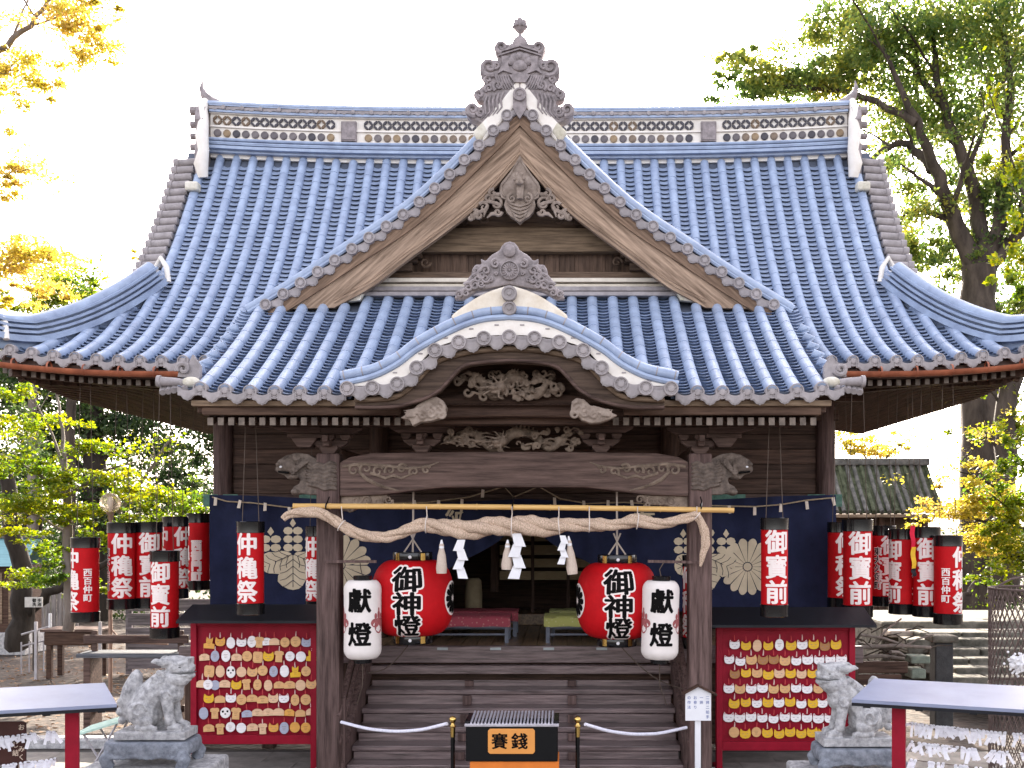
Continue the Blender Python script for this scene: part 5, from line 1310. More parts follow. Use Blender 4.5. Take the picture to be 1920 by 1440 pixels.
hang('right', sr, 1320, 1140, [
    rw(360, '295cw 405cy 513tp 620cy 727tw 840cy 947cw 1057cy 1165cn 1272cy'),
    rw(505, '243cw 350cw 457ct 567cn 673cn 780ct 890cw 1000cw 1110cw 1218cw 1325cw'),
    rw(635, '297cn 405cy 513ct 620cy 727cp 835cy 940cp 1045cy 1152ct 1262cy'),
    rw(775, '240cw 347ct 455cw 563cw 670ct 780ct 888cw 995cw 1103ct 1212cw'),
    rw(915, '290cy 403cy 510cw 617cy 723cw 830cy 938cw 1050cy 1142cw 1255cy'),
    rw(1060, '237cw 345cw 453cw 563cw 670cw 778cw 885cw 993cw 1103cw 1212cw 1320cw'),
    rw(1205, '290rt 398cy 505rt 612cy 725cy 830cy 938cy 1045cy 1152cy')], 1.12)
# ================================================================ guardian lion dogs
def lion_dog(pxc, pyb, Y, flip, label):
    d = Y-CAMY; u = d/F/6; p = at(pxc, pyb, Y); t = thing('lion_dog_statue', label, 'statue', (p.x, p.y, 0)); zb = p.z
    S = flip
    def X(a): return S*(a-650)*u
    def Z(a): return zb+(1090-a)*u
    m = MB()
    def E(x, z, a, b, c, y=0, rot=0): m.ell((X(x), y*u, Z(z)), (a*u, b*u, c*u), (0, S*R(rot), 0), 14, 10)
    def CP(pts, y=0, n=12):
        m.tube([(X(a), (y if len(q_) < 1 else q_[0])*u, Z(b)) for a, b, r_, *q_ in pts], [r_*u for a, b, r_, *q_ in pts], n)
    m.box(min(X(285), X(1075)), max(X(285), X(1075)), -215*u, 215*u, Z(1085), Z(995))
    CP([(470,900,120),(510,800,180),(590,680,178),(680,570,165),(770,490,155),(840,430,140)])
    E(560,820,190,205,165); E(850,520,140,165,165); E(880,600,105,150,110)
    E(900,420,165,165,120); E(940,300,150,150,110); E(900,245,170,140,75)
    m.box(min(X(770), X(1075)), max(X(770), X(1075)), -105*u, 105*u, Z(300), Z(195))
    E(1050,318,62,100,66); E(1040,392,80,98,44); E(1000,440,78,100,34); E(1092,292,26,52,26)
    for s in (-1, 1):
        m.tube([(X(880), s*100*u, Z(232)), (X(940), s*122*u, Z(258)), (X(1000), s*118*u, Z(250)), (X(1052), s*80*u, Z(222))], [16*u, 26*u, 26*u, 16*u], 8)   # frowning brow
        E(975,296,34,26,24,s*112); E(1078,318,30,26,24,s*44)
        E(800,232,80,26,44,s*132,-6); E(735,222,50,20,34,s*136,6); E(690,228,22,12,18,s*136)                                                         # ear laid back
        m.tube([(X(870), s*120*u, Z(352)), (X(930), s*128*u, Z(372)), (X(1000), s*122*u, Z(382)), (X(1070), s*88*u, Z(378))], [12*u, 17*u, 17*u, 12*u], 7)  # lips
        m.tube([(X(870), s*118*u, Z(346)), (X(940), s*126*u, Z(328)), (X(1010), s*122*u, Z(336)), (X(1075), s*90*u, Z(334))], [12*u, 16*u, 16*u, 12*u], 7)
        CP([(838,560,84,s*95),(842,680,66,s*105),(860,800,56,s*108),(880,920,60,s*108)]); E(925,958,92,66,44,s*108)
        for k in range(3): E(990,968,26,18,26,s*108+(k-1)*40)
        E(560,800,150,70,150,s*140); E(620,880,90,60,60,s*170); E(620,958,125,62,44,s*165)
        for k in range(3): E(720,965,26,18,28,s*165+(k-1)*38)
        for q, (a, b) in enumerate(((762,352),(826,372),(718,412),(784,430),(850,446),(692,476),(758,498),(660,540),(726,562))):
            pp, rr = spiral((X(a), Z(b)), 34*u, 1.25, q*1.3, 13*u, S, s*(148-abs(a-790)*.12)*u, 14); m.tube(pp, rr, 6); E(a,b,26,14,24,s*(142-abs(a-790)*.12))
        for c_, r_ in (((560,760), 95), ((850,600), 60)):
            pp, rr = spiral((X(c_[0]), Z(c_[1])), r_*u, 1.2, 0, 12*u, S, s*(212 if c_[0] < 700 else 172)*u, 16); m.tube(pp, rr, 6)
    CP([(430,900,60),(370,800,80),(360,680,95),(400,560,100),(445,450,88),(465,370,60),(462,330,22)])
    for a, b, r_ in ((300,700,60),(285,800,55),(300,900,45),(340,620,55)): E(a,b,r_,70,r_)
    o = remeshed(m, 'lion_dog_body', STONE, t, .0085, 1)
    cut = MB()
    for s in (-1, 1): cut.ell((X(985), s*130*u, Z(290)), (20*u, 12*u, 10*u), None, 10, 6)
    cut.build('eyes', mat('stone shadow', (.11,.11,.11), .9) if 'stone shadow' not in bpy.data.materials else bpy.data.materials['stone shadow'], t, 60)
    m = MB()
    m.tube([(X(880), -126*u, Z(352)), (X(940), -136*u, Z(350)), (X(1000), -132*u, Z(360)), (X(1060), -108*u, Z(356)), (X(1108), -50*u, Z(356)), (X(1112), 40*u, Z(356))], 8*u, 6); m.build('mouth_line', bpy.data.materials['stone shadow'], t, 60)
    # scalloped blue granite pedestal
    m = MB(); W2 = 470; D2 = 300
    pr = [(1.0,1100),(1.03,1130),(1.045,1180),(1.02,1230),(.97,1262)]
    rows_ = []
    for f, zz in pr:
        row = []
        for k in range(41):
            a = 2*math.pi*k/40; ca, sa = math.cos(a), math.sin(a); q = (abs(ca)**5+abs(sa)**5)**(-1/5)
            row.append((X(650+ca*q*W2*f), sa*q*D2*f*u, Z(zz)))
        rows_.append(row)
    m.grid(rows_); m.add(rows_[0][:-1], [list(range(40))]); m.add(rows_[-1][:-1], [list(range(39, -1, -1))])
    for sx in (-1, 1):
        for sy in (-1, 1): m.tube([(X(650+sx*400), sy*235*u, Z(1240)), (X(650+sx*432), sy*258*u, Z(1290)), (X(650+sx*420), sy*250*u, Z(1340)), (X(650+sx*378), sy*225*u, Z(1385))], [70*u, 78*u, 66*u, 62*u], 12)
    for k in range(12): m.ell((X(290+k*65), -292*u, Z(1258+10*math.sin(k*1.3))), (40*u, 22*u, 26*u), None, 8, 6)
    pd = remeshed(m, 'pedestal', STONE_B, t, .012, 3)
    part('plinth', STONE, t, (-.62, .62, -.42, .42, 0, Z(1378)), bevel=.03)
    return t
lion_dog(288, 1382, -1.55, 1, 'grey stone lion dog facing right on a blue granite pedestal, left of stairs')
lion_dog(1607, 1394, -1.55, -1, 'grey stone lion dog facing left on a blue granite pedestal, right of stairs')
# ================================================================ fortune paper racks
RBLUE = mat('blue grey sheet metal', (.20,.225,.33), .33, .1, 2.5, bump=.04, bscale=20, spec=.6, col2=(.24,.27,.38))
def rack(corner, yb, length, ang, label, s, nstr, plabel):
    """corner: inner front roof corner; roof runs outward and towards the viewer"""
    t = thing('fortune_paper_rack', label, 'paper rack', (corner.x, corner.y, 0), ang); z = corner.z
    m = MB(); L = s*length; dp = .62; zr = z+.10
    v = [(0,0,z),(L,0,z),(L,dp,zr),(s*.12,dp,zr)]; m.add(v+[(a,b,c-.028) for a,b,c in v], [(0,1,2,3),(7,6,5,4),(0,4,5,1),(1,5,6,2),(2,6,7,3),(3,7,4,0)])
    m.build('roof', RBLUE, t)
    part('roof_edge', BLACKR, t, (min(0,L), max(0,L), -.008, .012, z-.055, z-.03), bevel=0)
    for k in range(int(length/.42)): part('roof_bracket', BLACKR, t, (s*(.12+k*.42)-.03, s*(.12+k*.42)+.03, .02, .5, z-.07, z-.032), bevel=0)
    for f in (.36, length-.2): part('post', REDW, t, (s*f-.055, s*f+.055, .22, .33, 0, z-.03), bevel=.006)
    part('cross_bar', REDW, t, (min(s*.36, s*(length-.2)), max(s*.36, s*(length-.2)), .25, .30, .25, .33), bevel=.006)
    return t
PAPERS = mat('fortune paper', (.80,.79,.84), .75, .06, 10, bump=.1, trans=.25)
def papers(t, s, x0, x1, zs, label, seed):
    rnd = random.Random(seed)
    for zi, z in enumerate(zs):
        m = MB(); M = t.matrix_basis.copy() if False else T(*t.location) @ RZ(t.rotation_euler[2])
        x = x0
        while x < x1:
            x += rnd.uniform(.012, .04)
            if rnd.random() < .06: x += rnd.uniform(.03, .12)
            sag = -.03*math.sin(math.pi*(x-x0)/(x1-x0)); c = Vector((s*x, .275+rnd.uniform(-.02, .02), z+sag))
            for q in range(2):
                L = rnd.uniform(.05, .12); a = R(rnd.gauss(-90, 32)); wd = rnd.uniform(.010, .015); d = Vector((math.cos(a), rnd.uniform(-.5, .2), math.sin(a))); n_ = Vector((-math.sin(a), 0, math.cos(a)))*wd
                e = c+d*L; b_ = c+d*L*.5+Vector((0, -.012, .0)); vs = [M @ p for p in (c-n_, c+n_, b_+n_, b_-n_, e+n_, e-n_)]
                m.add(vs, [(0,1,2,3), (3,2,4,5)])
            m.ell(M @ (c+Vector((0,-.01,.0))), (.017,.012,.014), (0, rnd.uniform(-1,1), 0), 6, 4)
        o = m.build('fortune_papers', PAPERS, None, fix=False); tag(o, label % ('top','second','third','fourth')[zi], 'fortune papers', None, 'stuff')
    for z in zs:
        m = MB(); m.tube([(s*lerp(x0, x1, k/10), .275, z-.03*math.sin(math.pi*k/10)) for k in range(11)], .004, 5); m.build('string', CORD, t)
ra = R(-22); rk = rack(at(1597, 1311, -3.1), 0, 2.6, ra, 'red fortune paper rack with blue grey metal roof at right edge', 1, 3, '')
zf = lambda y, Y: at(0, y, Y).z
papers(rk, 1, .44, 2.35, [zf(1366,-3.25), zf(1402,-3.25), zf(1436,-3.25)], '%s string of tied white fortune papers on the right rack', 5)
rk2 = rack(at(219, 1320, -3.1), 0, 2.2, R(21), 'red fortune paper rack with blue grey metal roof at left edge', -1, 2, '')
papers(rk2, -1, .48, 2.0, [zf(1386,-3.35), zf(1432,-3.2)], '%s string of tied white fortune papers on the left rack', 9)
# brown notice board behind the left rack
p = at(20, 1352, -3.0); t = thing('notice_board', 'dark brown notice board with pale lettering behind left rack', 'sign', (p.x, p.y, 0))
BRN = mat('brown enamel', (.055,.018,.014), .45, .2); pz = p.z
m = MB(); m.prism([(-.25,pz-.62),(.13,pz-.62),(.13,pz-.03),(.12,pz-.01),(.10,pz),(-.25,pz)], -.012, .012); bd = m.build('board', BRN, t)
CRM = mat('pale lettering', (.62,.50,.40), .7)
for i, (ch, a, b) in enumerate((('お',.10,.05),('み',.10,.235),('く',.10,.305),('じ',.05,.20),('結',.05,.27),('所',.10,.375))):
    m = MB(); letter(m, ch, a, pz-b, .055, lambda x, z: (x, -.016, z), .02); m.build('lettering', CRM, bd, fix=False)
for s in (-.18, .08): part('leg', BRN, t, (s-.02, s+.02, .015, .045, 0, pz-.1), bevel=0)
# ================================================================ offering box, rope posts, small sign
OY = -1.55
a = at(871, 1357, OY); b = at(1048, 1357, OY); bx_z = a.z; hw = (b.x-a.x)/2
t = thing('offering_box', 'black offering box with slatted top and orange name plate before the stairs', 'offering box', ((a.x+b.x)/2, OY, 0))
zb_ = at(0, 1428, OY).z
part('box_body', mat('black box', (.003,.0032,.004), .35, .2, 5, bump=.03, spec=.2), t, (-hw+.012, hw-.012, 0, .5, zb_, bx_z-.03), bevel=.008)
part('top_rim', mat('silver trim', (.50,.48,.52), .35, .1, metal=.7), t, (-hw, hw, -.012, .03, bx_z-.028, bx_z+.0), bevel=.004)
part('side_rim', BLACK, t, (-hw, -hw+.05, .03, .5, bx_z-.028, bx_z+.02), (hw-.05, hw, .03, .5, bx_z-.028, bx_z+.02), bevel=.004)
SLAT = mat('silver slat', (.56,.54,.60), .35, .1, metal=.5)
for k in range(24):
    x = -hw+.065+(2*hw-.13)*k/23; m = MB(); m.bar((x, .0, bx_z+.004), (x, .49, bx_z+.035), .017, .018); m.build('slat', SLAT, t)
pw_ = at(915, 0, OY).x-(a.x+b.x)/2; pe = at(1003, 0, OY).x-(a.x+b.x)/2; z1 = at(0, 1366, OY).z; z0 = at(0, 1413, OY).z; c_ = .02
m = MB(); m.prism([(pw_+c_,z0),(pe-c_,z0),(pe,z0+c_),(pe,z1-c_),(pe-c_,z1),(pw_+c_,z1),(pw_,z1-c_),(pw_,z0+c_)], -.016, .006); pl = m.build('name_plate', mat('orange plate', (.62,.25,.045), .4, .08, 4, bump=.03, spec=.6), t, bevel=.003)
for ch, xx in (('賽', -.32), ('錢', .22)):
    m = MB(); letter(m, ch, (pw_+pe)/2+xx*(pe-pw_)/1.15*.9, (z0+z1)/2, .165, lambda x, z: (x, -.019, z), .022); m.build('lettering', INK, pl, fix=False)
o = part('cloth_stand', mat('orange cloth', (.62,.17,.025), .7, .1, 4, bump=.1), t, (-hw+.05, hw-.0, .02, .49, 0, zb_-.004), bevel=.01)
def stanchion(pxc, label):
    p = at(pxc, 1352, -1.3); t = thing('rope_post', label, 'rope post', (p.x, p.y, 0)); h = p.z
    m = MB(); m.lathe([(.16,0),(.16,.02),(.05,.04),(.022,.05),(.022,h-.16)], 18); m.build('pole', BLACK, t, 40)
    m = MB(); m.lathe([(.024,h-.16),(.026,h-.06),(.035,h-.05),(.02,h-.035),(.016,h-.02)], 16); m.build('brass_collar', GOLD, t, 40)
    m = MB(); m.ell((0,0,h+.015), .036, n=16, m=10); m.build('brass_ball', GOLD, t, 60)
    return t
stanchion(849, 'black rope post with brass ball left of the offering box'); stanchion(1083, 'black rope post with brass ball right of the offering box')
ROPEW = mat('white rope', (.72,.71,.80), .7, .12, 30, bump=.3, bscale=120)
for pts, label in ((((640,1354,-.18),(690,1367,-.45),(740,1372,-.75),(790,1369,-1.05),(838,1357,-1.3)), 'white barrier rope from left porch post to left rope post'), (((1287,1364,-.18),(1235,1376,-.45),(1185,1377,-.75),(1140,1371,-1.05),(1097,1358,-1.3)), 'white barrier rope from right rope post to right porch post')):
    q = [at(*p) for p in pts]; fine = []
    for i in range(len(q)-1):
        for k in range(6): fine.append(q[i].lerp(q[i+1], k/6))
    fine.append(q[-1])
    for _ in range(4): fine = [fine[0]]+[(fine[i-1]+fine[i]*2+fine[i+1])/4 for i in range(1, len(fine)-1)]+[fine[-1]]
    m = MB(); m.tube(fine, .018, 8); o = m.build('barrier_rope', ROPEW, None, 60); tag(o, label, 'rope', 'barrier ropes before the stairs')
p = at(1309, 1320, -.5); t = thing('sign_board', 'small white house shaped sign on white post before right porch post', 'sign', (p.x, p.y, 0)); s_ = (-.5-CAMY)/F
zt, zm, zb2 = at(0,1288,-.5).z, at(0,1300,-.5).z, at(0,1351,-.5).z; hw = 24*s_
m = MB(); m.prism([(-hw,zb2),(hw,zb2),(hw,zm),(0,zt),(-hw,zm)], -.014, .014); bd = m.build('sign_face', WHITE, t, bevel=.003)
part('sign_post', WHITE, t, (-5.5*s_, 5.5*s_, .015, .05, 0, zm), bevel=.004)
m = MB(); m.bar((0,-.0,zt+.018), (hw+.06,0,zm-.012), .12, .014); m.bar((0,-.0,zt+.018), (-hw-.03,0,zm-.003), .12, .014); m.build('sign_roof', W_DARK, t)
BLU = mat('blue print', (.12,.16,.36), .7)
txt = ('二拝二拍手', '一拝', 'お参り', 'の作法')
for c in range(4):
    m = MB()
    for k, ch in enumerate(txt[c]): letter(m, ch, hw*.72-c*hw*.48, zm-.045-k*.052, .040, lambda x, z: (x, -.0165, z), .01)
    m.build('lettering', BLU, bd, fix=False)
# ================================================================ benches inside the hall
def bench(x0, x1, y0, y1, colr, label, pat):
    t = thing('bench', label, 'bench', ((x0+x1)/2, (y0+y1)/2, FZ)); hx = (x1-x0)/2; hy = (y1-y0)/2; h = .34
    m, n, l, b = new_mat('cover '+label[:6]); 
    vo = n.new('ShaderNodeTexVoronoi'); vo.inputs['Scale'].default_value = 22; tc = n.new('ShaderNodeTexCoord'); l.new(tc.outputs['Object'], vo.inputs['Vector'])
    rp = n.new('ShaderNodeValToRGB'); rp.color_ramp.elements[0].position = .18; rp.color_ramp.elements[1].position = .3; rp.color_ramp.elements[0].color = (*pat, 1); rp.color_ramp.elements[1].color = (*colr, 1); l.new(vo.outputs['Distance'], rp.inputs['Fac']); l.new(rp.outputs[0], b.inputs['Base Color']); b.inputs['Roughness'].default_value = .8
    mb = MB(); rows_ = []
    for y, z in ((-hy-.02, h-.12), (-hy-.015, h-.01), (-hy+.02, h+.012), (-hy*.3, h+.016), (hy*.4, h+.012), (hy, h+.012)):
        rows_.append([(lerp(-hx-.01, hx+.01, k/12), y+.006*math.sin(k*2.2), z+.006*math.sin(k*1.7+y*9)) for k in range(13)])
    mb.grid(rows_); mb.build('cloth_cover', m, t, 60, fix=False)
    part('bench_top', W_DARK, t, (-hx, hx, -hy, hy, h-.05, h+.0), bevel=0)
    for sx in (-1, 1):
        for sy in (-1, 1): part('leg', mat('steel leg', (.10,.11,.14), .4, metal=.5) if 'steel leg' not in bpy.data.materials else bpy.data.materials['steel leg'], t, (sx*(hx-.04)-.025, sx*(hx-.04)+.025, sy*(hy-.04)-.025, sy*(hy-.04)+.025, 0, h-.05), bevel=0)
    for z in (.10, .2): part('rail', bpy.data.materials['steel leg'], t, (-hx+.03, hx-.03, -hy+.02, -hy+.045, z, z+.025), bevel=0)
for x0, x1, y0, c, pt, lb in ((-1.55, -.17, 2.15, (.30,.045,.065), (.42,.17,.15), 'dark red cloth covered bench at the front left inside the hall'), (-1.55, -.10, 2.95, (.25,.035,.05), (.34,.12,.11), 'dark red cloth covered bench behind the front left bench'),
        (.30, 1.65, 2.15, (.36,.36,.10), (.46,.44,.2), 'olive green cloth covered bench at the front right inside the hall'), (.36, 1.65, 2.95, (.33,.33,.12), (.44,.42,.2), 'olive green cloth covered bench behind the front right bench')):
    bench(x0, x1, y0, y0+.62, c, lb, pt)
p = at(888, 1115, 4.3); t = thing('standing_lantern', 'dim paper standing lantern in the dark hall interior', 'lantern', (p.x, p.y, FZ)); m = MB(); m.lathe([(.10,.05),(.13,.12),(.135,.5),(.12,.72),(.08,.76)], 16); m.build('shade', mat('old paper', (.30,.24,.15), .8), t, 50); m = MB(); m.lathe([(.14,0),(.14,.05),(.05,.06)], 16); m.build('base', BLACK, t)
# ================================================================ ground
def soil():
    m, n, l, b = new_mat('leaf strewn soil')
    tc = n.new('ShaderNodeTexCoord'); vo = n.new('ShaderNodeTexVoronoi'); vo.inputs['Scale'].default_value = 9; l.new(tc.outputs['Object'], vo.inputs['Vector'])
    nz = n.new('ShaderNodeTexNoise'); nz.inputs['Scale'].default_value = 1.5; nz.inputs['Detail'].default_value = 8; l.new(tc.outputs['Object'], nz.inputs['Vector'])
    rp = n.new('ShaderNodeValToRGB'); e = rp.color_ramp.elements; e[0].color = (.020,.014,.011,1); e[1].color = (.11,.066,.044,1); e.new(.55).color = (.046,.030,.022,1)
    l.new(vo.outputs['Color'], rp.inputs['Fac'])
    r2 = n.new('ShaderNodeValToRGB'); r2.color_ramp.elements[0].color = (.03,.024,.018,1); r2.color_ramp.elements[1].color = (.07,.05,.037,1); l.new(nz.outputs['Fac'], r2.inputs['Fac'])
    mx = n.new('ShaderNodeMixRGB'); mx.inputs[0].default_value = .5; l.new(rp.outputs[0], mx.inputs[1]); l.new(r2.outputs[0], mx.inputs[2]); l.new(mx.outputs[0], b.inputs['Base Color'])
    b.inputs['Roughness'].default_value = .95; bp = n.new('ShaderNodeBump'); bp.inputs['Strength'].default_value = .8; bp.inputs['Distance'].default_value = .03; l.new(vo.outputs['Distance'], bp.inputs['Height']); l.new(bp.outputs[0], b.inputs['Normal'])
    return m
m = MB(); m.grid([[(-400,-30,-.012),(400,-30,-.012)],[(-400,600,-.012),(400,600,-.012)]]); o = m.build('ground', soil(), None); tag(o, 'bare soil strewn with dead leaves around the hall', None, None, 'structure')
m = MB(); m.box(-9, 9, -14, 1.7, -.02, -.006); o = m.build('pavement', mat('pavement joint', (.07,.065,.06), .9), None); tag(o, 'stone slab paving before the hall', None, None, 'structure'); pav = o
SLABM = mat('paving slab', (.19,.175,.16), .8, .3, 3, bump=.4, bscale=50, col2=(.29,.265,.24), rnd=.18)
sm = MB(); sm.box(-.448, .448, -.298, .298, -.005, .012); SLAB = sm.mesh('paving_slab', SLABM)
for i in range(-7, 8):
    for j in range(-9, 3):
        inst('paving_slab', SLAB, T(i*.9+(.45 if j % 2 else 0), j*.6-.0, random.uniform(-.002, .003)), pav)
m = MB()                                            # dead leaves on the soil to the left
rnd = random.Random(4)
for k in range(2600):
    x = rnd.uniform(-13, -4.9); y = rnd.uniform(2.2, 14); a = rnd.uniform(0, 6.28); s_ = rnd.uniform(.03, .06); ca, sa = math.cos(a)*s_, math.sin(a)*s_
    z = rnd.uniform(.0, .02); t = rnd.uniform(-.02, .03)
    m.add([(x-ca, y-sa, z), (x-sa*.5, y+ca*.5, z+t), (x+ca, y+sa, z+abs(t)*.5), (x+sa*.5, y-ca*.5, z)], [(0,1,2,3)])
def leafmat(name, cols, trans=.45, rough=.5, tv=1.6):
    m, n, l, b = new_mat(name); g = n.new('ShaderNodeNewGeometry'); rp = n.new('ShaderNodeValToRGB'); e = rp.color_ramp.elements
    e[0].color = (*cols[0], 1); e[1].color = (*cols[-1], 1)
    for k, c in enumerate(cols[1:-1]): e.new((k+1)/(len(cols)-1)).color = (*c, 1)
    tc = n.new('ShaderNodeTexCoord'); nz = n.new('ShaderNodeTexNoise'); nz.inputs['Scale'].default_value = .7; nz.inputs['Detail'].default_value = 2; l.new(tc.outputs['Object'], nz.inputs['Vector'])
    ma = n.new('ShaderNodeMath'); ma.operation = 'MULTIPLY_ADD'; ma.inputs[1].default_value = 1.6; ma.inputs[2].default_value = -.55; l.new(nz.outputs['Fac'], ma.inputs[0])
    m2 = n.new('ShaderNodeMath'); m2.operation = 'MULTIPLY_ADD'; m2.inputs[1].default_value = .5; l.new(g.outputs['Random Per Island'], m2.inputs[0]); l.new(ma.outputs[0], m2.inputs[2]); l.new(m2.outputs[0], rp.inputs['Fac'])
    l.new(rp.outputs[0], b.inputs['Base Color']); b.inputs['Roughness'].default_value = rough; b.inputs['Specular IOR Level'].default_value = .35
    tr = n.new('ShaderNodeBsdfTranslucent'); hv = n.new('ShaderNodeHueSaturation'); hv.inputs['Value'].default_value = tv; hv.inputs['Saturation'].default_value = 1.1; l.new(rp.outputs[0], hv.inputs['Color']); l.new(hv.outputs[0], tr.inputs['Color'])
    mx = n.new('ShaderNodeMixShader'); mx.inputs[0].default_value = trans; l.new(b.outputs[0], mx.inputs[1]); l.new(tr.outputs[0], mx.inputs[2]); l.new(mx.outputs[0], n['Material Output'].inputs['Surface'])
    return m
o = m.build('dead_leaves', leafmat('dead leaf', [(.10,.055,.03),(.22,.12,.06),(.30,.17,.09)], .1, .8), None, fix=False); tag(o, 'brown dead leaves scattered over the soil left of the hall', None, None, 'stuff')
# ================================================================ trees
BARK = mat('grey brown bark', (.040,.030,.023), .9, .5, 4, (1,1,.3), .9, 14, col2=(.095,.074,.058))
BARKD = mat('dark bark', (.022,.017,.014), .9, .4, 4, (1,1,.3), .9, 14, col2=(.05,.04,.032))
BARKL = mat('pale bark', (.16,.13,.11), .9, .35, 4, (1,1,.3), .8, 14, col2=(.26,.22,.19))
L_BIG = leafmat('camphor leaf', [(.045,.085,.030),(.080,.125,.036),(.15,.18,.042),(.32,.28,.055)], .55, tv=2.1)
L_YEL = leafmat('yellow leaf', [(.17,.17,.030),(.30,.26,.045),(.40,.31,.07),(.40,.28,.13)], .55, tv=1.9)
L_MAP = leafmat('maple leaf', [(.035,.075,.014),(.085,.135,.016),(.17,.19,.018),(.32,.27,.025)], .55, tv=2.0)
L_DRK = leafmat('evergreen leaf', [(.016,.035,.014),(.030,.058,.018),(.050,.080,.022),(.09,.11,.03)], .3)
import numpy as np
class Leaves:
    def __init__(s, seed): s.a = []; s.r = np.random.default_rng(seed)
    def cloud(s, c, rad, n, size, flat=0.0, asp=.55):
        r = s.r
        q = r.normal(0, .52, (n, 3)); ln = np.linalg.norm(q, axis=1, keepdims=True); q = np.where(ln > 1.5, q/ln*1.5, q)
        p = np.array(c) + q*np.array(rad)
        a = r.normal(0, 1, (n, 3)); a[:, 2] = a[:, 2]*(1-flat)-.25; a /= np.linalg.norm(a, axis=1, keepdims=True)
        u = r.normal(0, 1, (n, 3)); u[:, 2] += flat*3; b = np.cross(a, u); b /= np.linalg.norm(b, axis=1, keepdims=True)+1e-9
        sz = size*r.uniform(.6, 1.25, (n, 1)); a = a*sz*.5; b = b*sz*.5*asp; m_ = a*.12
        s.a.append(np.stack((p-a, p+b-m_, p+a, p-b-m_), axis=1).reshape(-1, 3))
    def build(s, name, mat_, parent, off=(0,0,0)):
        v = np.concatenate(s.a)-np.array(off); n = len(v)//4
        me = bpy.data.meshes.new(name); me.vertices.add(len(v)); me.vertices.foreach_set('co', v.astype(np.float32).ravel())
        me.loops.add(len(v)); me.loops.foreach_set('vertex_index', np.arange(len(v), dtype=np.int32))
        me.polygons.add(n); me.polygons.foreach_set('loop_start', np.arange(0, len(v), 4, dtype=np.int32)); me.polygons.foreach_set('loop_total', np.full(n, 4, dtype=np.int32))
        me.update(); me.validate(); me.materials.append(mat_)
        o = bpy.data.objects.new(name, me); C.objects.link(o); o.parent = parent
        return o
def limb(mb, pts, r0, r1, rnd, tips, twigs=5, depth=2, spread=1.0):
    pts = [Vector(p) for p in pts]; fine = []
    for i in range(len(pts)-1):
        for k in range(4): fine.append(pts[i].lerp(pts[i+1], k/4))
    fine.append(pts[-1])
    for _ in range(2): fine = [fine[0]]+[(fine[i-1]+fine[i]*2+fine[i+1])/4 for i in range(1, len(fine)-1)]+[fine[-1]]
    fine = [p+Vector((rnd.uniform(-1,1), rnd.uniform(-1,1), rnd.uniform(-1,1)))*min(.06, r0*.4) for p in fine]
    n = len(fine); rad = [lerp(r0, r1, (i/(n-1))**.8) for i in range(n)]
    mb.tube(fine, rad, 7 if r0 > .05 else 5)
    tips.append(fine[-1])
    if depth > 0:
        L = sum((b-a).length for a, b in zip(fine, fine[1:]))
        for k in range(twigs):
            i = rnd.randrange(int(n*.3), n); p = fine[i]; t = (fine[min(i+1,n-1)]-fine[max(0,i-1)]).normalized()
            d = (t*.6+Vector((rnd.uniform(-1,1), rnd.uniform(-1,1), rnd.uniform(-.4,.9)))*spread).normalized()
            ln = L*rnd.uniform(.25, .45)
            limb(mb, [p, p+d*ln*.5+Vector((0,0,.05*ln)), p+d*ln], rad[i]*.5, max(.006, r1*.4), rnd, tips, max(2, twigs-2), depth-1, spread)
def tree(name, label, limbs, bark, leafm, rnd_seed, clouds, per_tip=0, tip_r=.5, size=.11, flat=0, asp=.55, group=None, twigs=5, depth=2, dens=1.0):
    """limbs: list of (pixel path with depth, radius at foot, radius at end); clouds: (px, py, Y, radius px x, radius px z, count)"""
    rnd = random.Random(rnd_seed); base = at(*limbs[0][0][0]); t = thing(name, label, 'tree', (base.x, base.y, max(0, min(base.z, 0))), group=group)
    off_ = t.location; m = MB(); tips = []
    for i, (path, r0, r1) in enumerate(limbs):
        limb(m, [at(*p) for p in path], r0, r1, rnd, tips, twigs if i else 0, depth if i else 0)
    m.v = [(x-off_.x, y-off_.y, z-off_.z) for x, y, z in m.v]; m.build('trunk', bark, t, 60)
    lv = Leaves(rnd_seed)
    for c in tips:
        if per_tip: lv.cloud(c, (tip_r*1.3, tip_r*1.3, tip_r*.8), int(per_tip*dens), size, flat, asp)
    for (a, b, Y, ra_, rb_, n) in clouds:
        n = int(n*dens); c = at(a, b, Y); k = (Y-CAMY)/F; sub = max(4, n//70)
        for q in range(sub):                         # uneven clumps with gaps between
            e = Vector((rnd.gauss(0,.46), rnd.gauss(0,.5), rnd.gauss(0,.46))); f = rnd.uniform(.6, 1.5)
            lv.cloud((c.x+e.x*ra_*k, c.y+e.y*ra_*k*.8, c.z+e.z*rb_*k), (ra_*k*.30*f, ra_*k*.30*f, rb_*k*.22*f), max(4, n//sub), size, flat, asp)
    lv.build('crown', leafm, t, off_)
    return t
Y1 = 15
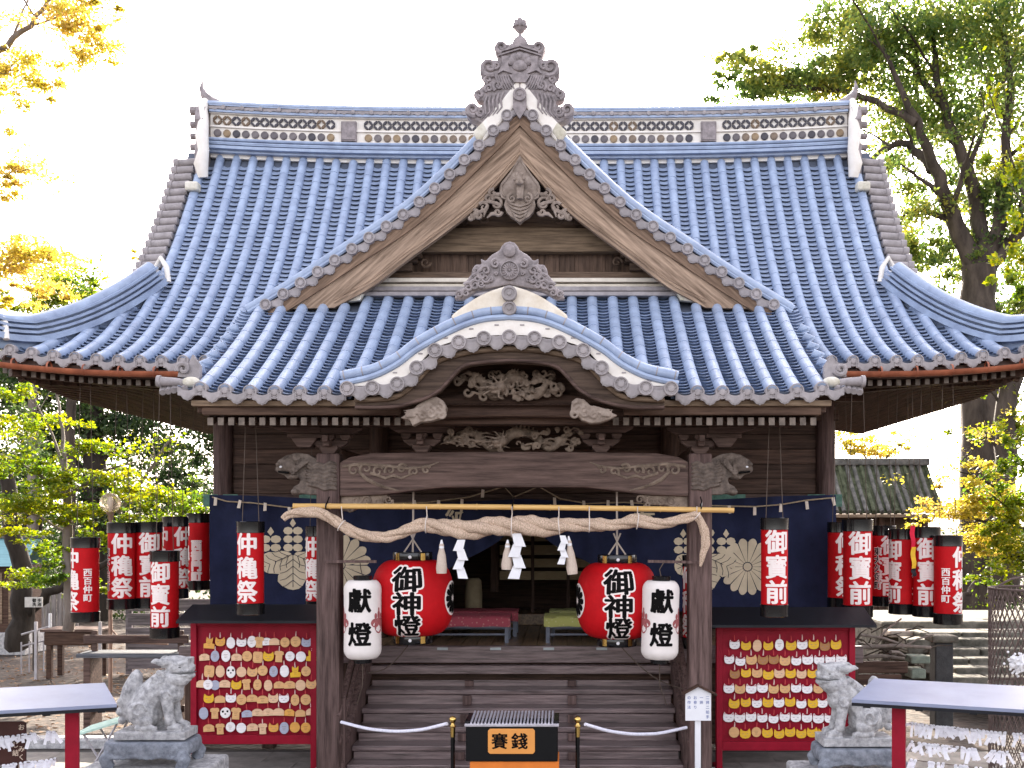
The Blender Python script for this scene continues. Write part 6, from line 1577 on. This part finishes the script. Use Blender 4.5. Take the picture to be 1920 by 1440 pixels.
tree('camphor_tree', 'large old tree with spreading limbs rising behind the right roof', [
    ([(1838,1180,Y1),(1842,800,Y1),(1838,620,Y1),(1835,500,Y1)], .62, .42),
    ([(1832,520,Y1),(1795,420,Y1),(1758,330,Y1-.5),(1720,230,Y1-1),(1660,110,Y1-1)], .30, .05),
    ([(1838,510,Y1),(1842,400,Y1+.5),(1800,290,Y1),(1762,180,Y1),(1740,20,Y1)], .28, .05),
    ([(1845,510,Y1),(1872,420,Y1),(1885,300,Y1+.4),(1895,150,Y1),(1880,10,Y1)], .24, .05),
    ([(1752,320,Y1-.5),(1700,262,Y1),(1640,290,Y1-.6),(1610,340,Y1-.6)], .14, .03),
    ([(1715,230,Y1-1),(1620,175,Y1-.5),(1500,165,Y1),(1400,150,Y1)], .11, .02),
    ([(1790,420,Y1),(1730,390,Y1),(1690,405,Y1)], .10, .03),
    ([(1850,500,Y1),(1930,420,Y1),(2010,330,Y1)], .22, .04),
    ([(1760,190,Y1),(1690,90,Y1+.6),(1620,20,Y1+.6)], .12, .03)], BARK, L_BIG, 21, [
    (1760,60,Y1,150,80,5200), (1880,60,Y1+.5,120,110,4600), (1640,90,Y1,110,80,3400), (1560,40,Y1+.5,80,50,1500), (1700,200,Y1+.8,110,80,3200), (1830,220,Y1+1,120,90,3600), (1910,320,Y1+.5,80,90,2200),
    (1490,150,Y1,85,42,1900), (1410,155,Y1,70,40,1100), (1395,105,Y1,40,28,330), (1360,150,Y1,40,26,300), (1560,150,Y1,60,45,1100), (1720,350,Y1+1.5,60,60,900), (1730,460,Y1+1.5,60,60,1000), (1770,520,Y1+1.8,70,40,900), (1890,480,Y1+1,60,70,1100), (1810,360,Y1+1.5,60,70,900), (1660,300,Y1+1,35,45,420), (1900,580,Y1,60,40,900), (1870,400,Y1+.5,70,80,1500), (1800,470,Y1+.5,60,50,900), (1690,480,Y1+1,40,60,600), (1500,600,Y1,140,70,2600), (1560,500,Y1+1,120,80,2000)], 26, .34, .125, twigs=5, depth=2, dens=1.7)  # last leaf clumps added, hidden behind the roof, to shade the right ground
tree('sapling', 'young tree with bright yellow green leaves at the upper right edge', [([(1990,1200,3),(1985,700,3),(1975,400,3)], .09, .05), ([(1975,520,3),(1930,400,3),(1890,270,3),(1850,160,3)], .03, .006), ([(1978,620,3),(1940,560,3),(1900,600,3)], .03, .006), ([(1975,480,3),(1940,330,3),(1915,230,3)], .02, .006)], BARK, L_MAP, 5, [(1900,330,3,45,90,260), (1870,190,3,25,50,60), (1900,440,3,40,60,240), (1905,560,3,40,50,220), (1880,500,3,40,40,140), (1910,690,3,30,40,60)], 8, .14, .085, twigs=4, depth=1, dens=1.3)
tree('yellowing_tree', 'tree with sunlit yellow leaves overhanging the upper left corner', [
    ([(-260,1210,8),(-250,700,8),(-200,400,8),(-120,200,8)], .35, .15), ([(-120,220,8),(-40,130,8),(30,70,8),(80,20,8),(130,-40,8)], .09, .03), ([(-60,150,8),(0,140,8),(40,110,8)], .04, .01), ([(-120,330,8),(-40,330,8),(60,318,8)], .04, .01), ([(-200,560,8),(-60,520,8),(40,490,8)], .05, .01)], BARKL, L_YEL, 8, [
    (130,40,8,80,50,900), (170,90,8,45,50,420), (60,130,8,50,50,260), (20,190,8,40,40,200), (90,170,8,40,30,150), (190,10,8,40,30,200), (20,330,8,45,22,170), (10,350,8,40,20,150), (40,470,8,60,34,520), (30,500,8,65,34,420), (100,545,8,60,22,240), (20,555,8,50,24,240), (-20,60,8,60,60,200)], 14, .22, .085, twigs=5, depth=2, dens=2.6)
tree('small_green_tree', 'small green tree showing above the left hip of the roof', [([(130,1200,17),(130,800,17),(135,600,17)], .2, .1), ([(135,640,17),(120,560,17),(95,520,17)], .05, .01), ([(135,640,17),(160,570,17),(180,530,17)], .05, .01)], BARK, L_MAP, 31, [(145,548,17,55,28,1100), (100,560,17,45,28,500), (60,575,17,50,26,420), (20,585,17,45,30,330)], 14, .3, .10, dens=2.0)
tree('bare_yellow_tree', 'thin leaved yellow tree beyond the left hip of the roof', [([(60,1200,19),(60,760,19),(66,600,19)], .2, .08), ([(66,620,19),(60,530,19),(30,470,19)], .04, .01), ([(66,620,19),(95,520,19),(110,480,19)], .04, .01)], BARKL, L_YEL, 33, [(80,520,19,70,35,420), (120,495,19,50,26,240), (180,530,19,40,26,160), (255,485,19,22,16,70)], 6, .3, .09, twigs=6, dens=2.5)
tree('maple_tree', 'maple with layered yellow green leaves behind the left lanterns', [
    ([(130,1180,6.5),(128,1060,6.5),(125,930,6.5),(122,880,6.5)], .10, .06), ([(124,900,6.5),(118,820,6.5),(112,760,6.5),(95,700,6.5)], .05, .012), ([(122,880,6.5),(90,800,6.5),(60,740,6.5)], .035, .01), ([(125,930,6.5),(60,880,6.3),(0,850,6.3)], .04, .01), ([(125,930,6.5),(200,880,6.8),(280,860,6.8)], .04, .01), ([(125,1000,6.5),(60,960,6.3),(0,960,6.3)], .035, .01), ([(222,960,8),(280,880,8),(320,820,8)], .05, .02)], BARKL, L_MAP, 41, [
    (40,790,6.5,70,34,700), (40,880,6.3,85,30,1000), (120,905,6.3,75,30,900), (60,950,6.2,85,26,900), (150,960,6.4,60,26,650), (30,1000,6.3,60,20,420), (170,845,6.8,60,26,480), (230,905,7,70,30,700), (300,930,7.5,70,34,800), (350,960,8,50,36,700), (120,1040,6.6,50,26,420), (180,1010,6.6,40,26,330), (60,1090,6.4,60,24,420), (110,1075,6.4,40,26,300), (15,735,6.5,40,26,300), (250,975,7.6,60,26,420), (150,1120,6.8,30,30,260), (200,1110,6.8,30,30,220)], 16, .22, .075, flat=.5, asp=.7, twigs=4, depth=1, dens=1.9)
tree('dark_leaning_tree', 'dark trunk with a thick low branch at the left edge', [([(35,1216,10),(45,1150,10),(40,1060,10),(20,960,10),(5,860,10)], .26, .14), ([(48,1150,10),(90,1112,10),(150,1085,10),(215,1040,10)], .13, .06), ([(20,990,10),(60,960,10),(85,935,10)], .06, .02)], BARKD, L_DRK, 44, [(40,840,11,70,60,700), (10,900,11,50,50,500)], 8, .3, .11, twigs=3, depth=1)
tree('evergreen_tree', 'tall dark evergreen behind the maple, under the left eave', [([(178,1200,20),(178,900,20),(175,760,20),(178,600,20)], .42, .25), ([(176,900,20),(120,840,20),(60,800,20)], .1, .03), ([(176,880,20),(240,820,20),(300,790,20)], .1, .03)], BARKD, L_DRK, 51, [(170,780,20,90,40,1700), (230,815,20,80,34,1300), (310,850,20,70,36,1000), (350,905,20,60,40,1000), (260,930,20,90,36,1200), (90,820,20,80,50,1100), (30,900,20,80,60,1200), (150,960,20,90,40,1200), (300,990,20,100,34,1300), (60,1030,20,90,40,1000), (370,985,20,50,34,800), (60,690,20,110,50,2200), (200,680,20,110,50,2200), (340,700,20,110,60,2200), (470,720,20,110,70,1800), (-120,680,20,140,80,2600), (-260,700,20,160,120,2600), (430,830,20,60,60,2000), (540,800,20,90,70,2600), (640,780,20,90,70,2200), (480,720,20,110,60,2200)], 20, .5, .14, dens=1.6)  # crown widened unseen behind roof and hall so it shades the left soil
tree('evergreen_tree', 'broad evergreen filling the far left background', [([(-40,1190,28),(-40,980,28),(-35,850,28)], .4, .2), ([(-36,900,28),(40,860,28),(120,850,28)], .1, .03)], BARKD, L_DRK, 53, [(40,980,28,120,60,2200), (200,1000,28,120,50,2200), (330,1010,28,110,50,2000), (60,1080,28,110,50,1500), (240,1080,28,110,50,1500), (400,1000,28,70,60,1000), (90,880,28,110,60,900)], 20, .6, .17, dens=1.6)
tree('maple_tree', 'sunlit yellow maple spreading left from the right edge', [([(1985,1150,9),(1975,1040,9),(1960,980,9)], .14, .08), ([(1960,1000,9),(1890,985,9),(1830,975,9),(1740,955,9)], .05, .012), ([(1960,980,9),(1900,930,9),(1840,900,9),(1790,880,9)], .05, .012), ([(1960,980,9),(1920,880,9),(1880,820,9)], .05, .012)], BARKD, L_YEL, 61, [(1770,965,9,55,22,420), (1830,950,9,60,30,620), (1720,985,9,35,14,160), (1800,920,9,50,26,300), (1850,890,9,50,30,300), (1880,940,9,50,40,520), (1870,1010,9,60,36,560), (1830,1030,9,50,26,300)], 14, .2, .080, flat=.5, asp=.7, twigs=4, depth=1, dens=2.2)
tree('maple_tree', 'green maple in front of the yellow one at the right edge', [([(1995,1300,7.5),(1980,1100,7.5),(1965,1000,7.5)], .12, .06), ([(1965,1010,7.5),(1900,960,7.5),(1860,930,7.5)], .04, .01), ([(1965,1060,7.5),(1910,1040,7.5),(1870,1050,7.5)], .04, .01)], BARKD, L_MAP, 63, [(1895,960,7.5,45,60,1100), (1900,1040,7.5,40,50,800), (1870,1000,7.5,35,40,520), (1860,1080,8,45,24,320), (1905,890,7.5,35,40,420), (1900,830,7.8,30,50,360)], 16, .2, .078, flat=.5, asp=.7, twigs=4, depth=1, dens=1.7)
tree('roadside_tree', 'tree trunk with exposed roots under the right eave', [([(1880,1120,12),(1890,1000,12),(1885,860,12),(1888,760,12),(1905,650,12)], .34, .2), ([(1885,860,12),(1850,810,12),(1800,870,12)], .06, .015), ([(1888,780,12),(1860,730,12),(1820,720,12)], .05, .012), ([(1880,1100,12),(1840,1085,12),(1815,1110,11.8),(1800,1135,11.6)], .14, .03), ([(1880,1105,12),(1860,1100,11.8),(1850,1135,11.5)], .12, .03), ([(1885,1100,12),(1915,1110,11.8),(1930,1140,11.6)], .12, .03)], BARK, L_MAP, 71, [(1890,720,12,40,50,500), (1905,800,12,35,50,420), (1850,800,12,45,40,260), (1830,740,12,30,30,110)], 8, .25, .09, twigs=3, depth=1, dens=1.6)
tree('far_yellow_tree', 'far yellow tree above the small tiled roof on the right', [([(1640,1150,24),(1640,960,24),(1640,860,24)], .15, .06), ([(1640,880,24),(1610,840,24),(1590,825,24)], .04, .01), ([(1640,880,24),(1680,840,24),(1700,825,24)], .04, .01)], BARK, L_YEL, 73, [(1610,842,24,50,20,420), (1680,838,24,40,22,320), (1590,830,24,30,24,200), (1640,850,24,50,16,240)], 6, .3, .11, dens=2.2)
tree('wood_edge_tree', 'tall shady tree in the wood far behind the left fence', [([(60,1160,26),(62,900,26),(60,700,26)], .4, .2), ([(60,800,26),(0,700,26),(-60,640,26)], .1, .03), ([(60,780,26),(140,700,26),(220,660,26)], .1, .03)], BARKD, L_DRK, 81, [(-60,680,26,190,70,3600), (150,660,26,170,60,3600), (380,660,26,170,70,3600), (-300,600,26,200,130,3600), (-60,740,26,170,60,2400), (120,700,26,150,80,2800), (300,720,26,150,80,2800), (420,760,26,120,90,2000), (-220,700,26,200,130,3000), (0,850,26,200,90,2600), (250,860,26,180,90,2400), (400,930,26,150,60,1800)], 20, .7, .2)  # upper clumps raised, hidden behind the roof, for longer shade on the soil
tree('wood_edge_tree', 'tall shady tree at the far right behind the stone steps', [([(2080,1160,22),(2080,900,22),(2075,700,22)], .4, .2), ([(2075,800,22),(2000,700,22),(1960,640,22)], .1, .03)], BARKD, L_DRK, 83, [(2080,640,22,150,150,4200), (2040,840,22,110,110,3000), (2000,980,22,110,80,2600), (2200,760,22,140,160,3200), (1960,740,22,60,90,1200), (1930,1040,22,110,50,1800)], 20, .7, .19)
# hedge masses far behind both sides
for lb, x0, x1, y, h, n, sd_ in (('dense dark shrubbery behind the left fence', -24, -5, 21, 2.6, 9000, 3), ('dense dark shrubbery behind the right stone steps', 6.5, 26, 20, 2.6, 9000, 4)):
    lv = Leaves(sd_); rnd = random.Random(sd_)
    for k in range(n//90):
        x = rnd.uniform(x0, x1); hh = h*rnd.uniform(.6, 1.0); lv.cloud((x, y+rnd.uniform(-.8,.8), rnd.uniform(.1, 1)*hh), (.8,.7,.5), 90, .17)
    o = lv.build('shrubbery', L_DRK, None); tag(o, lb, None, None, 'stuff')
# ================================================================ background right: small roof, steps, fence, cage
gy = 17.5; t = thing('small_tiled_building', 'small weathered tile roofed building beyond the right lanterns', 'building', (at(1650, 900, gy).x, gy, 0))
ox = t.location.x; k_ = (gy-CAMY)/F; zr_ = at(0, 873, gy).z; ze_ = at(0, 962, gy-1.2).z; hx = 3.0
OLD = mat('mossy old tile', (.11,.105,.10), .8, .5, 5, bump=.3, col2=(.20,.19,.175)); MOSS = mat('moss tile', (.05,.065,.03), .9, .5, 6, bump=.4, col2=(.13,.14,.09))
x1 = at(1738, 0, gy).x-ox
m = MB(); m.grid([[(-hx,-1.3,ze_),(x1,-1.3,ze_)],[(-hx,0,zr_),(x1,0,zr_)],[(-hx,1.3,ze_),(x1,1.3,ze_)]]); m.build('roof', MOSS, t)
for i in range(18):
    x = x1-.05-i*.2
    if x < -hx: break
    for s in (-1, 1):
        m = MB(); m.tube([(x, s*1.36, ze_+.03), (x, s*.66, (ze_+zr_)/2+.0), (x, 0, zr_+.03)], [.065,.06,.06], 7); m.build('cover_tile_row', OLD if i % 3 else MOSS, t, 60)
m = MB(); m.box(-hx, x1+.06, -.12, .12, zr_+.0, zr_+.2); m.build('roof_ridge', OLD, t, bevel=.04)
part('eave_board', W_PALE, t, (-hx, x1, -1.34, -1.26, ze_-.12, ze_-.03)); part('wall', W_DARK, t, (-hx, x1-.3, -.8, .8, 0, ze_-.02), bevel=0)
part('corner_post', W_DARKZ, t, (x1-.42, x1-.28, -.95, -.81, 0, ze_-.05)); part('corner_post', W_DARKZ, t, (x1-1.6, x1-1.46, -.95, -.81, 0, ze_-.05))
part('door', wood('old door', (.09,.06,.04), 'z'), t, (x1-1.4, x1-.5, -.84, -.81, .1, ze_-.3))
# mossy stone steps
t = thing('stone_steps', 'mossy stone steps going up behind the right paper rack', 'steps', (at(1840, 0, 6).x, 6, 0)); MST = mat('mossy stone', (.075,.075,.055), .9, .5, 5, bump=.6, bscale=30, col2=(.19,.175,.145))
ys = [1290, 1270, 1252, 1235, 1217, 1199, 1186]
for i in range(7):
    y = 3.6+i*.42; z = at(0, ys[i], y).z
    for j in range(4): part('step_stone', MST, t, (-1.0+j*.72-.35*(i % 2), -.3+j*.72-.35*(i % 2), y-6, y-6+.5, max(.0, z-.24), z), bevel=.025)
z = at(0, 1186, 6.2).z
part('coping_stone', mat('pale coping', (.36,.31,.26), .85, .3, 4, bump=.4), t, (-1.4, 2.4, .5, .95, z-.12, z+.0), bevel=.03)
part('upper_bank', MST, t, (-1.4, 3.4, .96, 3.5, 0, z+.12), bevel=.05)
t = thing('stone_post', 'square mossy stone post left of the mossy steps', 'post', (at(1765, 0, 3.2).x, 3.2, 0)); z = at(0, 1190, 3.2).z
part('shaft', mat('dark wet stone', (.045,.045,.045), .85, .4, 6, bump=.5), t, (-.13,.13,-.13,.13,0,z-.1), bevel=.02); part('cap_stone', MST, t, (-.19,.19,-.19,.19,z-.1,z), bevel=.03)
t = thing('mesh_cage', 'rusty wire mesh cage at the lower right edge', 'cage', (at(1935, 0, 0).x, 0, 0)); WIRE = mat('rusty wire', (.13,.095,.085), .7, .3, metal=.4)
cz = at(0, 1105, 0).z; cr = .46
for k in range(44):
    a = 2*math.pi*k/44
    for dn in (-1, 1):
        m = MB(); m.tube([(cr*math.cos(a+dn*q*.16), cr*math.sin(a+dn*q*.16), lerp(0, cz, q/12)) for q in range(13)], .0055, 4); m.build('wire', WIRE, t)
for z in (.0, cz*.5, cz): m = MB(); m.tube([(cr*math.cos(R(a)), cr*math.sin(R(a)), z+.01) for a in range(0, 361, 12)], .014, 6); m.build('hoop', WIRE, t)
m = MB(); m.tube([(-cr, 0, cz), (-cr*.5, 0, cz+.12), (0, 0, cz+.16), (cr*.5, 0, cz+.12), (cr, 0, cz)], .014, 6); m.build('hoop', WIRE, t)
p = at(1912, 1243, -.7); o = MB(); rnd = random.Random(2)
for k in range(200): o.ell((rnd.gauss(0,.045), rnd.gauss(0,.045), rnd.gauss(0,.04)), .017, n=6, m=4)
o = remeshed(o, 'paper_flower', PAPER, None, .009, 0); o.location = p; tag(o, 'white paper flower ball hanging on the wire cage', 'paper flower')
# felled branches and planks beside the right votive board
for i, (a, b, c, d, Y, r_) in enumerate(((1612,1190,1702,1212,2.5,.02),(1600,1215,1745,1214,2.5,.028),(1670,1222,1700,1232,2.3,.022),(1604,1232,1702,1236,2.6,.03),(1690,1215,1750,1190,2.6,.014),(1636,1241,1660,1250,2.2,.022),(1640,1205,1690,1160,2.6,.016),(1690,1245,1698,1252,2.2,.028),(1610,1205,1660,1222,2.7,.015))):
    A = at(a, b, Y); B = at(c, d, Y+.2); m = MB(); mid = (A+B)/2+Vector((0,0,.03)); m.tube([A, mid, B], [r_, r_*.95, r_*.8], 7); o = m.build('cut_branch', BARKL, None, 60); tag(o, ('long upper branch sloping down right of the votive board','straight horizontal branch in the pile right of the votive board','short thick branch end below the horizontal one','lower horizontal branch just above the planks','thin branch rising towards the stone post','short pale branch lying over the upper plank','thin branch leaning up under the large lantern','stubby branch end beside the lower stone block','thin sloping branch close to the votive board edge')[i], 'branch', 'cut branches beside the right votive board')
for i, (a, b, c, d, lb) in enumerate(((1606,1702,1240,1262,'dark weathered plank leaning low right of the votive board'),(1606,1690,1264,1284,'lowest dark weathered plank right of the votive board'))):
    A = at(a, c, 2.0); B = at(b, d, 2.0); o = part('plank', W_DARK, None, (A.x, B.x, 1.98, 2.03, B.z, A.z)); tag(o, lb, 'plank')
m = MB(); rnd = random.Random(12)
for k in range(70):
    A = at(rnd.uniform(1600,1740), rnd.uniform(1175,1300), rnd.uniform(2.3,3.6)); d = Vector((rnd.uniform(-.5,.5), rnd.uniform(-.2,.2), rnd.uniform(-.2,.2))); m.tube([A, A+d*.5+Vector((0,0,.04)), A+d], [.012,.010,.005], 5)
o = m.build('brushwood', BARK, None, 60); tag(o, 'tangle of thin dead brushwood right of the votive board', None, None, 'stuff')
for a, b, c, d, lb in ((1702,1738,1228,1242,'upper pale green stone block beside the dark stone post'),(1702,1730,1252,1270,'lower pale green stone block beside the dark stone post')):
    A = at(a, b if False else c, 2.4); B = at(b, d, 2.4); o = part('stone_block', mat('lichen stone', (.17,.20,.16), .9, .3, 8, bump=.5) if 'lichen stone' not in bpy.data.materials else bpy.data.materials['lichen stone'], None, (A.x, B.x, 2.25, 2.55, B.z, A.z), bevel=.02); tag(o, lb, 'stone')
# ================================================================ background left
p = at(207, 1260, 6.4); t = thing('globe_lamp', 'glass globe street lamp on a thin pole behind left lanterns', 'street lamp', (p.x, p.y, 0)); zg_ = at(0, 943, 6.4).z
PB = mat('old lamp pole', (.30,.20,.15), .6, .3, 5, metal=.3)
m = MB(); m.tube([(0,0,0),(0,0,zg_-.28)], [.035,.03], 10); m.tube([(0,0,zg_-1.3),(.02,0,zg_-2.2),(.22,0,zg_-2.42),(1.0,0,zg_-2.45)], .018, 8); m.build('pole', PB, t, 60)
m = MB(); m.lathe([(.03,zg_-.30),(.05,zg_-.26),(.04,zg_-.22),(.075,zg_-.17),(.07,zg_-.15)], 16); m.build('collar', PB, t, 50)
gm, gn, gl, gb = new_mat('frosted globe'); gb.inputs['Base Color'].default_value = (.85,.72,.60,1); gb.inputs['Roughness'].default_value = .25; gb.inputs['Transmission Weight'].default_value = .75; gb.inputs['IOR'].default_value = 1.12
m = MB(); m.ell((0,0,zg_), .175, n=28, m=18); m.build('globe', gm, t, 80)
m = MB(); m.lathe([(.02,zg_-.16),(.035,zg_-.05),(.05,zg_+.02),(.03,zg_+.09),(.001,zg_+.1)], 12); m.build('bulb', WHITE, t, 60)
# little blue roofed shrine
sy_ = 12; t = thing('wayside_shrine', 'small wayside shrine with pale blue roof at the left edge', 'shrine', (at(28, 0, sy_).x, sy_, 0)); zt, zb3 = at(0,1008,sy_).z, at(0,1062,sy_-.7).z
k_ = (sy_-CAMY)/F; m = MB(); m.add([(-45*k_,0,zt),(50*k_,0,zt),(44*k_,-.7,zb3),(-45*k_,-.7,zb3),(-45*k_,.7,zb3),(44*k_,.7,zb3)], [(0,1,2,3),(1,0,4,5)]); rf = m.build('roof', mat('blue copper sheet', (.20,.38,.42), .5, .2, 3, (1,1,20), .3, 8), t)
part('roof_ridge', OLD, t, (-45*k_, 54*k_, -.09, .09, zt-.02, zt+.12), bevel=.03); part('shrine_box', W_DARK, t, (-38*k_, 34*k_, -.4, .4, .5, zb3), bevel=.01); part('shrine_base', STONE, t, (-44*k_, 40*k_, -.5, .5, 0, .5), bevel=.02)
for k in range(4): m = MB(); m.box(-30*k_+k*18*k_, -24*k_+k*18*k_, -.42, -.405, .7, zb3-.15); m.build('door_slat', W_PALE, t)
# board fences, white notice, handrail, basin
for a, b, y0, y1, Y, lb, col in ((240, 400, 1125, 1200, 8.5, 'low grey plank fence behind the lowest left lantern', (.16,.14,.15)), (40, 140, 1115, 1200, 14, 'pale vertical board fence in the far left background', (.26,.235,.22))):
    A = at(a, y0, Y); B = at(b, y1, Y); t = thing('board_fence', lb, 'fence', ((A.x+B.x)/2, Y, 0)); FW = wood('fence '+lb[:8], col, 'x' if Y < 10 else 'z', worn=tuple(c*1.5 for c in col)); hw = (B.x-A.x)/2
    if Y < 10:
        for k in range(5): part('fence_board', FW, t, (-hw, hw, -.02, .02, .12+k*A.z/5.2, .12+k*A.z/5.2+A.z/6.2), bevel=.006)
    else:
        for k in range(9): part('fence_board', FW, t, (-hw+k*2*hw/9+.01, -hw+(k+1)*2*hw/9-.01, -.02, .02, .05, A.z+random.uniform(-.05,.05)), bevel=.006)
    for s in (-1, 1): part('fence_post', FW, t, (s*hw-.06, s*hw+.06, .025, .1, 0, A.z+.05))
p = at(62, 1130, 9); t = thing('white_notice', 'small white notice board fixed under the dark tree branch', 'sign', (p.x, p.y, 0)); m = MB(); m.box(-.16, .19, -.012, .012, p.z-.09, p.z+.11); bd = m.build('notice_face', mat('grey white board', (.52,.50,.47), .7), t)
for i, ch in enumerate('御手洗池'):
    m = MB(); letter(m, ch, .03+.10*(i % 2), p.z+.045-.08*(i//2), .08, lambda x, z: (x, -.015, z), .03); m.build('lettering', INK, bd, fix=False)
part('notice_post', BARK, t, (-.02,.02,.013,.05,0,p.z), bevel=0)
t = thing('iron_handrail', 'pale iron handrail beside the path in the left background', 'handrail', (at(75, 0, 9).x, 9, 0)); RAILM = mat('pale iron', (.38,.36,.38), .5, .2, metal=.3); X0 = t.location.x
pts = [at(40,1190,8.6), at(92,1178,9)]
m = MB(); m.tube([at(40,1190,8.6)-Vector((X0,9,0)), at(96,1174,9)-Vector((X0,9,0))], .022, 7); m.build('top_rail', RAILM, t, 60)
m = MB(); m.tube([at(40,1212,8.6)-Vector((X0,9,0)), at(96,1198,9)-Vector((X0,9,0))], .018, 7); m.build('low_rail', RAILM, t, 60)
for q in (40, 55, 70, 82, 96):
    A = at(q, 0, 8.6+(q-40)/140); m = MB(); m.tube([(A.x-X0, A.y-9, 0), (A.x-X0, A.y-9, .62)], .014, 6); m.build('baluster', RAILM, t, 60)
m = MB(); A = at(94, 0, 8.9); m.tube([(A.x-X0, A.y-9, 0), (A.x-X0, A.y-9, 1.15)], .03, 8); m.build('newel_post', WHITE, t, 60)
t = thing('wash_basin_trough', 'dark wooden trough on legs beneath the leftmost lantern', 'trough', (at(145, 0, 8.2).x, 8.2, 0)); z = at(0,1182,8.2).z; zl = at(0,1212,8.2).z
part('trough_body', W_DARK, t, (-.5,.5,-.3,.3,zl+.05,z), bevel=.03); part('trough_rim', W_BEAM, t, (-.55,.55,-.34,.34,z,z+.05), bevel=.01)
for sx in (-1,1):
    for sy in (-1,1): part('leg', W_DARK, t, (sx*.42-.05, sx*.42+.05, sy*.22-.05, sy*.22+.05, 0, zl+.05))
for s in (-1, 1): part('rail_post', RAILM, t, (s*.6-.025, s*.6+.025, -.4, -.35, 0, z+.2), bevel=0)
# kerb between soil and paving, beams beside the statue
o = part('stone_kerb', STONE, None, (-16, -4.6, 1.75, 2.05, -.01, .12), bevel=.02); tag(o, 'long low stone kerb between the soil and the paving on the left', 'kerb')
t = thing('timber_bench', 'weathered timber bench frame behind the left statue', 'bench', (at(255, 0, 3.2).x, 3.2, 0)); zt = at(0, 1222, 3.2).z
part('seat_board', wood('blue grey board', (.09,.10,.12), 'x', worn=(.17,.18,.20)), t, (-.75,.75,-.25,.25,zt-.06,zt), bevel=.01); part('seat_board', W_BEAM, t, (-.75,.75,-.02,.04,zt+.12,zt+.24), bevel=.01); part('stretcher', W_BEAM, t, (-.7,.7,-.03,.03,.22,.32), bevel=.01)
for s in (-1, 1): part('leg', W_BEAM, t, (s*.62-.05, s*.62+.05, -.2, .2, 0, zt-.06), bevel=.01); part('back_post', W_BEAM, t, (s*.62-.04, s*.62+.04, .04, .1, zt, zt+.3), bevel=.01)
p = at(195, 1340, .6); t = thing('folding_table', 'folding table with pale green top leaning on frame left of the statue', 'table', (p.x, p.y, 0))
m = MB(); m.add([(-.35,-.15,.42),(.30,-.15,.62),(.34,.35,.66),(-.31,.35,.46)]+[(-.35,-.15,.395),(.30,-.15,.595),(.34,.35,.635),(-.31,.35,.435)], [(0,1,2,3),(7,6,5,4),(0,4,5,1),(1,5,6,2),(2,6,7,3),(3,7,4,0)]); m.build('table_top', mat('pale green board', (.42,.58,.50), .6), t)
for a, b in (((-.2,-.1,.44),(.1,-.15,0)), ((.2,-.1,.57),(-.1,-.15,0)), ((-.2,.3,.47),(.1,.3,0)), ((.2,.3,.6),(-.1,.3,0))): m = MB(); m.tube([a, b], .014, 6); m.build('leg', RAILM, t, 60)
